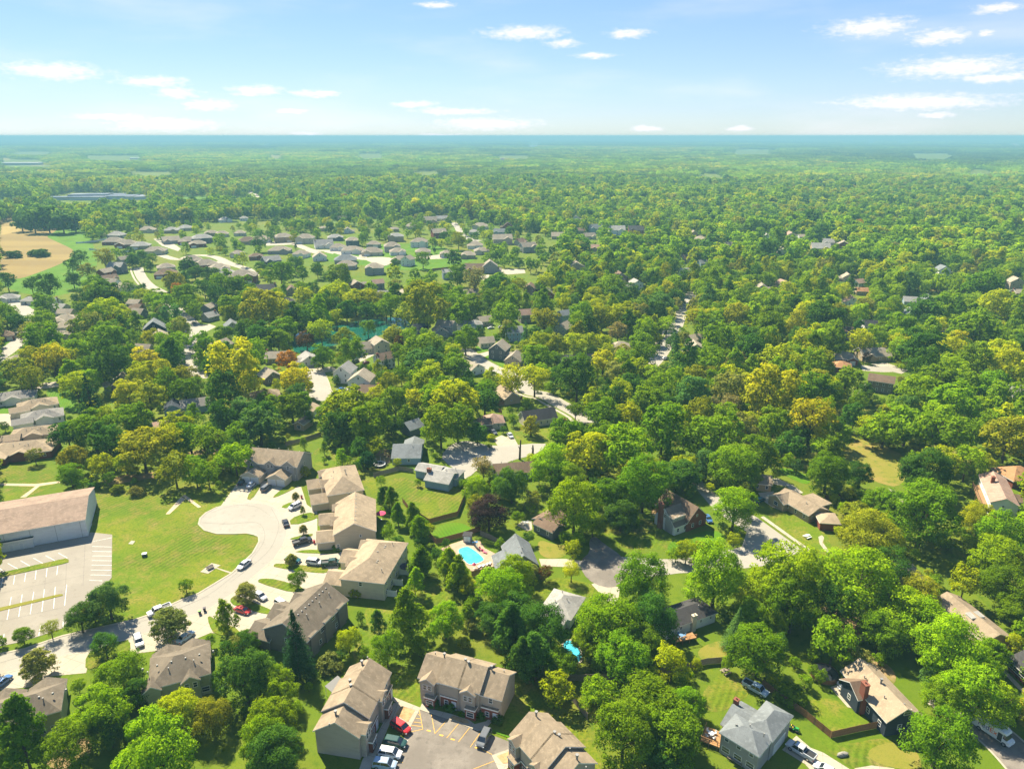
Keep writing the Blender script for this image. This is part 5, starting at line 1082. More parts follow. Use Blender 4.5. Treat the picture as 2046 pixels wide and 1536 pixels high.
h = simple('low flat tan roof beside the curving path and rounded olive bush', 'the low tan roof by the curving path', 'H', (535, 1000), (690, 1010), 7, 2.9, 'h', .3, 'brick', 'tan'); h.done()
h = simple('white two-storey house with pinkish roof and railed rear balcony', 'the white house with the balcony', 'H', (1735, 852), (1950, 887), (1895, 692), 5.6, 'x', .5, 'white', 'rose')
h.win('f', -.3, 4.4, (.7, .9)).row('l', 4, 4.4).row('l', 3, 1.5, (1.9, 1.9)).chimney(-1.5, 2.5, 5, 8.6, 1.0, 1.0).wing(1, 3, 5, 6, 3.2, 'x', .5, 'white', 'brown', side='r')
mb = MB(); x0 = -h.L / 2
mb.box(x0 - 2.2, x0 - .02, -h.W * .35, h.W * .35, 2.75, 2.9)
for i in range(12): mb.box(x0 - 2.2, x0 - 2.12, -h.W * .35 + i * h.W * .7 / 11 - .03, -h.W * .35 + i * h.W * .7 / 11 + .03, 2.9, 3.85)
mb.box(x0 - 2.22, x0 - 2.1, -h.W * .35, h.W * .35, 3.85, 3.93)
for v in (-.33, 0, .33): mb.box(x0 - 2.15, x0 - 2.0, h.W * v - .07, h.W * v + .07, -.1, 2.75)
mb.build('balcony', mat('deck_wood', (.26, .15, .07), .8), h.o); h.done()
h = simple('house with bright rust-orange hip roof next to the white balcony house', 'the rust-roofed house', 'H', (1900, 707), (2130, 690), 11, 3.2, 'h', .5, 'brick', 'rust'); h.vents([(-2, -.3, 'v')]).done()
h = simple('cream cape house with long dark roof on the lawn above the court', 'the dark-roofed cream cape house', 'G', (312, 290), (547, 257), 8.5, 3.2, 'g', .8, 'cream', 'dark')
h.row('f', 5, 1.6).win('l', 0, 4.2).door('f', -2.5).done()
h = simple('small house with pinkish hip roof, beige front and two tall windows above a driveway', 'the pinkish-roofed house above the driveway', 'G', (25, 302), (176, 294), 9, 3.2, 'h', .6, 'cream', 'rose')
h.wing(-2, 5, 6, 8, 3.1, 'x', .5, 'taupe', 'brown', side='l').win('f', -2, 1.9).win('f', 1.6, 1.9).done()
h = simple('long brown-roofed house with pale blue gable end by the street bulb', 'the brown-roofed house by the street bulb', 'G', (95, 662), (385, 640), 8.5, 3.0, 'g', .55, 'sky', 'brown')
h.win('l', 0, 1.7).row('f', 4, 1.6).vents([(-4, .1, 'v'), (0, .1, 'v'), (4, .05, 'v')]).done()
h = simple('long tan-roofed ranch running along the shaded street under tall trees', 'the long tan-roofed ranch', 'D', (1690, 645), (1907, 614), (1470, 320), 3.1, 'x', .45, 'tan', 'taupe')
h.win('f', 0, 1.7).row('r', 7, 1.7).block(0, -h.W * .05, h.L * .45, 2.0, 4.6, 's', .1, 'white', 'pale', .1).done()
h = simple('small tan roof peeping between tall trees above the shaded street', 'the tan roof between the tall trees', 'D', (1130, 205), (1300, 205), 8, 3.0, 'h', .45, 'tan', 'tan'); h.done()
h = simple('brick house with dark roof and brick chimney cut by the frame edge', 'the dark-roofed brick house at the frame edge', 'D', (1850, 745), (2020, 905), 9, 3.0, 'g', .5, 'brick', 'dark')
h.row('f', 4, 1.6, (1.7, 1.35)).chimney(-h.L * .42, h.W * .3, 0, 6.2, 1.3, 1.0).done()
for i, (lab, sh, a, b, c, z, w, rf) in enumerate((
    ('pale-walled villa with grey hip roof, uppermost of the stacked row', 'the uppermost of the stacked villas', (-110, 158), (245, 112), 11, 3.0, 'white', 'grey'),
    ('villa with brown-grey hip roof between two similar villas on the stacked row', 'the second stacked villa', (120, 212), (416, 160), 11, 3.0, 'cream', 'taupe'),
    ('pale-walled villa with grey hip roof next to the watered lawn', 'the stacked villa by the watered lawn', (140, 296), (452, 243), 11.5, 3.0, 'white', 'grey'),
    ('villa with low brown-grey roof just above the brick villa', 'the villa above the brick villa', (48, 412), (382, 370), 10.5, 2.9, 'cream', 'taupe'),
    ('brick villa with tan hip roof and small tree on its lawn', 'the brick villa', (-140, 545), (362, 492), 13, 3.1, 'brick', 'tan'))):
    h = simple(lab, sh, 'E', a, b, c, z, 'h', .42, w, rf, name='villa')
    h.wing(h.L * .05, .6, 6, 7, 3.0, 'x', .42, side='f', wall=w).row('f', 5, 1.6).vents([(-2, -.3, 'v'), (2, -.4, 'b'), (3, -.35, 'v'), (0, -.2, 'b')]).wing(-h.L * .28, 3.0, 6.2, 7, 2.9, 'x', .42, side='f' if i == 4 else 'l', wall=w).done()
h = simple('blue house with grey gable roof among trees above the mown field', 'the blue house above the field', 'E', (1265, 195), (1485, 168), 9, 3.2, 'g', .55, 'sky', 'grey'); h.wing(-h.L * .5 - 3, 1.5, 7, 9, 3.4, 'x', .6, 'sky', 'blueblack', side='f').win('f', 0, 1.8, (.95, 1.35), 1).done()
simple('reddish roof corner showing through the trees above the mown field', 'the reddish roof corner', 'E', (1085, 335), (1200, 310), 7, 2.8, 'g', .4, 'mauve', 'rose').done()
simple('brown-grey hip-roofed house between the trees below the orange tree', 'the brown-grey hip roof', 'F', (140, 128), (355, 102), 9, 3.0, 'h', .5, 'tan', 'taupe').wing(-3, 2, 5, 7, 3, 'x', .5).row('f', 3).done()
simple('small white gable house at the foot of the pale turning street', 'the small white gable house', 'F', (582, 218), (672, 193), 10, 3.0, 'x', .6, 'white', 'taupe').win('f', 0, 1.7).win('f', 0, 4.0, (.7, .9)).done()
simple('small tan cottage tucked beside the terraced lawn', 'the tan cottage', 'F', (437, 303), (517, 312), 8, 3.0, 'x', .5, 'tan', 'taupe').win('f', 0, 1.6, (1.7, 1.35)).done()
simple('tan gable house behind the wooden fence and tall golden trees', 'the tan gable house behind the fence', 'G', (168, 133), (287, 113), 13, 3.2, 'x', .65, 'tan', 'tan').win('f', -.5, 2, (.7, .9)).done()
simple('dark slate-roofed house sunk among trees behind the blue house', 'the dark slate roof in the trees', 'F', (1265, 350), (1370, 315), 8, 3.2, 'g', .6, 'slate', 'slate').done()

# ---- middle distance and far houses: tile, x, y of the roof, width, roof, wall, roof kind, turn in degrees, storeys
FARH = {
'I': [(60, 622, 140, 'grey', 'white', 'h', 0, 1), (220, 638, 130, 'pale', 'white', 'h', -15, 1), (375, 650, 110, 'grey', 'white', 'g', -30, 1), (435, 690, 140, 'pale', 'cream', 'g', -30, 1), (480, 730, 140, 'taupe', 'cream', 'g', -25, 1), (480, 775, 160, 'tan', 'cream', 'h', 0, 1), (485, 825, 165, 'tan', 'white', 'h', 0, 1), (430, 890, 165, 'taupe', 'cream', 'h', 10, 1), (25, 890, 140, 'brown', 'brick', 'h', 20, 1), (120, 1065, 110, 'taupe', 'cream', 'h', 20, 1),
      (770, 435, 120, 'taupe', 'brick', 'g', 50, 2), (850, 395, 125, 'grey', 'slate', 'g', -25, 2), (795, 480, 120, 'brown', 'tan', 'g', 40, 1), (820, 512, 115, 'taupe', 'white', 'g', -40, 1), (920, 545, 150, 'tan', 'white', 'g', -40, 1), (985, 660, 110, 'taupe', 'tan', 'g', -30, 2), (1000, 695, 120, 'brown', 'taupe', 'g', -30, 1), (1010, 732, 105, 'taupe', 'slate', 'g', -30, 1), (1125, 835, 155, 'slate', 'navy', 'x', 0, 2), (1160, 888, 90, 'tan', 'tan', 'x', 10, 1), (1050, 995, 150, 'taupe', 'mauve', 'g', -30, 1), (1100, 1050, 120, 'blueblack', 'slate', 'h', 0, 1),
      (890, 1228, 105, 'tan', 'taupe', 'x', 10, 1), (1520, 690, 90, 'taupe', 'slate', 'g', 60, 2), (1530, 755, 95, 'grey', 'grey', 'g', 50, 1), (1690, 825, 95, 'slate', 'grey', 'x', 20, 1), (1610, 965, 120, 'tan', 'tan', 'x', -30, 1), (1710, 1025, 155, 'blueblack', 'white', 'g', 25, 1),
      (1210, 400, 130, 'taupe', 'cream', 'h', 10, 1), (1210, 445, 140, 'brown', 'brick', 'h', 0, 1), (1400, 350, 150, 'taupe', 'grey', 'h', 15, 1), (1500, 380, 170, 'taupe', 'brick', 'h', 15, 2), (1600, 405, 150, 'tan', 'grey', 'h', 10, 2), (1630, 450, 180, 'grey', 'taupe', 'h', 5, 2), (1770, 460, 190, 'taupe', 'brick', 'h', 0, 2),
      (850, 170, 120, 'pale', 'grey', 'h', -15, 1), (830, 215, 140, 'taupe', 'brick', 'h', -10, 1), (925, 235, 150, 'taupe', 'brick', 'h', -10, 1), (1025, 245, 120, 'grey', 'tan', 'h', 0, 1), (1130, 282, 150, 'taupe', 'cream', 'h', 0, 1), (1075, 132, 110, 'tan', 'cream', 'h', 0, 1), (1250, 135, 100, 'grey', 'tan', 'h', 0, 1), (1350, 118, 92, 'grey', 'cream', 'h', 0, 1), (1245, 208, 130, 'tan', 'grey', 'g', 10, 1), (1370, 212, 120, 'taupe', 'brick', 'h', 0, 1), (1470, 190, 160, 'grey', 'slate', 'h', 10, 2), (1540, 155, 95, 'taupe', 'tan', 'h', 0, 1), (1620, 160, 90, 'tan', 'cream', 'h', 0, 1), (1750, 155, 80, 'tan', 'cream', 'h', 0, 1),
      (1805, 212, 130, 'brown', 'tan', 'h', 0, 1), (1730, 302, 95, 'taupe', 'cream', 'h', 0, 1), (1640, 60, 100, 'pale', 'white', 'h', 20, 1), (1780, 50, 60, 'pale', 'white', 'h', 0, 1), (1440, 232, 120, 'taupe', 'brick', 'h', 10, 1), (900, 345, 90, 'taupe', 'grey', 'g', 40, 1)],
'J': [(75, 200, 140, 'tan', 'white', 'h', 0, 1), (240, 182, 140, 'taupe', 'tan', 'h', 10, 2), (400, 190, 130, 'taupe', 'cream', 'h', -10, 2), (215, 278, 160, 'taupe', 'grey', 'h', 0, 1), (370, 305, 125, 'taupe', 'white', 'h', -15, 1), (505, 327, 130, 'tan', 'white', 'x', 10, 1), (535, 240, 140, 'pale', 'white', 'g', 10, 1), (640, 257, 110, 'taupe', 'white', 'h', 0, 1), (745, 277, 150, 'taupe', 'white', 'h', 0, 1), (890, 290, 140, 'taupe', 'cream', 'h', 0, 1), (620, 187, 112, 'grey', 'slate', 'h', 0, 1), (745, 207, 98, 'tan', 'slate', 'h', 0, 2), (900, 235, 98, 'taupe', 'grey', 'h', 0, 1), (1035, 248, 118, 'taupe', 'grey', 'h', 0, 2), (1060, 178, 115, 'grey', 'tan', 'h', 0, 2), (1075, 287, 118, 'taupe', 'white', 'h', 0, 1),
      (1235, 217, 122, 'taupe', 'white', 'h', 0, 2), (1260, 287, 108, 'taupe', 'cream', 'h', 0, 1), (1095, 347, 115, 'taupe', 'grey', 'h', 0, 1), (695, 345, 155, 'slate', 'grey', 'h', 0, 1), (700, 385, 142, 'taupe', 'grey', 'h', 0, 1), (905, 402, 125, 'tan', 'grey', 'h', 0, 2), (1150, 345, 90, 'taupe', 'white', 'x', -20, 2), (1180, 107, 92, 'tan', 'cream', 'h', 0, 1), (1315, 67, 92, 'taupe', 'tan', 'g', 0, 1), (1400, 52, 82, 'grey', 'cream', 'g', 0, 1), (1375, 152, 112, 'tan', 'brick', 'g', 10, 2), (1630, 147, 72, 'pale', 'white', 'h', 0, 1), (1680, 107, 112, 'tan', 'cream', 'h', 0, 1), (1820, 147, 82, 'slate', 'sky', 'g', 0, 1), (1880, 107, 72, 'brown', 'brick', 'x', 0, 1), (1640, 242, 112, 'tan', 'white', 'h', 0, 1), (1690, 282, 112, 'taupe', 'cream', 'h', 0, 1),
      (1840, 197, 140, 'tan', 'mauve', 'g', 10, 2), (1440, 302, 105, 'taupe', 'cream', 'h', 0, 1), (1590, 312, 105, 'tan', 'tan', 'h', 0, 1), (1970, 217, 85, 'brown', 'grey', 'g', 60, 1), (2000, 267, 95, 'taupe', 'grey', 'g', 30, 1), (150, 352, 142, 'grey', 'slate', 'g', 30, 2), (40, 322, 100, 'brown', 'brick', 'h', 0, 1), (110, 562, 155, 'dark', 'white', 'g', 10, 1), (300, 570, 95, 'brown', 'tan', 'x', 10, 1), (270, 650, 110, 'dark', 'navy', 'h', 0, 2), (770, 522, 92, 'taupe', 'brick', 'x', 20, 1), (930, 515, 92, 'rose', 'slate', 'g', 20, 2), (965, 597, 92, 'pale', 'cream', 'g', 0, 1), (1125, 595, 62, 'tan', 'tan', 'x', 20, 2),
      (1640, 412, 140, 'brown', 'brick', 'g', 0, 1), (1750, 392, 112, 'taupe', 'grey', 'x', 10, 2), (1440, 437, 82, 'pale', 'sky', 'g', 10, 2), (1610, 590, 132, 'tan', 'cream', 'g', 20, 1), (1710, 785, 112, 'tan', 'mauve', 'g', 20, 1), (2010, 738, 85, 'rose', 'taupe', 'g', 10, 2), (1430, 818, 155, 'taupe', 'grey', 'g', -20, 2), (1560, 812, 85, 'pale', 'white', 'h', 0, 1), (1640, 808, 115, 'pale', 'sky', 'h', 10, 1), (1385, 862, 82, 'taupe', 'grey', 'x', 20, 1), (1720, 938, 132, 'tan', 'cream', 'g', 10, 1), (1820, 985, 150, 'tan', 'slate', 'x', -25, 2), (1930, 1062, 105, 'taupe', 'mauve', 'x', -20, 1), (1240, 845, 120, 'blueblack', 'slate', 'g', 15, 1), (940, 945, 65, 'tan', 'cream', 'x', 30, 2), (850, 978, 85, 'tan', 'cream', 'g', 10, 1),
      (975, 1055, 145, 'brown', 'white', 'g', 35, 2), (690, 1145, 145, 'pale', 'white', 'x', -20, 2), (810, 1205, 185, 'tan', 'white', 'x', -20, 2), (870, 1292, 125, 'brown', 'tan', 'g', -20, 1), (420, 1060, 65, 'pale', 'white', 'x', 20, 1), (200, 1045, 180, 'taupe', 'tan', 'g', 0, 1), (140, 1182, 112, 'taupe', 'taupe', 'x', 30, 1), (1620, 1122, 105, 'tan', 'white', 'x', 30, 1), (530, 122, 62, 'tan', 'cream', 'h', 0, 1), (710, 137, 55, 'taupe', 'white', 'x', 0, 1), (670, 47, 80, 'tan', 'cream', 'g', 10, 1), (1050, 127, 70, 'taupe', 'tan', 'h', 0, 1)],
'K': [(150, 222, 95, 'brown', 'grey', 'g', 50, 1), (200, 252, 132, 'taupe', 'grey', 'g', 30, 2), (420, 177, 92, 'tan', 'tan', 'g', 0, 1), (575, 137, 75, 'brown', 'tan', 'g', 10, 1), (690, 122, 105, 'slate', 'sky', 'g', 10, 2), (850, 132, 112, 'pale', 'white', 'g', 0, 2), (990, 132, 105, 'dark', 'brick', 'g', 10, 2), (650, 178, 92, 'tan', 'cream', 'g', 20, 1), (550, 392, 112, 'tan', 'tan', 'x', 10, 1), (705, 262, 85, 'rose', 'mauve', 'g', 0, 1), (870, 470, 112, 'brown', 'taupe', 'x', 20, 2), (990, 515, 85, 'pale', 'white', 'x', 20, 2), (1345, 432, 75, 'pale', 'white', 'g', 30, 1), (1480, 372, 85, 'slate', 'sky', 'g', 20, 1), (1350, 335, 95, 'brown', 'tan', 'g', 30, 1),
      (1410, 167, 75, 'taupe', 'tan', 'x', 0, 1), (1460, 197, 85, 'tan', 'cream', 'h', 0, 1), (1220, 67, 55, 'pale', 'white', 'g', 0, 1), (1660, 242, 95, 'tan', 'mauve', 'g', 20, 1), (1940, 182, 55, 'pale', 'white', 'x', 0, 1), (340, 592, 105, 'taupe', 'brick', 'x', 10, 1), (215, 548, 65, 'brown', 'taupe', 'x', 0, 2), (470, 740, 105, 'slate', 'sky', 'g', 30, 2), (460, 835, 122, 'taupe', 'sage', 'x', -20, 2), (880, 968, 125, 'tan', 'tan', 'h', 0, 1), (1410, 915, 95, 'tan', 'cream', 'g', 40, 1), (1420, 975, 115, 'tan', 'tan', 'x', 10, 2), (610, 1060, 150, 'soot', 'cream', 'g', 15, 1), (500, 1062, 115, 'taupe', 'cream', 'h', 0, 1), (100, 865, 132, 'grey', 'sky', 'g', 10, 2), (1910, 552, 65, 'taupe', 'grey', 'x', 0, 1), (550, 55, 60, 'pale', 'white', 'x', 0, 1)],
'L': [(40, 162, 95, 'rust', 'cream', 'g', 0, 1), (170, 182, 65, 'pale', 'white', 'x', 0, 1), (340, 172, 125, 'rose', 'cream', 'x', 10, 2), (430, 182, 75, 'tan', 'white', 'g', 10, 2), (620, 222, 75, 'grey', 'grey', 'g', 0, 2), (560, 262, 125, 'pale', 'tan', 'g', 0, 1), (730, 240, 105, 'taupe', 'brick', 'x', 0, 2), (280, 282, 65, 'tan', 'cream', 'x', 10, 1), (760, 472, 65, 'tan', 'mauve', 'x', 0, 1), (840, 512, 95, 'rose', 'white', 'g', 50, 1), (860, 572, 75, 'rust', 'tan', 'g', 10, 1), (290, 522, 95, 'rose', 'mauve', 'x', 20, 1), (1455, 418, 92, 'slate', 'white', 'x', 10, 2), (1985, 505, 95, 'tan', 'mauve', 'x', 10, 2), (2010, 585, 85, 'tan', 'tan', 'g', 20, 1), (790, 642, 62, 'rose', 'white', 'x', 0, 1), (1215, 645, 85, 'pale', 'sky', 'g', 0, 1),
      (1350, 638, 65, 'slate', 'slate', 'x', 0, 1), (1225, 735, 90, 'slate', 'sky', 'x', 10, 2), (920, 820, 92, 'dark', 'white', 'g', 20, 2), (770, 862, 92, 'brown', 'taupe', 'g', -10, 2), (735, 1050, 180, 'tan', 'brick', 'h', 0, 1), (945, 1025, 235, 'taupe', 'tan', 'g', 15, 1), (1010, 1215, 190, 'brown', 'taupe', 'g', -10, 2), (2010, 1285, 75, 'pale', 'grey', 'g', 20, 1), (720, 1110, 80, 'rust', 'brick', 'h', 0, 1)]}
ROOFW = dict(tan='tan', taupe='brown-grey', soot='sooty', dark='dark', slate='slate grey', pale='pale grey', brown='brown', rust='rust-orange', rose='pinkish', grey='grey', blueblack='blue-black')
WALLW = dict(beige='beige', cream='cream', white='white', sky='pale blue', grey='grey', brick='brick', navy='dark blue', tan='tan', sage='sage green', taupe='dark taupe', slate='slate grey', mauve='mauve-beige')
KINDW = dict(h='hip-roofed', g='gable-roofed', x='front-gabled')
def place_words(t, x, y):
    px, py = full(t, x, y)
    best = min(((math.hypot(px - ax, (py - ay) * 1.6), w) for ax, ay, w in (
        (700, 640, 'near the pond'), (210, 560, 'near the crop field'), (280, 480, 'near the white vinyl fence'), (700, 500, 'in the open subdivision'), (900, 455, 'on the far edge of the subdivision'), (420, 540, 'in the cluster above the winding street'),
        (300, 620, 'along the winding street'), (100, 640, 'in the shaded villa row'), (640, 745, 'by the short dead-end street'), (1000, 690, 'on the street below the pond'), (1330, 680, 'along the shaded straight street'), (1230, 560, 'deep in the woods past the pond'), (1400, 470, 'in the far wooded blocks'), (1600, 470, 'at the far edge of the woods'),
        (1720, 700, 'round the small wooded court'), (1850, 580, 'hidden in the thick woods'), (1980, 570, 'in the woods at the frame edge'), (1130, 480, 'past the subdivision'), (520, 570, 'uphill of the pond'), (1020, 560, 'by the subdivision woods'))))
    return best[1]
hr = random.Random(77)
for t, rows in FARH.items():
    for x, y, w, rf, wl_, kind, turn, st in rows:
        py_ = full(t, x, y)[1]
        z = (3.0 if st == 1 else 5.4) + (0.9 if py_ < 560 else 0.3)
        X, Y = U(t, x, y, z + 1.2)
        m = w / TILES[t][2] * depth(X, Y, z) / FOCAL
        turn = turn + hr.uniform(-8, 8)
        a = abs(math.radians(turn))
        asp = hr.uniform(.68, .8)
        L = m * (1.1 if py_ < 560 else 1.05) / (math.cos(a) + asp * math.sin(a)) - .8
        L = min(max(L, 8.5), 22); W = min(max(L * asp, 7.5), 14)
        if kind == 'x': L, W = min(L, 13), max(W, 10)
        face = math.atan2(X, Y)                             # turned to its own street, measured from the line of sight
        near = Y < 520
        rf2 = dict(tan='sand', taupe='fawn', grey='ash').get(rf, rf)
        lab = f'{ROOFW[rf]} {KINDW[kind]} house with {WALLW[wl_]} walls {place_words(t, x, y)}'
        h = House.at('house', lab, 'house', (X, Y), -face * .6 + math.radians(turn), L, W, z, kind, hr.choice((.58, .66, .75)) if kind != 'h' else hr.choice((.52, .60)), wl_, rf2, .45, 2 if near else 1)
        if kind == 'h':
            h.wing(hr.choice((-1, 1)) * L * .24, hr.uniform(1.2, 2.4), L * .40, W * .62, z, 'x' if hr.random() < .6 else 'h', .5)
            if near: h.vents([(hr.uniform(-2, 2), -.3, 'v'), (hr.uniform(-2, 2), .3, 'v')])
        elif kind == 'g':
            if L > 11: h.wing(hr.choice((-1, 1)) * L * .25, hr.uniform(1, 2.2), L * .38, W * .6, z - hr.choice((0, .3)), 'x', .6)
            if hr.random() < .35: h.chimney(hr.choice((-1, 1)) * L * .46, hr.uniform(-.1, .2) * W, 0, z + W * .36)
        else:
            if hr.random() < .7: h.wing(-1.0, hr.uniform(2.5, 4), W * .5, 6, 2.8, 'x', .5, side=hr.choice('lr'))
        nw = 3 if not near else 4
        h.row('f', nw if kind != 'x' else 2, 1.6)
        if st == 2: h.row('f', nw if kind != 'x' else 2, 4.2)
        if kind == 'x': h.win('f', 0, z + 1.3, (.95, 1.35))
        h.row('l' if X > 0 else 'r', 2, 1.6)
        if hr.random() < .5 and len(h.blocks) > 1 and kind == 'h': h.garage('f', 0, 4.9 if h.blocks[1][2] > 5.6 else 2.6, 1)
        h.done()

# ---- the school and far roofs
sc = tag(empty('school_building', (*U('M', 575, 462), 0), .12), 'sprawling low school with flat blue-grey roofs beyond the crop field', 'school')
mbw, mbr = MB(), MB()
for x0, x1, y0, y1, z in ((-150, -70, -30, 10, 5), (-95, 25, 0, 60, 8), (-70, 40, -45, -2, 5.5), (30, 120, -25, 35, 6), (100, 170, -40, 5, 5), (-40, 60, 58, 95, 6), (115, 190, 12, 50, 5)):
    x0, x1, y0, y1 = (.58 * q for q in (x0, x1, y0, y1)); mbw.box(x0, x1, y0, y1, -.3, z); mbr.box(x0 - 1, x1 + 1, y0 - 1, y1 + 1, z, z + .8)
mbw.build('wall', WALL['steel'], sc); mbr.build('roof', mat('school_roof', (.065, .09, .14), .9, [(.02, .45, .65, (.17, .19, .22))]), sc)
protect([full('M', *q) for q in ((280, 440), (400, 412), (550, 412), (720, 428), (870, 440), (860, 475), (640, 480), (400, 490), (290, 465))])
for t, x, y, L, W, z, c in (('M', 108, 262, 190, 60, 8, (.3, .3, .32)), ('M', 800, 230, 60, 30, 7, (.62, .62, .6)), ('O', 1350, 126, 300, 90, 12, (.66, .66, .66)), ('N', 955, 234, 40, 18, 8, (.7, .5, .45)), ('O', 1150, 126, 260, 60, 10, (.6, .6, .58)), ('N', 1135, 156, 130, 40, 10, (.65, .63, .6)), ('M', 1560, 165, 90, 30, 9, (.62, .62, .6)), ('M', 945, 158, 60, 30, 9, (.65, .65, .65))):
    X, Y = U(t, x, y); o = tag(empty('warehouse', (X, Y, 0), .1), 'long pale flat-roofed building far off among the woods', 'warehouse', 'far pale buildings in the woods')
    mb = MB(); mb.box(-L / 2, L / 2, -W / 2, W / 2, -.3, z); mb.build('wall', mat('far_wall%.2f' % c[0], c), o)
    mb = MB(); mb.box(-L / 2 - 1, L / 2 + 1, -W / 2 - 1, W / 2 + 1, z, z + 1.2); mb.build('roof', mat('far_roof%.2f' % c[0], sc3(c, 1.15)), o)
    r = L * .55 * FOCAL / Y; px, py = shot(X, Y); protect([(px - r, py - 8), (px + r, py - 8), (px + r, py + 3), (px - r, py + 3)])
# ------------------------------------------------------------------ cars
TYRE = mat('tyre_rubber', (.02, .02, .02), .9)
RIM = mat('wheel_rim', (.45, .45, .46), .35, metal=.8)
CGLASS = mat('car_glass', (.015, .02, .028), .06, spec=.9)
LAMP = mat('headlight_glass', (.75, .75, .72), .15)
REAR = mat('tail_light', (.35, .01, .01), .2)
PLASTIC = mat('black_plastic', (.025, .025, .027), .6)
def paint(name, c): return mat('paint_' + name, c, .22, spec=.6)
PAINT = {k: paint(k, c) for k, c in dict(white=(.66, .66, .65), silver=(.42, .43, .44), grey=(.11, .115, .12), black=(.018, .019, .022), red=(.42, .02, .02), green=(.02, .06, .05), teal=(.02, .10, .12), blue=(.05, .13, .30), maroon=(.14, .015, .02), iceblue=(.30, .38, .46)).items()}
def loft(mb, st, mi=0, cap=True):
    """st: sections of equal point count along x, each a list of (x, y, z)"""
    n0 = len(mb.v); k = len(st[0])
    for s_ in st: mb.v += s_
    for i in range(len(st) - 1):
        for j in range(k):
            a = n0 + i * k + j; b = n0 + i * k + (j + 1) % k
            mb.f.append((a, b, b + k, a + k)); mb.m.append(mi)
    if cap:
        mb.f.append(tuple(n0 + j for j in reversed(range(k)))); mb.m.append(mi)
        mb.f.append(tuple(n0 + (len(st) - 1) * k + j for j in range(k))); mb.m.append(mi)
def sec(x, w, z0, z1, r=.12):
    return [(x, -w, z0 + .05), (x, -w, z1 - r), (x, -w + r, z1), (x, w - r, z1), (x, w, z1 - r), (x, w, z0 + .05), (x, w - .1, z0), (x, -w + .1, z0)]
CARK = dict(      # body sections (x, half width, bottom, top), cabin sections (x bottom, x top, ...)
    sedan=dict(L=4.7, body=[(-2.35, .72, .38, .82), (-2.2, .86, .28, .95), (-1.5, .90, .24, 1.0), (0, .91, .22, .98), (1.2, .90, .24, .95), (2.0, .86, .28, .82), (2.35, .68, .36, .68)], cab=(-1.75, -1.05, .55, 1.35, .97, 1.45), wheels=(-1.4, 1.42), r=.33),
    suv=dict(L=4.7, body=[(-2.3, .80, .42, 1.05), (-2.2, .90, .34, 1.15), (-1.4, .94, .30, 1.17), (0, .95, .28, 1.14), (1.2, .94, .30, 1.10), (2.0, .90, .34, 1.0), (2.32, .76, .42, .85)], cab=(-2.22, -1.95, .75, 1.5, 1.13, 1.74), wheels=(-1.4, 1.42), r=.37),
    pickup=dict(L=5.7, body=[(-2.85, .92, .5, 1.1), (-2.7, .96, .42, 1.12), (-.5, .97, .38, 1.12), (.6, .97, .38, 1.14), (1.9, .96, .4, 1.12), (2.6, .94, .44, 1.05), (2.85, .84, .5, .95)], cab=(-.75, -.6, 1.15, 1.75, 1.1, 1.88), wheels=(-1.75, 1.8), r=.40))
CAR_PROTO = {}
def car_proto(kind, colour):
    if (kind, colour) in CAR_PROTO: return copy_tree(CAR_PROTO[kind, colour])
    k = CARK[kind]; root = empty('pickup_truck' if kind == 'pickup' else 'car', (0, 0, 0))
    mb = MB(); loft(mb, [sec(*s_) for s_ in k['body']]); body = mb.build('body', PAINT[colour], root)
    xb, xbt, xft, xf, zb, zt = k['cab']
    def ring(z, x0, x1, w): return [(x0, -w, z), (x1, -w, z), (x1, w, z), (x0, w, z)]
    wb, wt = k['body'][3][1] - .06, k['body'][3][1] - .24
    mg = MB(); mg.hexa(ring(zb - .08, xb, xf, wb) + ring(zt - .06, xbt, xft, wt)); mg.build('window_glass', CGLASS, root)
    mr = MB(); mr.hexa(ring(zt - .058, xbt - .03, xft + .03, wt + .02) + ring(zt + .02, xbt + .12, xft - .12, wt - .1))
    for xa, xt in ((xb, xbt), (xf, xft)):
        for s_ in (-1, 1): mr.cyl((xa, s_ * (wb - .01), zb - .05), (xt, s_ * (wt), zt - .03), .05, .05, 5)
    mid = (xbt + xft) / 2
    for s_ in (-1, 1): mr.cyl((mid, s_ * (wb + .0), zb - .05), (mid, s_ * (wt + .01), zt - .03), .05, .05, 5)
    mr.build('roof', PAINT[colour], root)
    if kind == 'pickup':
        mp = MB(); mp.box(-2.7, -.85, -.80, .80, 1.10, 1.135); mp.build('cargo_bed', PLASTIC, root)
        ms = MB()
        for y0, y1 in ((-.97, -.82), (.82, .97)): ms.box(-2.8, -.75, y0, y1, 1.05, 1.38)
        ms.box(-2.87, -2.75, -.97, .97, 1.0, 1.38); ms.build('bed_side', PAINT[colour], root)
    mw = MB(); mw.cyl((0, -.11, 0), (0, .11, 0), k['r'], k['r'], 14); wm_ = mw.mesh('wheel', TYRE)
    mh = MB(); mh.cyl((0, -.125, 0), (0, .125, 0), k['r'] * .6, k['r'] * .6, 10); rm_ = mh.mesh('rim', RIM)
    for x in k['wheels']:
        for s_ in (-1, 1):
            w_ = put('wheel', wm_, root, (x, s_ * (k['body'][3][1] - .10), k['r'])); put('rim', rm_, w_)
    fx, fw, fz0, fz1 = k['body'][-1]
    for s_ in (-1, 1):
        ml = MB(); ml.box(fx - .2, fx + .02, s_ * (fw - .08) - .17, s_ * (fw - .08) + .17, fz1 - .22, fz1 - .06); ml.build('headlight', LAMP, root)
        ml = MB(); rx, rw, rz0, rz1 = k['body'][0]; ml.box(rx - .02, rx + .15, s_ * (rw - .06) - .13, s_ * (rw - .06) + .13, rz1 - .3, rz1 - .06); ml.build('tail_light', REAR, root)
    CAR_PROTO[kind, colour] = root
    return root
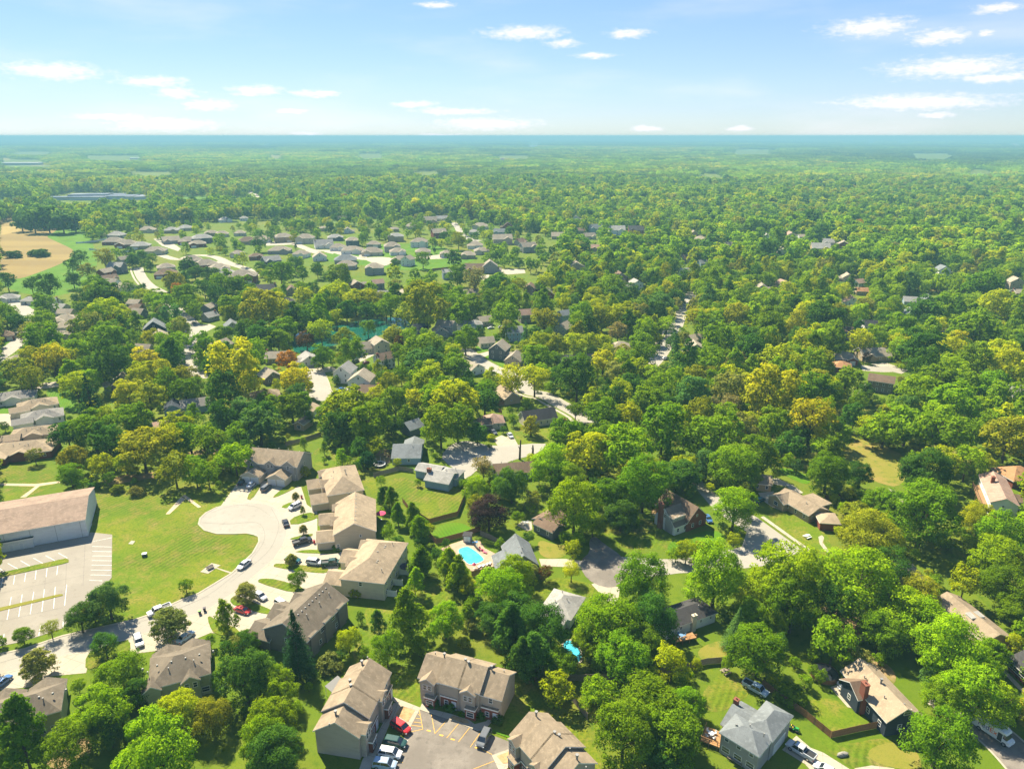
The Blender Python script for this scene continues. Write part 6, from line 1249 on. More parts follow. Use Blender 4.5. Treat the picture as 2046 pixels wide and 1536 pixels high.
def car(t, rear, front, kind, colour, label, group=None):
    a, b = Vector(U(t, *rear, .6)), Vector(U(t, *front, .6))
    first = (kind, colour) not in CAR_PROTO
    o = car_proto(kind, colour); c = (a + b) / 2; d = b - a
    o.location = (c.x, c.y, .055); o.rotation_euler = (0, 0, math.atan2(d.y, d.x))
    tag(o, label, 'pickup' if kind == 'pickup' else 'car', group or None)
    px, py = shot(c.x, c.y, .8); r = 2.2 * FOCAL / depth(c.x, c.y)
    protect([(px - r, py - r * .7), (px + r, py - r * .7), (px + r, py + r * .7), (px - r, py + r * .7)])
for row in (
    ('E', (1685, 736), (1722, 690), 'sedan', 'black', 'black sedan parked before the garage doors of the three-gabled townhouse'),
    ('E', (1748, 752), (1790, 710), 'sedan', 'white', 'white sedan parked between the black sedan and a grass strip'),
    ('E', (1843, 780), (1902, 733), 'suv', 'grey', 'dark grey SUV parked before the second pair of garage doors'),
    ('E', (1755, 1265), (1680, 1325), 'sedan', 'silver', 'silver sedan driving along the pale curving street'),
    ('F', (505, 862), (405, 910), 'suv', 'white', 'white SUV parked on the driveway of the hip-roofed townhouse'),
    ('F', (398, 1022), (382, 982), 'sedan', 'black', 'small black car parked at the kerb of the turning circle'),
    ('F', (445, 1152), (570, 1117), 'pickup', 'black', 'black pickup on the driveway beside the red bin'),
    ('F', (540, 1272), (645, 1285), 'suv', 'white', 'white SUV between a teal car and a dark green pickup'),
    ('F', (660, 1290), (765, 1280), 'pickup', 'green', 'dark green pickup parked close to the garage of the long tan townhouse'),
    ('F', (388, 1250), (492, 1268), 'sedan', 'teal', 'dark teal car partly behind a small round-headed tree'),
    ('A', (1195, 392), (1048, 450), 'pickup', 'white', 'white pickup parked at the kerb of the field'),
    ('A', (966, 603), (985, 668), 'suv', 'silver', 'silver SUV on the driveway of the pale green townhouse'),
    ('A', (1660, 402), (1755, 432), 'sedan', 'red', 'red car on the driveway next to a round-headed tree'),
    ('A', (1798, 297), (1862, 335), 'sedan', 'silver', 'silver sedan on the driveway above the red car'),
    ('B', (185, 352), (262, 403), 'suv', 'white', 'white SUV parked by the garages of the sooty-roofed townhouse'),
    ('A', (1285, 620), (1325, 590), 'sedan', 'iceblue', 'pale blue car peeping out above the pale green townhouse roof'),
    ('A', (-15, 945), (35, 905), 'sedan', 'blue', 'blue car at the garages of the townhouse by the street'),
    ('B', (1008, 1205), (1112, 1272), 'suv', 'red', 'red SUV parked beside the mulch bed of the court'),
    ('B', (950, 1335), (1092, 1362), 'suv', 'green', 'dark green SUV parked next to the red SUV'),
    ('B', (908, 1412), (1062, 1438), 'suv', 'white', 'white SUV in the court between the green and the pale blue cars'),
    ('B', (868, 1492), (1026, 1512), 'suv', 'iceblue', 'pale blue SUV lowest in the row of four in the court'),
    ('B', (1667, 1275), (1622, 1365), 'suv', 'grey', 'dark grey SUV parked alone across the yellow-lined court'),
    ('D', (20, 935), (145, 1005), 'pickup', 'iceblue', 'pale blue pickup half hidden behind the grey-roofed house'),
    ('D', (500, 1468), (310, 1350), 'pickup', 'silver', 'silver pickup with open bed on the concrete driveway'),
    ('D', (640, 1575), (525, 1512), 'sedan', 'white', 'white car on the driveway cut by the frame bottom'),
    ('G', (190, 362), (228, 410), 'sedan', 'silver', 'silver car on the pale strip beside the tan driveway'),
    ('G', (78, 352), (104, 372), 'sedan', 'grey', 'grey car tucked at the garage of the pinkish-roofed house'),
    ('G', (545, 290), (597, 274), 'sedan', 'red', 'red car parked beside the cream cape house'),
    ('G', (1588, 952), (1614, 988), 'sedan', 'blue', 'blue car beside the brick wing of the cape house'),
    ('H', (88, 852), (137, 830), 'sedan', 'teal', 'teal car on the short driveway under the green tree'),
    ('H', (858, 70), (828, 82), 'sedan', 'silver', 'silver car on the gravel drive of the brown two-storey house'),
    ('J', (1735, 862), (1778, 856), 'sedan', 'white', 'white car in the drive below the pond'),
    ('J', (1815, 858), (1858, 855), 'suv', 'silver', 'silver SUV in the drive below the pond'),
    ('I', (160, 692), (228, 675), 'suv', 'silver', 'silver SUV before the villas by the crop field'),
    ('J', (640, 1312), (692, 1303), 'sedan', 'blue', 'blue car at the white house by the dead-end street'),
    ('J', (825, 1118), (862, 1104), 'sedan', 'maroon', 'maroon car parked behind the white house with the brown roof'),
    ('J', (750, 1110), (790, 1095), 'suv', 'grey', 'grey SUV parked beside the maroon car'),
    ('K', (1335, 690), (1378, 680), 'suv', 'white', 'white SUV at the top of the shaded straight street'),
    ('K', (1188, 1088), (1228, 1074), 'sedan', 'grey', 'grey car parked low on the shaded straight street'),
    ('I', (1400, 815), (1430, 835), 'sedan', 'grey', 'grey car at the bend of the winding street'),
    ('J', (1425, 888), (1465, 880), 'sedan', 'grey', 'grey car before the gabled house below the pond')):
    car(*row)
# delivery van with lettered side
a, b = Vector(U('D', 1640, 1175, 1.5)), Vector(U('D', 1885, 1355, 1.0)); d = b - a
van = tag(empty('delivery_van', ((a.x + b.x) / 2, (a.y + b.y) / 2, .055), math.atan2(d.y, d.x)), 'white delivery step van with lettered side on the shaded street', 'van')
VW = PAINT['white']
mb = MB(); mb.box(-3.6, 2.2, -1.12, 1.12, .55, 3.0); mb.hexa([(2.2, -1.1, .55), (3.6, -1.0, .55), (3.6, 1.0, .55), (2.2, 1.1, .55), (2.2, -1.1, 1.5), (3.45, -.95, 1.3), (3.45, .95, 1.3), (2.2, 1.1, 1.5)]); mb.box(1.6, 2.2, -1.14, 1.14, 2.6, 3.05); mb.build('body', VW, van)
mb = MB(); mb.hexa([(2.2, -1.0, 1.55), (2.95, -.95, 1.45), (2.95, .95, 1.45), (2.2, 1.0, 1.55), (2.2, -1.0, 2.6), (2.3, -.95, 2.6), (2.3, .95, 2.6), (2.2, 1.0, 2.6)]); mb.build('windscreen', CGLASS, van)
mb = MB(); mb.hexa([(2.0, -1.12, 2.55), (2.75, -1.0, 2.55), (2.75, 1.0, 2.55), (2.0, 1.12, 2.55), (2.0, -1.12, 3.0), (2.6, -1.0, 2.9), (2.6, 1.0, 2.9), (2.0, 1.12, 3.0)]); mb.build('cab_roof', VW, van)
for s_ in (-1, 1):
    mb = MB(); mb.box(1.25, 2.1, s_ * 1.13 - .02, s_ * 1.13 + .02, .7, 2.5); mb.build('side_door', PLASTIC, van)
    mb = MB(); mb.box(3.5, 3.64, s_ * .75 - .18, s_ * .75 + .18, .85, 1.1); mb.build('headlight', LAMP, van)
mw = MB(); mw.cyl((0, -.14, 0), (0, .14, 0), .45, .45, 14); wmm = mw.mesh('wheel', TYRE); mh = MB(); mh.cyl((0, -.155, 0), (0, .155, 0), .25, .25, 10); rmm = mh.mesh('rim', RIM)
for x in (-2.2, 2.6):
    for s_ in (-1, 1): w_ = put('wheel', wmm, van, (x, s_ * 1.0, .45)); put('rim', rmm, w_)
mb = MB(); mb.box(-3.72, -3.58, -1.1, 1.1, .5, .7); mb.build('bumper', PLASTIC, van)
def lettering(body, m, parent, x, size, side):
    cu = bpy.data.curves.new('lettering', 'FONT'); cu.body = body; cu.size = size; cu.extrude = .01; cu.align_x = 'LEFT'
    tmp = bpy.data.objects.new('lettering_tmp', cu); COL.objects.link(tmp)
    bpy.context.view_layer.update()
    me = bpy.data.meshes.new_from_object(tmp.evaluated_get(bpy.context.evaluated_depsgraph_get())); bpy.data.objects.remove(tmp)
    me.materials.clear(); me.materials.append(m); me.name = 'lettering'
    o = put('lettering', me, parent); w = max(v.co.x for v in me.vertices)
    if side < 0: o.rotation_euler = (math.pi / 2, 0, 0); o.location = (x, -1.135, 1.35)
    else: o.rotation_euler = (math.pi / 2, 0, math.pi); o.location = (-x - .1, 1.135, 1.35)
    return w
PURPLE, ORANGE = mat('purple_ink', (.07, .015, .18), .5), mat('orange_ink', (.75, .10, .02), .5)
for s_ in (-1, 1):
    w = lettering('Fed', PURPLE, van, -2.6, 1.55, s_)
    if s_ < 0: lettering('Ex', ORANGE, van, -2.6 + w + .08, 1.55, s_)
    else: lettering('Ex', ORANGE, van, -2.6 + w + .08, 1.55, s_)
px, py = shot((a.x + b.x) / 2, (a.y + b.y) / 2, 1.5); protect([(px - 40, py - 22), (px + 42, py - 5), (px + 42, py + 34), (px, py + 20)])

# ------------------------------------------------------------------ fences: posts and board panels
WOOD = mat('fence_wood', (.24, .125, .055), .9, [(.6, .4, .7, (.17, .09, .042)), (4, .4, .7, (.28, .15, .07))], .1)
WEATHERED = mat('weathered_wood', (.23, .19, .14), .9, [(.6, .4, .7, (.17, .135, .10)), (4, .4, .7, (.27, .22, .165))], .1)
VINYL = mat('white_vinyl', (.62, .66, .68), .5)
DECKW = mat('deck_board', (.36, .20, .09), .85, [(1.0, .4, .7, (.28, .15, .065))], .1)
def panel(m):
    mb = MB(); n = 14
    for i in range(n): mb.box(i / n + .003, (i + 1) / n - .003, -.012, .012, .04, 1.78 + .02 * ((i * 7) % 3 - 1))
    for z in (.35, 1.45): mb.box(0, 1, .012, .05, z, z + .09)
    return mb.mesh('fence_panel', m)
def post(m):
    mb = MB(); mb.box(-.055, .055, -.055, .055, -.3, 1.9); return mb.mesh('post', m)
FM = {k: (panel(m), post(m)) for k, m in (('wood', WOOD), ('old', WEATHERED), ('vinyl', VINYL))}
def fence(t, pts, kind, label, hgt=1.0):
    w = [Vector((*U(t, *p), 0)) if len(p) == 2 else Vector((*U(*p), 0)) for p in pts]
    root = tag(empty('wooden_fence' if kind != 'vinyl' else 'vinyl_fence', w[0]), label, 'fence')
    pm, qm = FM[kind]
    for i in range(len(w) - 1):
        d = w[i + 1] - w[i]; n = max(1, round(d.length / 2.4)); a = math.atan2(d.y, d.x)
        for k in range(n):
            p = w[i] + d * (k / n) - w[0]
            put('fence_panel', pm, root, p, a, (d.length / n, 1, hgt)); put('post', qm, root, p, a, (1, 1, hgt))
    put('post', qm, root, w[-1] - w[0])
fence('F', [(1010, 682), (1060, 668), (1190, 635), (1290, 648)], 'old', 'weathered board fence along the upper edge of the fenced lawn')
fence('F', [(1215, 860), (1260, 920), (1400, 1008), (1600, 955), (1650, 830), (1655, 760)], 'wood', 'brown board fence round the lower edge of the fenced lawn')
fence('F', [(1400, 1100), (1450, 1152), (1650, 1098), (1760, 1060)], 'wood', 'brown board fence between the striped lawn and the pool')
fence('G', [(0, 1090), (80, 1125), (172, 1172)], 'old', 'weathered board fence behind the slate-roofed house')
fence('F', [(1700, 1380), (1890, 1338), (1960, 1300)], 'wood', 'dark board fence below the pool deck')
fence('G', [(150, 235), (75, 190), (200, 168), (280, 150)], 'wood', 'orange-brown board fence round the yard of the cream cape house')
fence('D', [(130, 950), (250, 1040), (430, 1170), (612, 1318), (800, 1275), (1002, 1235)], 'wood', 'new brown board fence round the dark blue house yard')
fence('C', [(405, 925), (500, 1050), (612, 1190)], 'old', 'grey board fence running down beside the big tree')
fence('C', [(320, 918), (600, 915), (900, 905), (1200, 860), (1450, 800), (1630, 785)], 'old', 'shaded board fence behind the raised-deck ranch')
fence('H', [(270, 600), (350, 600), (435, 628)], 'old', 'board fence round the small watered lawn')
fence('H', [(570, 840), (650, 830), (790, 845)], 'wood', 'red-brown board fence behind the tan ranch')
fence('F', [(390, 462), (520, 430), (640, 390)], 'old', 'board fence below the terraced lawn')
fence('I', [(555, 245), (620, 240), (700, 232), (780, 215)], 'vinyl', 'white vinyl fence at the edge of the crop field')
fence('I', [(650, 290), (760, 300), (860, 320), (960, 300)], 'vinyl', 'white vinyl fence behind the brick houses')
fence('J', [(1330, 440), (1420, 432), (1480, 425)], 'wood', 'brown fence at the edge of the open subdivision')
fence('K', [(-20, 1420), (60, 1400), (160, 1380)], 'wood', 'brown fence below the tall golden trees')

# ------------------------------------------------------------------ the pool and other garden things
deck, _ = sheet('pool_deck', 'F', [(1480, 1185), (1560, 1150), (1650, 1120), (1760, 1130), (1790, 1180), (1890, 1230), (1895, 1300), (1700, 1345), (1620, 1270)], mat('pool_deck', (.36, .26, .175), .9, [(.5, .4, .7, (.31, .215, .14))], coords='World'), 0.06)
def pool(t, pts, label):
    w = [U(t, *p) for p in pts]; w = rounded(w, 2)
    c = (sum(p[0] for p in w) / len(w), sum(p[1] for p in w) / len(w))
    root = tag(empty('swimming_pool', (*c, 0)), label, 'pool'); loc = [(x - c[0], y - c[1]) for x, y in w]
    put('coping', ribbon_mesh('coping', loc, .45, .14, CONCRETE, .12, True), root)
    put('water', flat_mesh('water', loc, .085, POOL_WATER), root)
    return root
pool('F', [(1588, 1192), (1660, 1166), (1700, 1178), (1792, 1250), (1785, 1275), (1690, 1306), (1640, 1270)], 'turquoise swimming pool with slide beside the slate-roofed house')
pool('C', [(420, 640), (520, 620), (590, 760), (540, 800), (470, 760)], 'turquoise pool glimpsed under the trees of the back yard')
pool('F', [(1140, 160), (1200, 145), (1240, 165), (1190, 190)], 'turquoise pool glimpsed between tall yellow-green trees')
protect([full('F', *q) for q in ((1140, 155), (1240, 150), (1235, 185), (1150, 185))])
# slide
X, Y = U('F', 1722, 1165); sl = tag(empty('pool_slide', (X, Y, .06), 2.0), 'blue and white pool slide at the head of the pool', 'slide')
mb = MB(); BLUEP = mat('blue_plastic', (.08, .28, .55), .35)
path = [Vector((-1.6, 0, 2.1)), Vector((-1.0, 0, 2.0)), Vector((0, .15, 1.3)), Vector((.8, .1, .75)), Vector((1.5, 0, .55))]
for i in range(4):
    p, q = path[i], path[i + 1]
    mb.hexa([(p.x, p.y - .3, p.z - .06), (q.x, q.y - .3, q.z - .06), (q.x, q.y + .3, q.z - .06), (p.x, p.y + .3, p.z - .06), (p.x, p.y - .3, p.z), (q.x, q.y - .3, q.z), (q.x, q.y + .3, q.z), (p.x, p.y + .3, p.z)])
    for s_ in (-.3, .3): mb.hexa([(p.x, p.y + s_ - .03, p.z), (q.x, q.y + s_ - .03, q.z), (q.x, q.y + s_ + .03, q.z), (p.x, p.y + s_ + .03, p.z), (p.x, p.y + s_ - .03, p.z + .22), (q.x, q.y + s_ - .03, q.z + .22), (q.x, q.y + s_ + .03, q.z + .22), (p.x, p.y + s_ + .03, p.z + .22)])
mb.build('chute', BLUEP, sl); mb = MB()
for s_ in (-.28, .28):
    mb.cyl((-1.7, s_, 0), (-1.6, s_, 2.9), .04, .04, 6); mb.cyl((-.9, s_, 0), (-.9, s_, 1.9), .04, .04, 6); mb.cyl((.9, s_, 0), (.9, s_, .7), .04, .04, 6)
for i in range(5): mb.cyl((-1.7 + i * .02, -.28, .35 + i * .4), (-1.7 + i * .02, .28, .35 + i * .4), .03, .03, 5)
mb.build('ladder', TRIM, sl)
# shed
X, Y = U('F', 1672, 1128); sh = tag(empty('garden_shed', (X, Y, .06), -.15), 'grey garden shed with white double doors by the pool', 'shed')
mb = MB(); mb.box(-1.2, 1.2, -.9, .9, 0, 2.1); mb.build('wall', WALL['grey'], sh); mb = MB(); mb.hexa([(-1.4, -1.1, 2.1), (1.4, -1.1, 2.1), (1.4, 1.1, 2.35), (-1.4, 1.1, 2.35), (-1.4, -1.1, 2.2), (1.4, -1.1, 2.2), (1.4, 1.1, 2.45), (-1.4, 1.1, 2.45)]); mb.build('roof', ROOF['dark'], sh)
for x in (-.5, .5): mb = MB(); mb.box(x - .45, x + .45, -.95, -.905, .05, 1.95); mb.build('door', TRIM, sh)
# loungers and chairs
def lounger(m):
    root = empty('sun_lounger', (0, 0, 0)); mb = MB(); mb.box(-.3, .3, -.9, .35, .3, .38); mb.build('seat', m, root)
    mb = MB(); mb.hexa([(-.3, .35, .3), (.3, .35, .3), (.3, .42, .3), (-.3, .42, .3), (-.3, .8, .85), (.3, .8, .85), (.3, .87, .85), (-.3, .87, .85)]); mb.build('backrest', m, root)
    for x in (-.27, .27):
        for y in (-.8, .3): mb = MB(); mb.cyl((x, y, 0), (x, y, .32), .03, .03, 5); mb.build('leg', TRIM, root)
    return root
PINK = mat('pink_plastic', (.62, .10, .16), .5); WHITEP = mat('white_plastic', (.66, .66, .64), .5)
lp = {'p': lounger(PINK), 'w': lounger(WHITEP)}; first_use = {'p': True, 'w': True}
for t, x, y, k, rz in (('F', 1768, 1195, 'p', .9), ('F', 1788, 1212, 'p', 1.0), ('F', 1750, 1318, 'w', 2.6), ('F', 1778, 1312, 'w', 2.7), ('F', 1806, 1303, 'w', 2.8), ('F', 1826, 1296, 'w', 2.9)):
    o = lp[k] if first_use[k] else copy_tree(lp[k]); first_use[k] = False
    o.location = (*U(t, x, y), .065); o.rotation_euler = (0, 0, rz)
    tag(o, 'pink lounge chair on the deck by the pool' if k == 'p' else 'white lounge chair in the row below the pool', 'chair', 'pink pool chairs' if k == 'p' else 'white pool chairs')
# parasols
def parasol(t, x, y, m, label, h_=2.5, r=1.6):
    o = tag(empty('parasol', (*U(t, x, y, h_), .03)), label, 'parasol'); mb = MB(); mb.cyl((0, 0, 0), (0, 0, h_), .04, .03, 6); mb.cyl((0, 0, 0), (0, 0, .12), .3, .25, 10); mb.build('pole', TRIM, o)
    mb = MB(); n = 8
    for i in range(n):
        a0, a1 = i * 2 * math.pi / n, (i + 1) * 2 * math.pi / n
        mb.quad([(0, 0, h_ + .35), (r * math.cos(a0), r * math.sin(a0), h_ - .2), (r * math.cos(a1), r * math.sin(a1), h_ - .2)]); mb.quad([(r * math.cos(a0), r * math.sin(a0), h_ - .2), (r * math.cos(a0), r * math.sin(a0), h_ - .38), (r * math.cos(a1), r * math.sin(a1), h_ - .38), (r * math.cos(a1), r * math.sin(a1), h_ - .2)])
    mb.build('canopy', m, o)
parasol('F', 1060, 930, mat('pink_cloth', (.60, .06, .14), .8), 'pink parasol on the patio of the gable-ended townhouse')
parasol('F', 1235, 1300, mat('plum_cloth', (.06, .045, .07), .8), 'dark plum parasol on a patio of the long tan townhouse', 2.4, 1.7)
parasol('H', 955, 22, mat('ice_cloth', (.45, .58, .70), .8), 'pale blue parasol before the brown two-storey house')
parasol('F', 1717, 1288, PINK, 'small pink parasol at the edge of the pool', 1.6, .6)
# trampoline
X, Y = U('F', 1052, 600); tr = tag(empty('trampoline', (X, Y, 0)), 'round trampoline with net poles next to the blue house', 'trampoline')
mb = MB(); mb.cyl((0, 0, .85), (0, 0, .88), 1.9, 1.9, 24); mb.build('mat', PLASTIC, tr)
mb = MB()
for i in range(24):
    a0, a1 = i * math.pi / 12, (i + 1) * math.pi / 12; mb.hexa([(2.2 * math.cos(a0), 2.2 * math.sin(a0), .84), (2.2 * math.cos(a1), 2.2 * math.sin(a1), .84), (1.9 * math.cos(a1), 1.9 * math.sin(a1), .84), (1.9 * math.cos(a0), 1.9 * math.sin(a0), .84), (2.2 * math.cos(a0), 2.2 * math.sin(a0), .92), (2.2 * math.cos(a1), 2.2 * math.sin(a1), .92), (1.9 * math.cos(a1), 1.9 * math.sin(a1), .92), (1.9 * math.cos(a0), 1.9 * math.sin(a0), .92)])
mb.build('rim', WHITEP, tr)
for i in range(8): mb = MB(); a0 = i * math.pi / 4; mb.cyl((2.15 * math.cos(a0), 2.15 * math.sin(a0), 0), (2.15 * math.cos(a0), 2.15 * math.sin(a0), 2.5), .04, .04, 6); mb.build('net_pole', WHITEP, tr)
sheet('patio', 'F', [(1020, 520), (1050, 480), (1130, 490), (1135, 560), (1090, 610), (1030, 630), (1000, 590)], DIRT, .03, round_=1)
# bins
def bin_(t, x, y, m, lid, label):
    o = tag(empty('wheelie_bin', (*U(t, x, y), .04), .4), label, 'bin'); mb = MB(); mb.hexa([(-.25, -.3, 0), (.25, -.3, 0), (.25, .3, 0), (-.25, .3, 0), (-.32, -.38, 1.0), (.32, -.38, 1.0), (.32, .38, 1.0), (-.32, .38, 1.0)]); mb.build('body', m, o); mb = MB(); mb.box(-.35, .35, -.42, .4, 1.0, 1.1, 0, .04); mb.build('lid', lid, o)
DKBIN = mat('bin_plastic', (.05, .035, .05), .6)
bin_('A', 1408, 445, DKBIN, mat('lime_lid', (.22, .55, .10), .6), 'dark wheelie bin with lime green lid at the kerb')
bin_('A', 1442, 425, DKBIN, DKBIN, 'all-dark wheelie bin at the kerb beside the lime-lidded one')
bin_('F', 592, 1145, mat('bin_red', (.45, .03, .04), .5), mat('bin_red', (.45, .03, .04), .5), 'red bin before the gable-ended townhouse')
bin_('F', 503, 828, mat('bin_red', (.45, .03, .04), .5), DKBIN, 'red bin with dark lid at the hip-roofed townhouse')
# picnic table, utility box
X, Y = sum(p[0] for p in pad_w) / 4, sum(p[1] for p in pad_w) / 4
pt = tag(empty('picnic_table', (X, Y, .08), .9), 'dark picnic table on the concrete pad in the mown field', 'table'); DKW = mat('dark_wood', (.05, .04, .035), .8)
mb = MB(); mb.box(-.95, .95, -.38, .38, .72, .78); mb.build('tabletop', DKW, pt)
for s_ in (-1, 1): mb = MB(); mb.box(-.95, .95, s_ * .75 - .14, s_ * .75 + .14, .43, .48); mb.build('bench', DKW, pt); mb = MB(); mb.box(s_ * .7 - .05, s_ * .7 + .05, -.75, .75, .38, .43); mb.cyl((s_ * .7, -.7, 0), (s_ * .7, -.25, .72), .05, .05, 5); mb.cyl((s_ * .7, .7, 0), (s_ * .7, .25, .72), .05, .05, 5); mb.build('frame', DKW, pt)
X, Y = U('E', 1019, 1236); ub = tag(empty('utility_box', (X, Y, .02), .3), 'dark utility box with white top standing in the mown field', 'box'); mb = MB(); mb.box(-.6, .6, -.5, .5, 0, .85); mb.build('cabinet', mat('box_green', (.03, .06, .05), .5), ub); mb = MB(); mb.box(-.66, .66, -.56, .56, .85, .97, 0, .05); mb.build('lid', WHITEP, ub)
# cut tree trunks
for x, y, hgt, lean, lab in ((276, 556, 8.0, .9, 'tall bare cut tree trunk with one fork at the kerb'), (367, 522, 4.0, .1, 'short bare cut tree trunk at the kerb')):
    o = tag(empty('tree_stump', (*U('G', x, y), 0)), lab, 'stump'); mb = MB(); mb.cyl((0, 0, -.2), (.15, 0, hgt * .55), .45, .36, 9); mb.cyl((.15, 0, hgt * .5), (lean * .4, 0, hgt), .34, .22, 8); mb.cyl((.15, 0, hgt * .5), (-.5, .1, hgt * .68), .2, .12, 6); mb.build('trunk', BARK, o)
# decks with furniture
def deck_(t, a, b, c, z, label, items):
    A, B_, C = (Vector(U(t, *p, z)) for p in (a, b, c)); d = B_ - A; n = Vector((-d.y, d.x)).normalized(); W = (C - B_).dot(n)
    if W < 0: A, B_ = B_, A; d = B_ - A; n = Vector((-d.y, d.x)).normalized(); W = abs(W)
    o = tag(empty('deck', (A.x, A.y, 0), math.atan2(d.y, d.x)), label, 'deck'); L = d.length; nb = max(3, int(W / .45)); 
    bm_ = MB(); bm_.box(0, L, .01, .43, z - .06, z); bme = bm_.mesh('plank', DECKW)
    for i in range(nb): put('plank', bme, o, (0, i * W / nb, 0), 0, (1, W / nb / .45, 1))
    mb = MB()
    for x in np.linspace(0, L, max(2, int(L / 1.6) + 1)):
        mb.box(x - .05, x + .05, -.05, .05, -.1, z + 1.0)
    mb.box(0, L, -.04, .04, z + .95, z + 1.03); mb.box(0, L, -.03, .03, z + .5, z + .55); mb.box(-.04, .04, 0, W, z + .95, z + 1.03)
    mb.box(0, L, .02, .1, z - .3, z - .06); mb.build('railing', DECKW, o)
    return o, L, W
def table_set(o, x, y, z, m, label):
    M_ = o.matrix_basis; p = M_ @ Vector((x, y, z)) if o else Vector((x, y, z))
    r = tag(empty('garden_table', p, .3), label, 'table'); mb = MB(); mb.cyl((0, 0, .68), (0, 0, .74), .6, .6, 14); mb.build('tabletop', m, r); mb = MB(); mb.cyl((0, 0, 0), (0, 0, .7), .06, .06, 6); mb.cyl((0, 0, 0), (0, 0, .05), .3, .3, 10); mb.build('leg', TRIM, r)
    for i in range(4):
        a0 = i * math.pi / 2 + .4; c = tag(empty('garden_chair', (p.x + math.cos(a0) * 1.0, p.y + math.sin(a0) * 1.0, p.z), a0 - math.pi / 2), 'garden chair at the ' + label, 'chair', 'chairs at the ' + label)
        mb = MB(); mb.box(-.24, .24, -.24, .24, .4, .46); mb.build('seat', m, c); mb = MB(); mb.box(-.24, .24, .2, .26, .46, .95); mb.build('backrest', m, c)
        for sx in (-.2, .2):
            for sy in (-.2, .2): mb = MB(); mb.cyl((sx, sy, 0), (sx, sy, .4), .025, .025, 5); mb.build('leg', m, c)
dk, L, W = deck_('C', (1410, 1330), (1585, 1400), (1545, 1270), 1.0, 'orange-brown wooden deck behind the grey-roofed house', 0)
table_set(dk, L * .3, W * .5, 1.0, WHITEP, 'white table on the orange-brown deck')
dk2, L, W = deck_('C', (1235, 640), (1380, 610), (1340, 570), 1.3, 'raised wooden deck behind the white-sided ranch', 0)
table_set(dk2, L * .35, W * .45, 1.3, mat('blue_metal', (.12, .22, .35), .5), 'blue table on the raised deck')
sheet('patio', 'D', [(610, 960), (660, 940), (770, 1010), (770, 1110), (730, 1100), (650, 1010)], CONCRETE, .05)
X, Y = U('D', 690, 970); table_set(Matrix and empty('patio_spot', (X, Y, 0)), 0, 0, .05, WHITEP, 'white table by the dark blue house')
bpy.data.objects.remove(bpy.data.objects['patio_spot'])
sheet('patio', 'G', [(255, 1020), (300, 985), (360, 990), (365, 1050), (330, 1060)], CONCRETE, .05)
X, Y = U('G', 310, 1010); e_ = empty('patio_spot', (X, Y, 0)); table_set(e_, 0, 0, .05, WHITEP, 'white table on the cluttered patio'); bpy.data.objects.remove(e_)
# dark round pool with board sides beside the dark blue house
X, Y = U('D', 570, 850, 1.2); ap = tag(empty('raised_pool', (X, Y, 0)), 'dark round raised pool with board sides beside the dark blue house', 'pool'); mb = MB(); mb.cyl((0, 0, 0), (0, 0, 1.25), 2.9, 2.9, 24, 0, False); mb.build('side', WOOD, ap); mb = MB(); mb.cyl((0, 0, 1.0), (0, 0, 1.05), 2.88, 2.88, 24); mb.build('cover', mat('pool_cover', (.012, .014, .02), .4), ap)
# trailer of firewood, picnic tables, log, tractor, white lean-to
X, Y = U('C', 1655, 1480); tl = tag(empty('firewood_rack', (X, Y, 0), -.7), 'pale slatted firewood rack beside the deck house', 'rack'); mb = MB()
for i in range(9): mb.box(-1.5, 1.5, -.75 + i * .17, -.63 + i * .17, .55, .62)
mb.build('slat_bed', WEATHERED, tl); mb = MB()
for x in (-1.4, 1.4):
    for y in (-.7, .75): mb.cyl((x, y, 0), (x, y, .9), .05, .05, 5)
mb.build('frame', WEATHERED, tl)
for t, x, y, lab in (('C', 1585, 858, 'weathered picnic table on the lawn above the grey-roofed house'), ('H', 445, 1105, 'white bench table on the tan ranch lawn')):
    o = tag(empty('picnic_table', (*U(t, x, y), .02), .5), lab, 'table'); m_ = WEATHERED if t == 'C' else WHITEP
    mb = MB(); mb.box(-1, 1, -.4, .4, .72, .78); mb.build('tabletop', m_, o)
    for s_ in (-1, 1): mb = MB(); mb.box(-1, 1, s_ * .78 - .15, s_ * .78 + .15, .43, .48); mb.build('bench', m_, o); mb = MB(); mb.cyl((s_ * .7, -.75, 0), (s_ * .7, .2, .72), .05, .05, 5); mb.cyl((s_ * .7, .75, 0), (s_ * .7, -.2, .72), .05, .05, 5); mb.build('frame', m_, o)
X, Y = U('D', 695, 1440); o = tag(empty('boulder', (X, Y, 0), .2), 'long pale boulder on the front lawn by the driveway', 'boulder')
bmx = bmesh.new(); bmesh.ops.create_icosphere(bmx, subdivisions=3, radius=1.0); rr = random.Random(3)
for v in bmx.verts: v.co = Vector((v.co.x * 1.25, v.co.y * .5, v.co.z * .55)) * rr.uniform(.9, 1.1) + Vector((0, 0, .25))
me = bpy.data.meshes.new('rock'); bmx.to_mesh(me); bmx.free(); me.materials.append(mat('rock', (.26, .24, .20), .9, [(2, .4, .7, (.18, .165, .135))])); put('rock', me, o)
X, Y = U('D', 350, 1262); o = tag(empty('garden_tractor', (X, Y, 0), -.6), 'small green garden tractor beside the grey-roofed house', 'tractor'); GR = mat('tractor_green', (.03, .25, .05), .4)
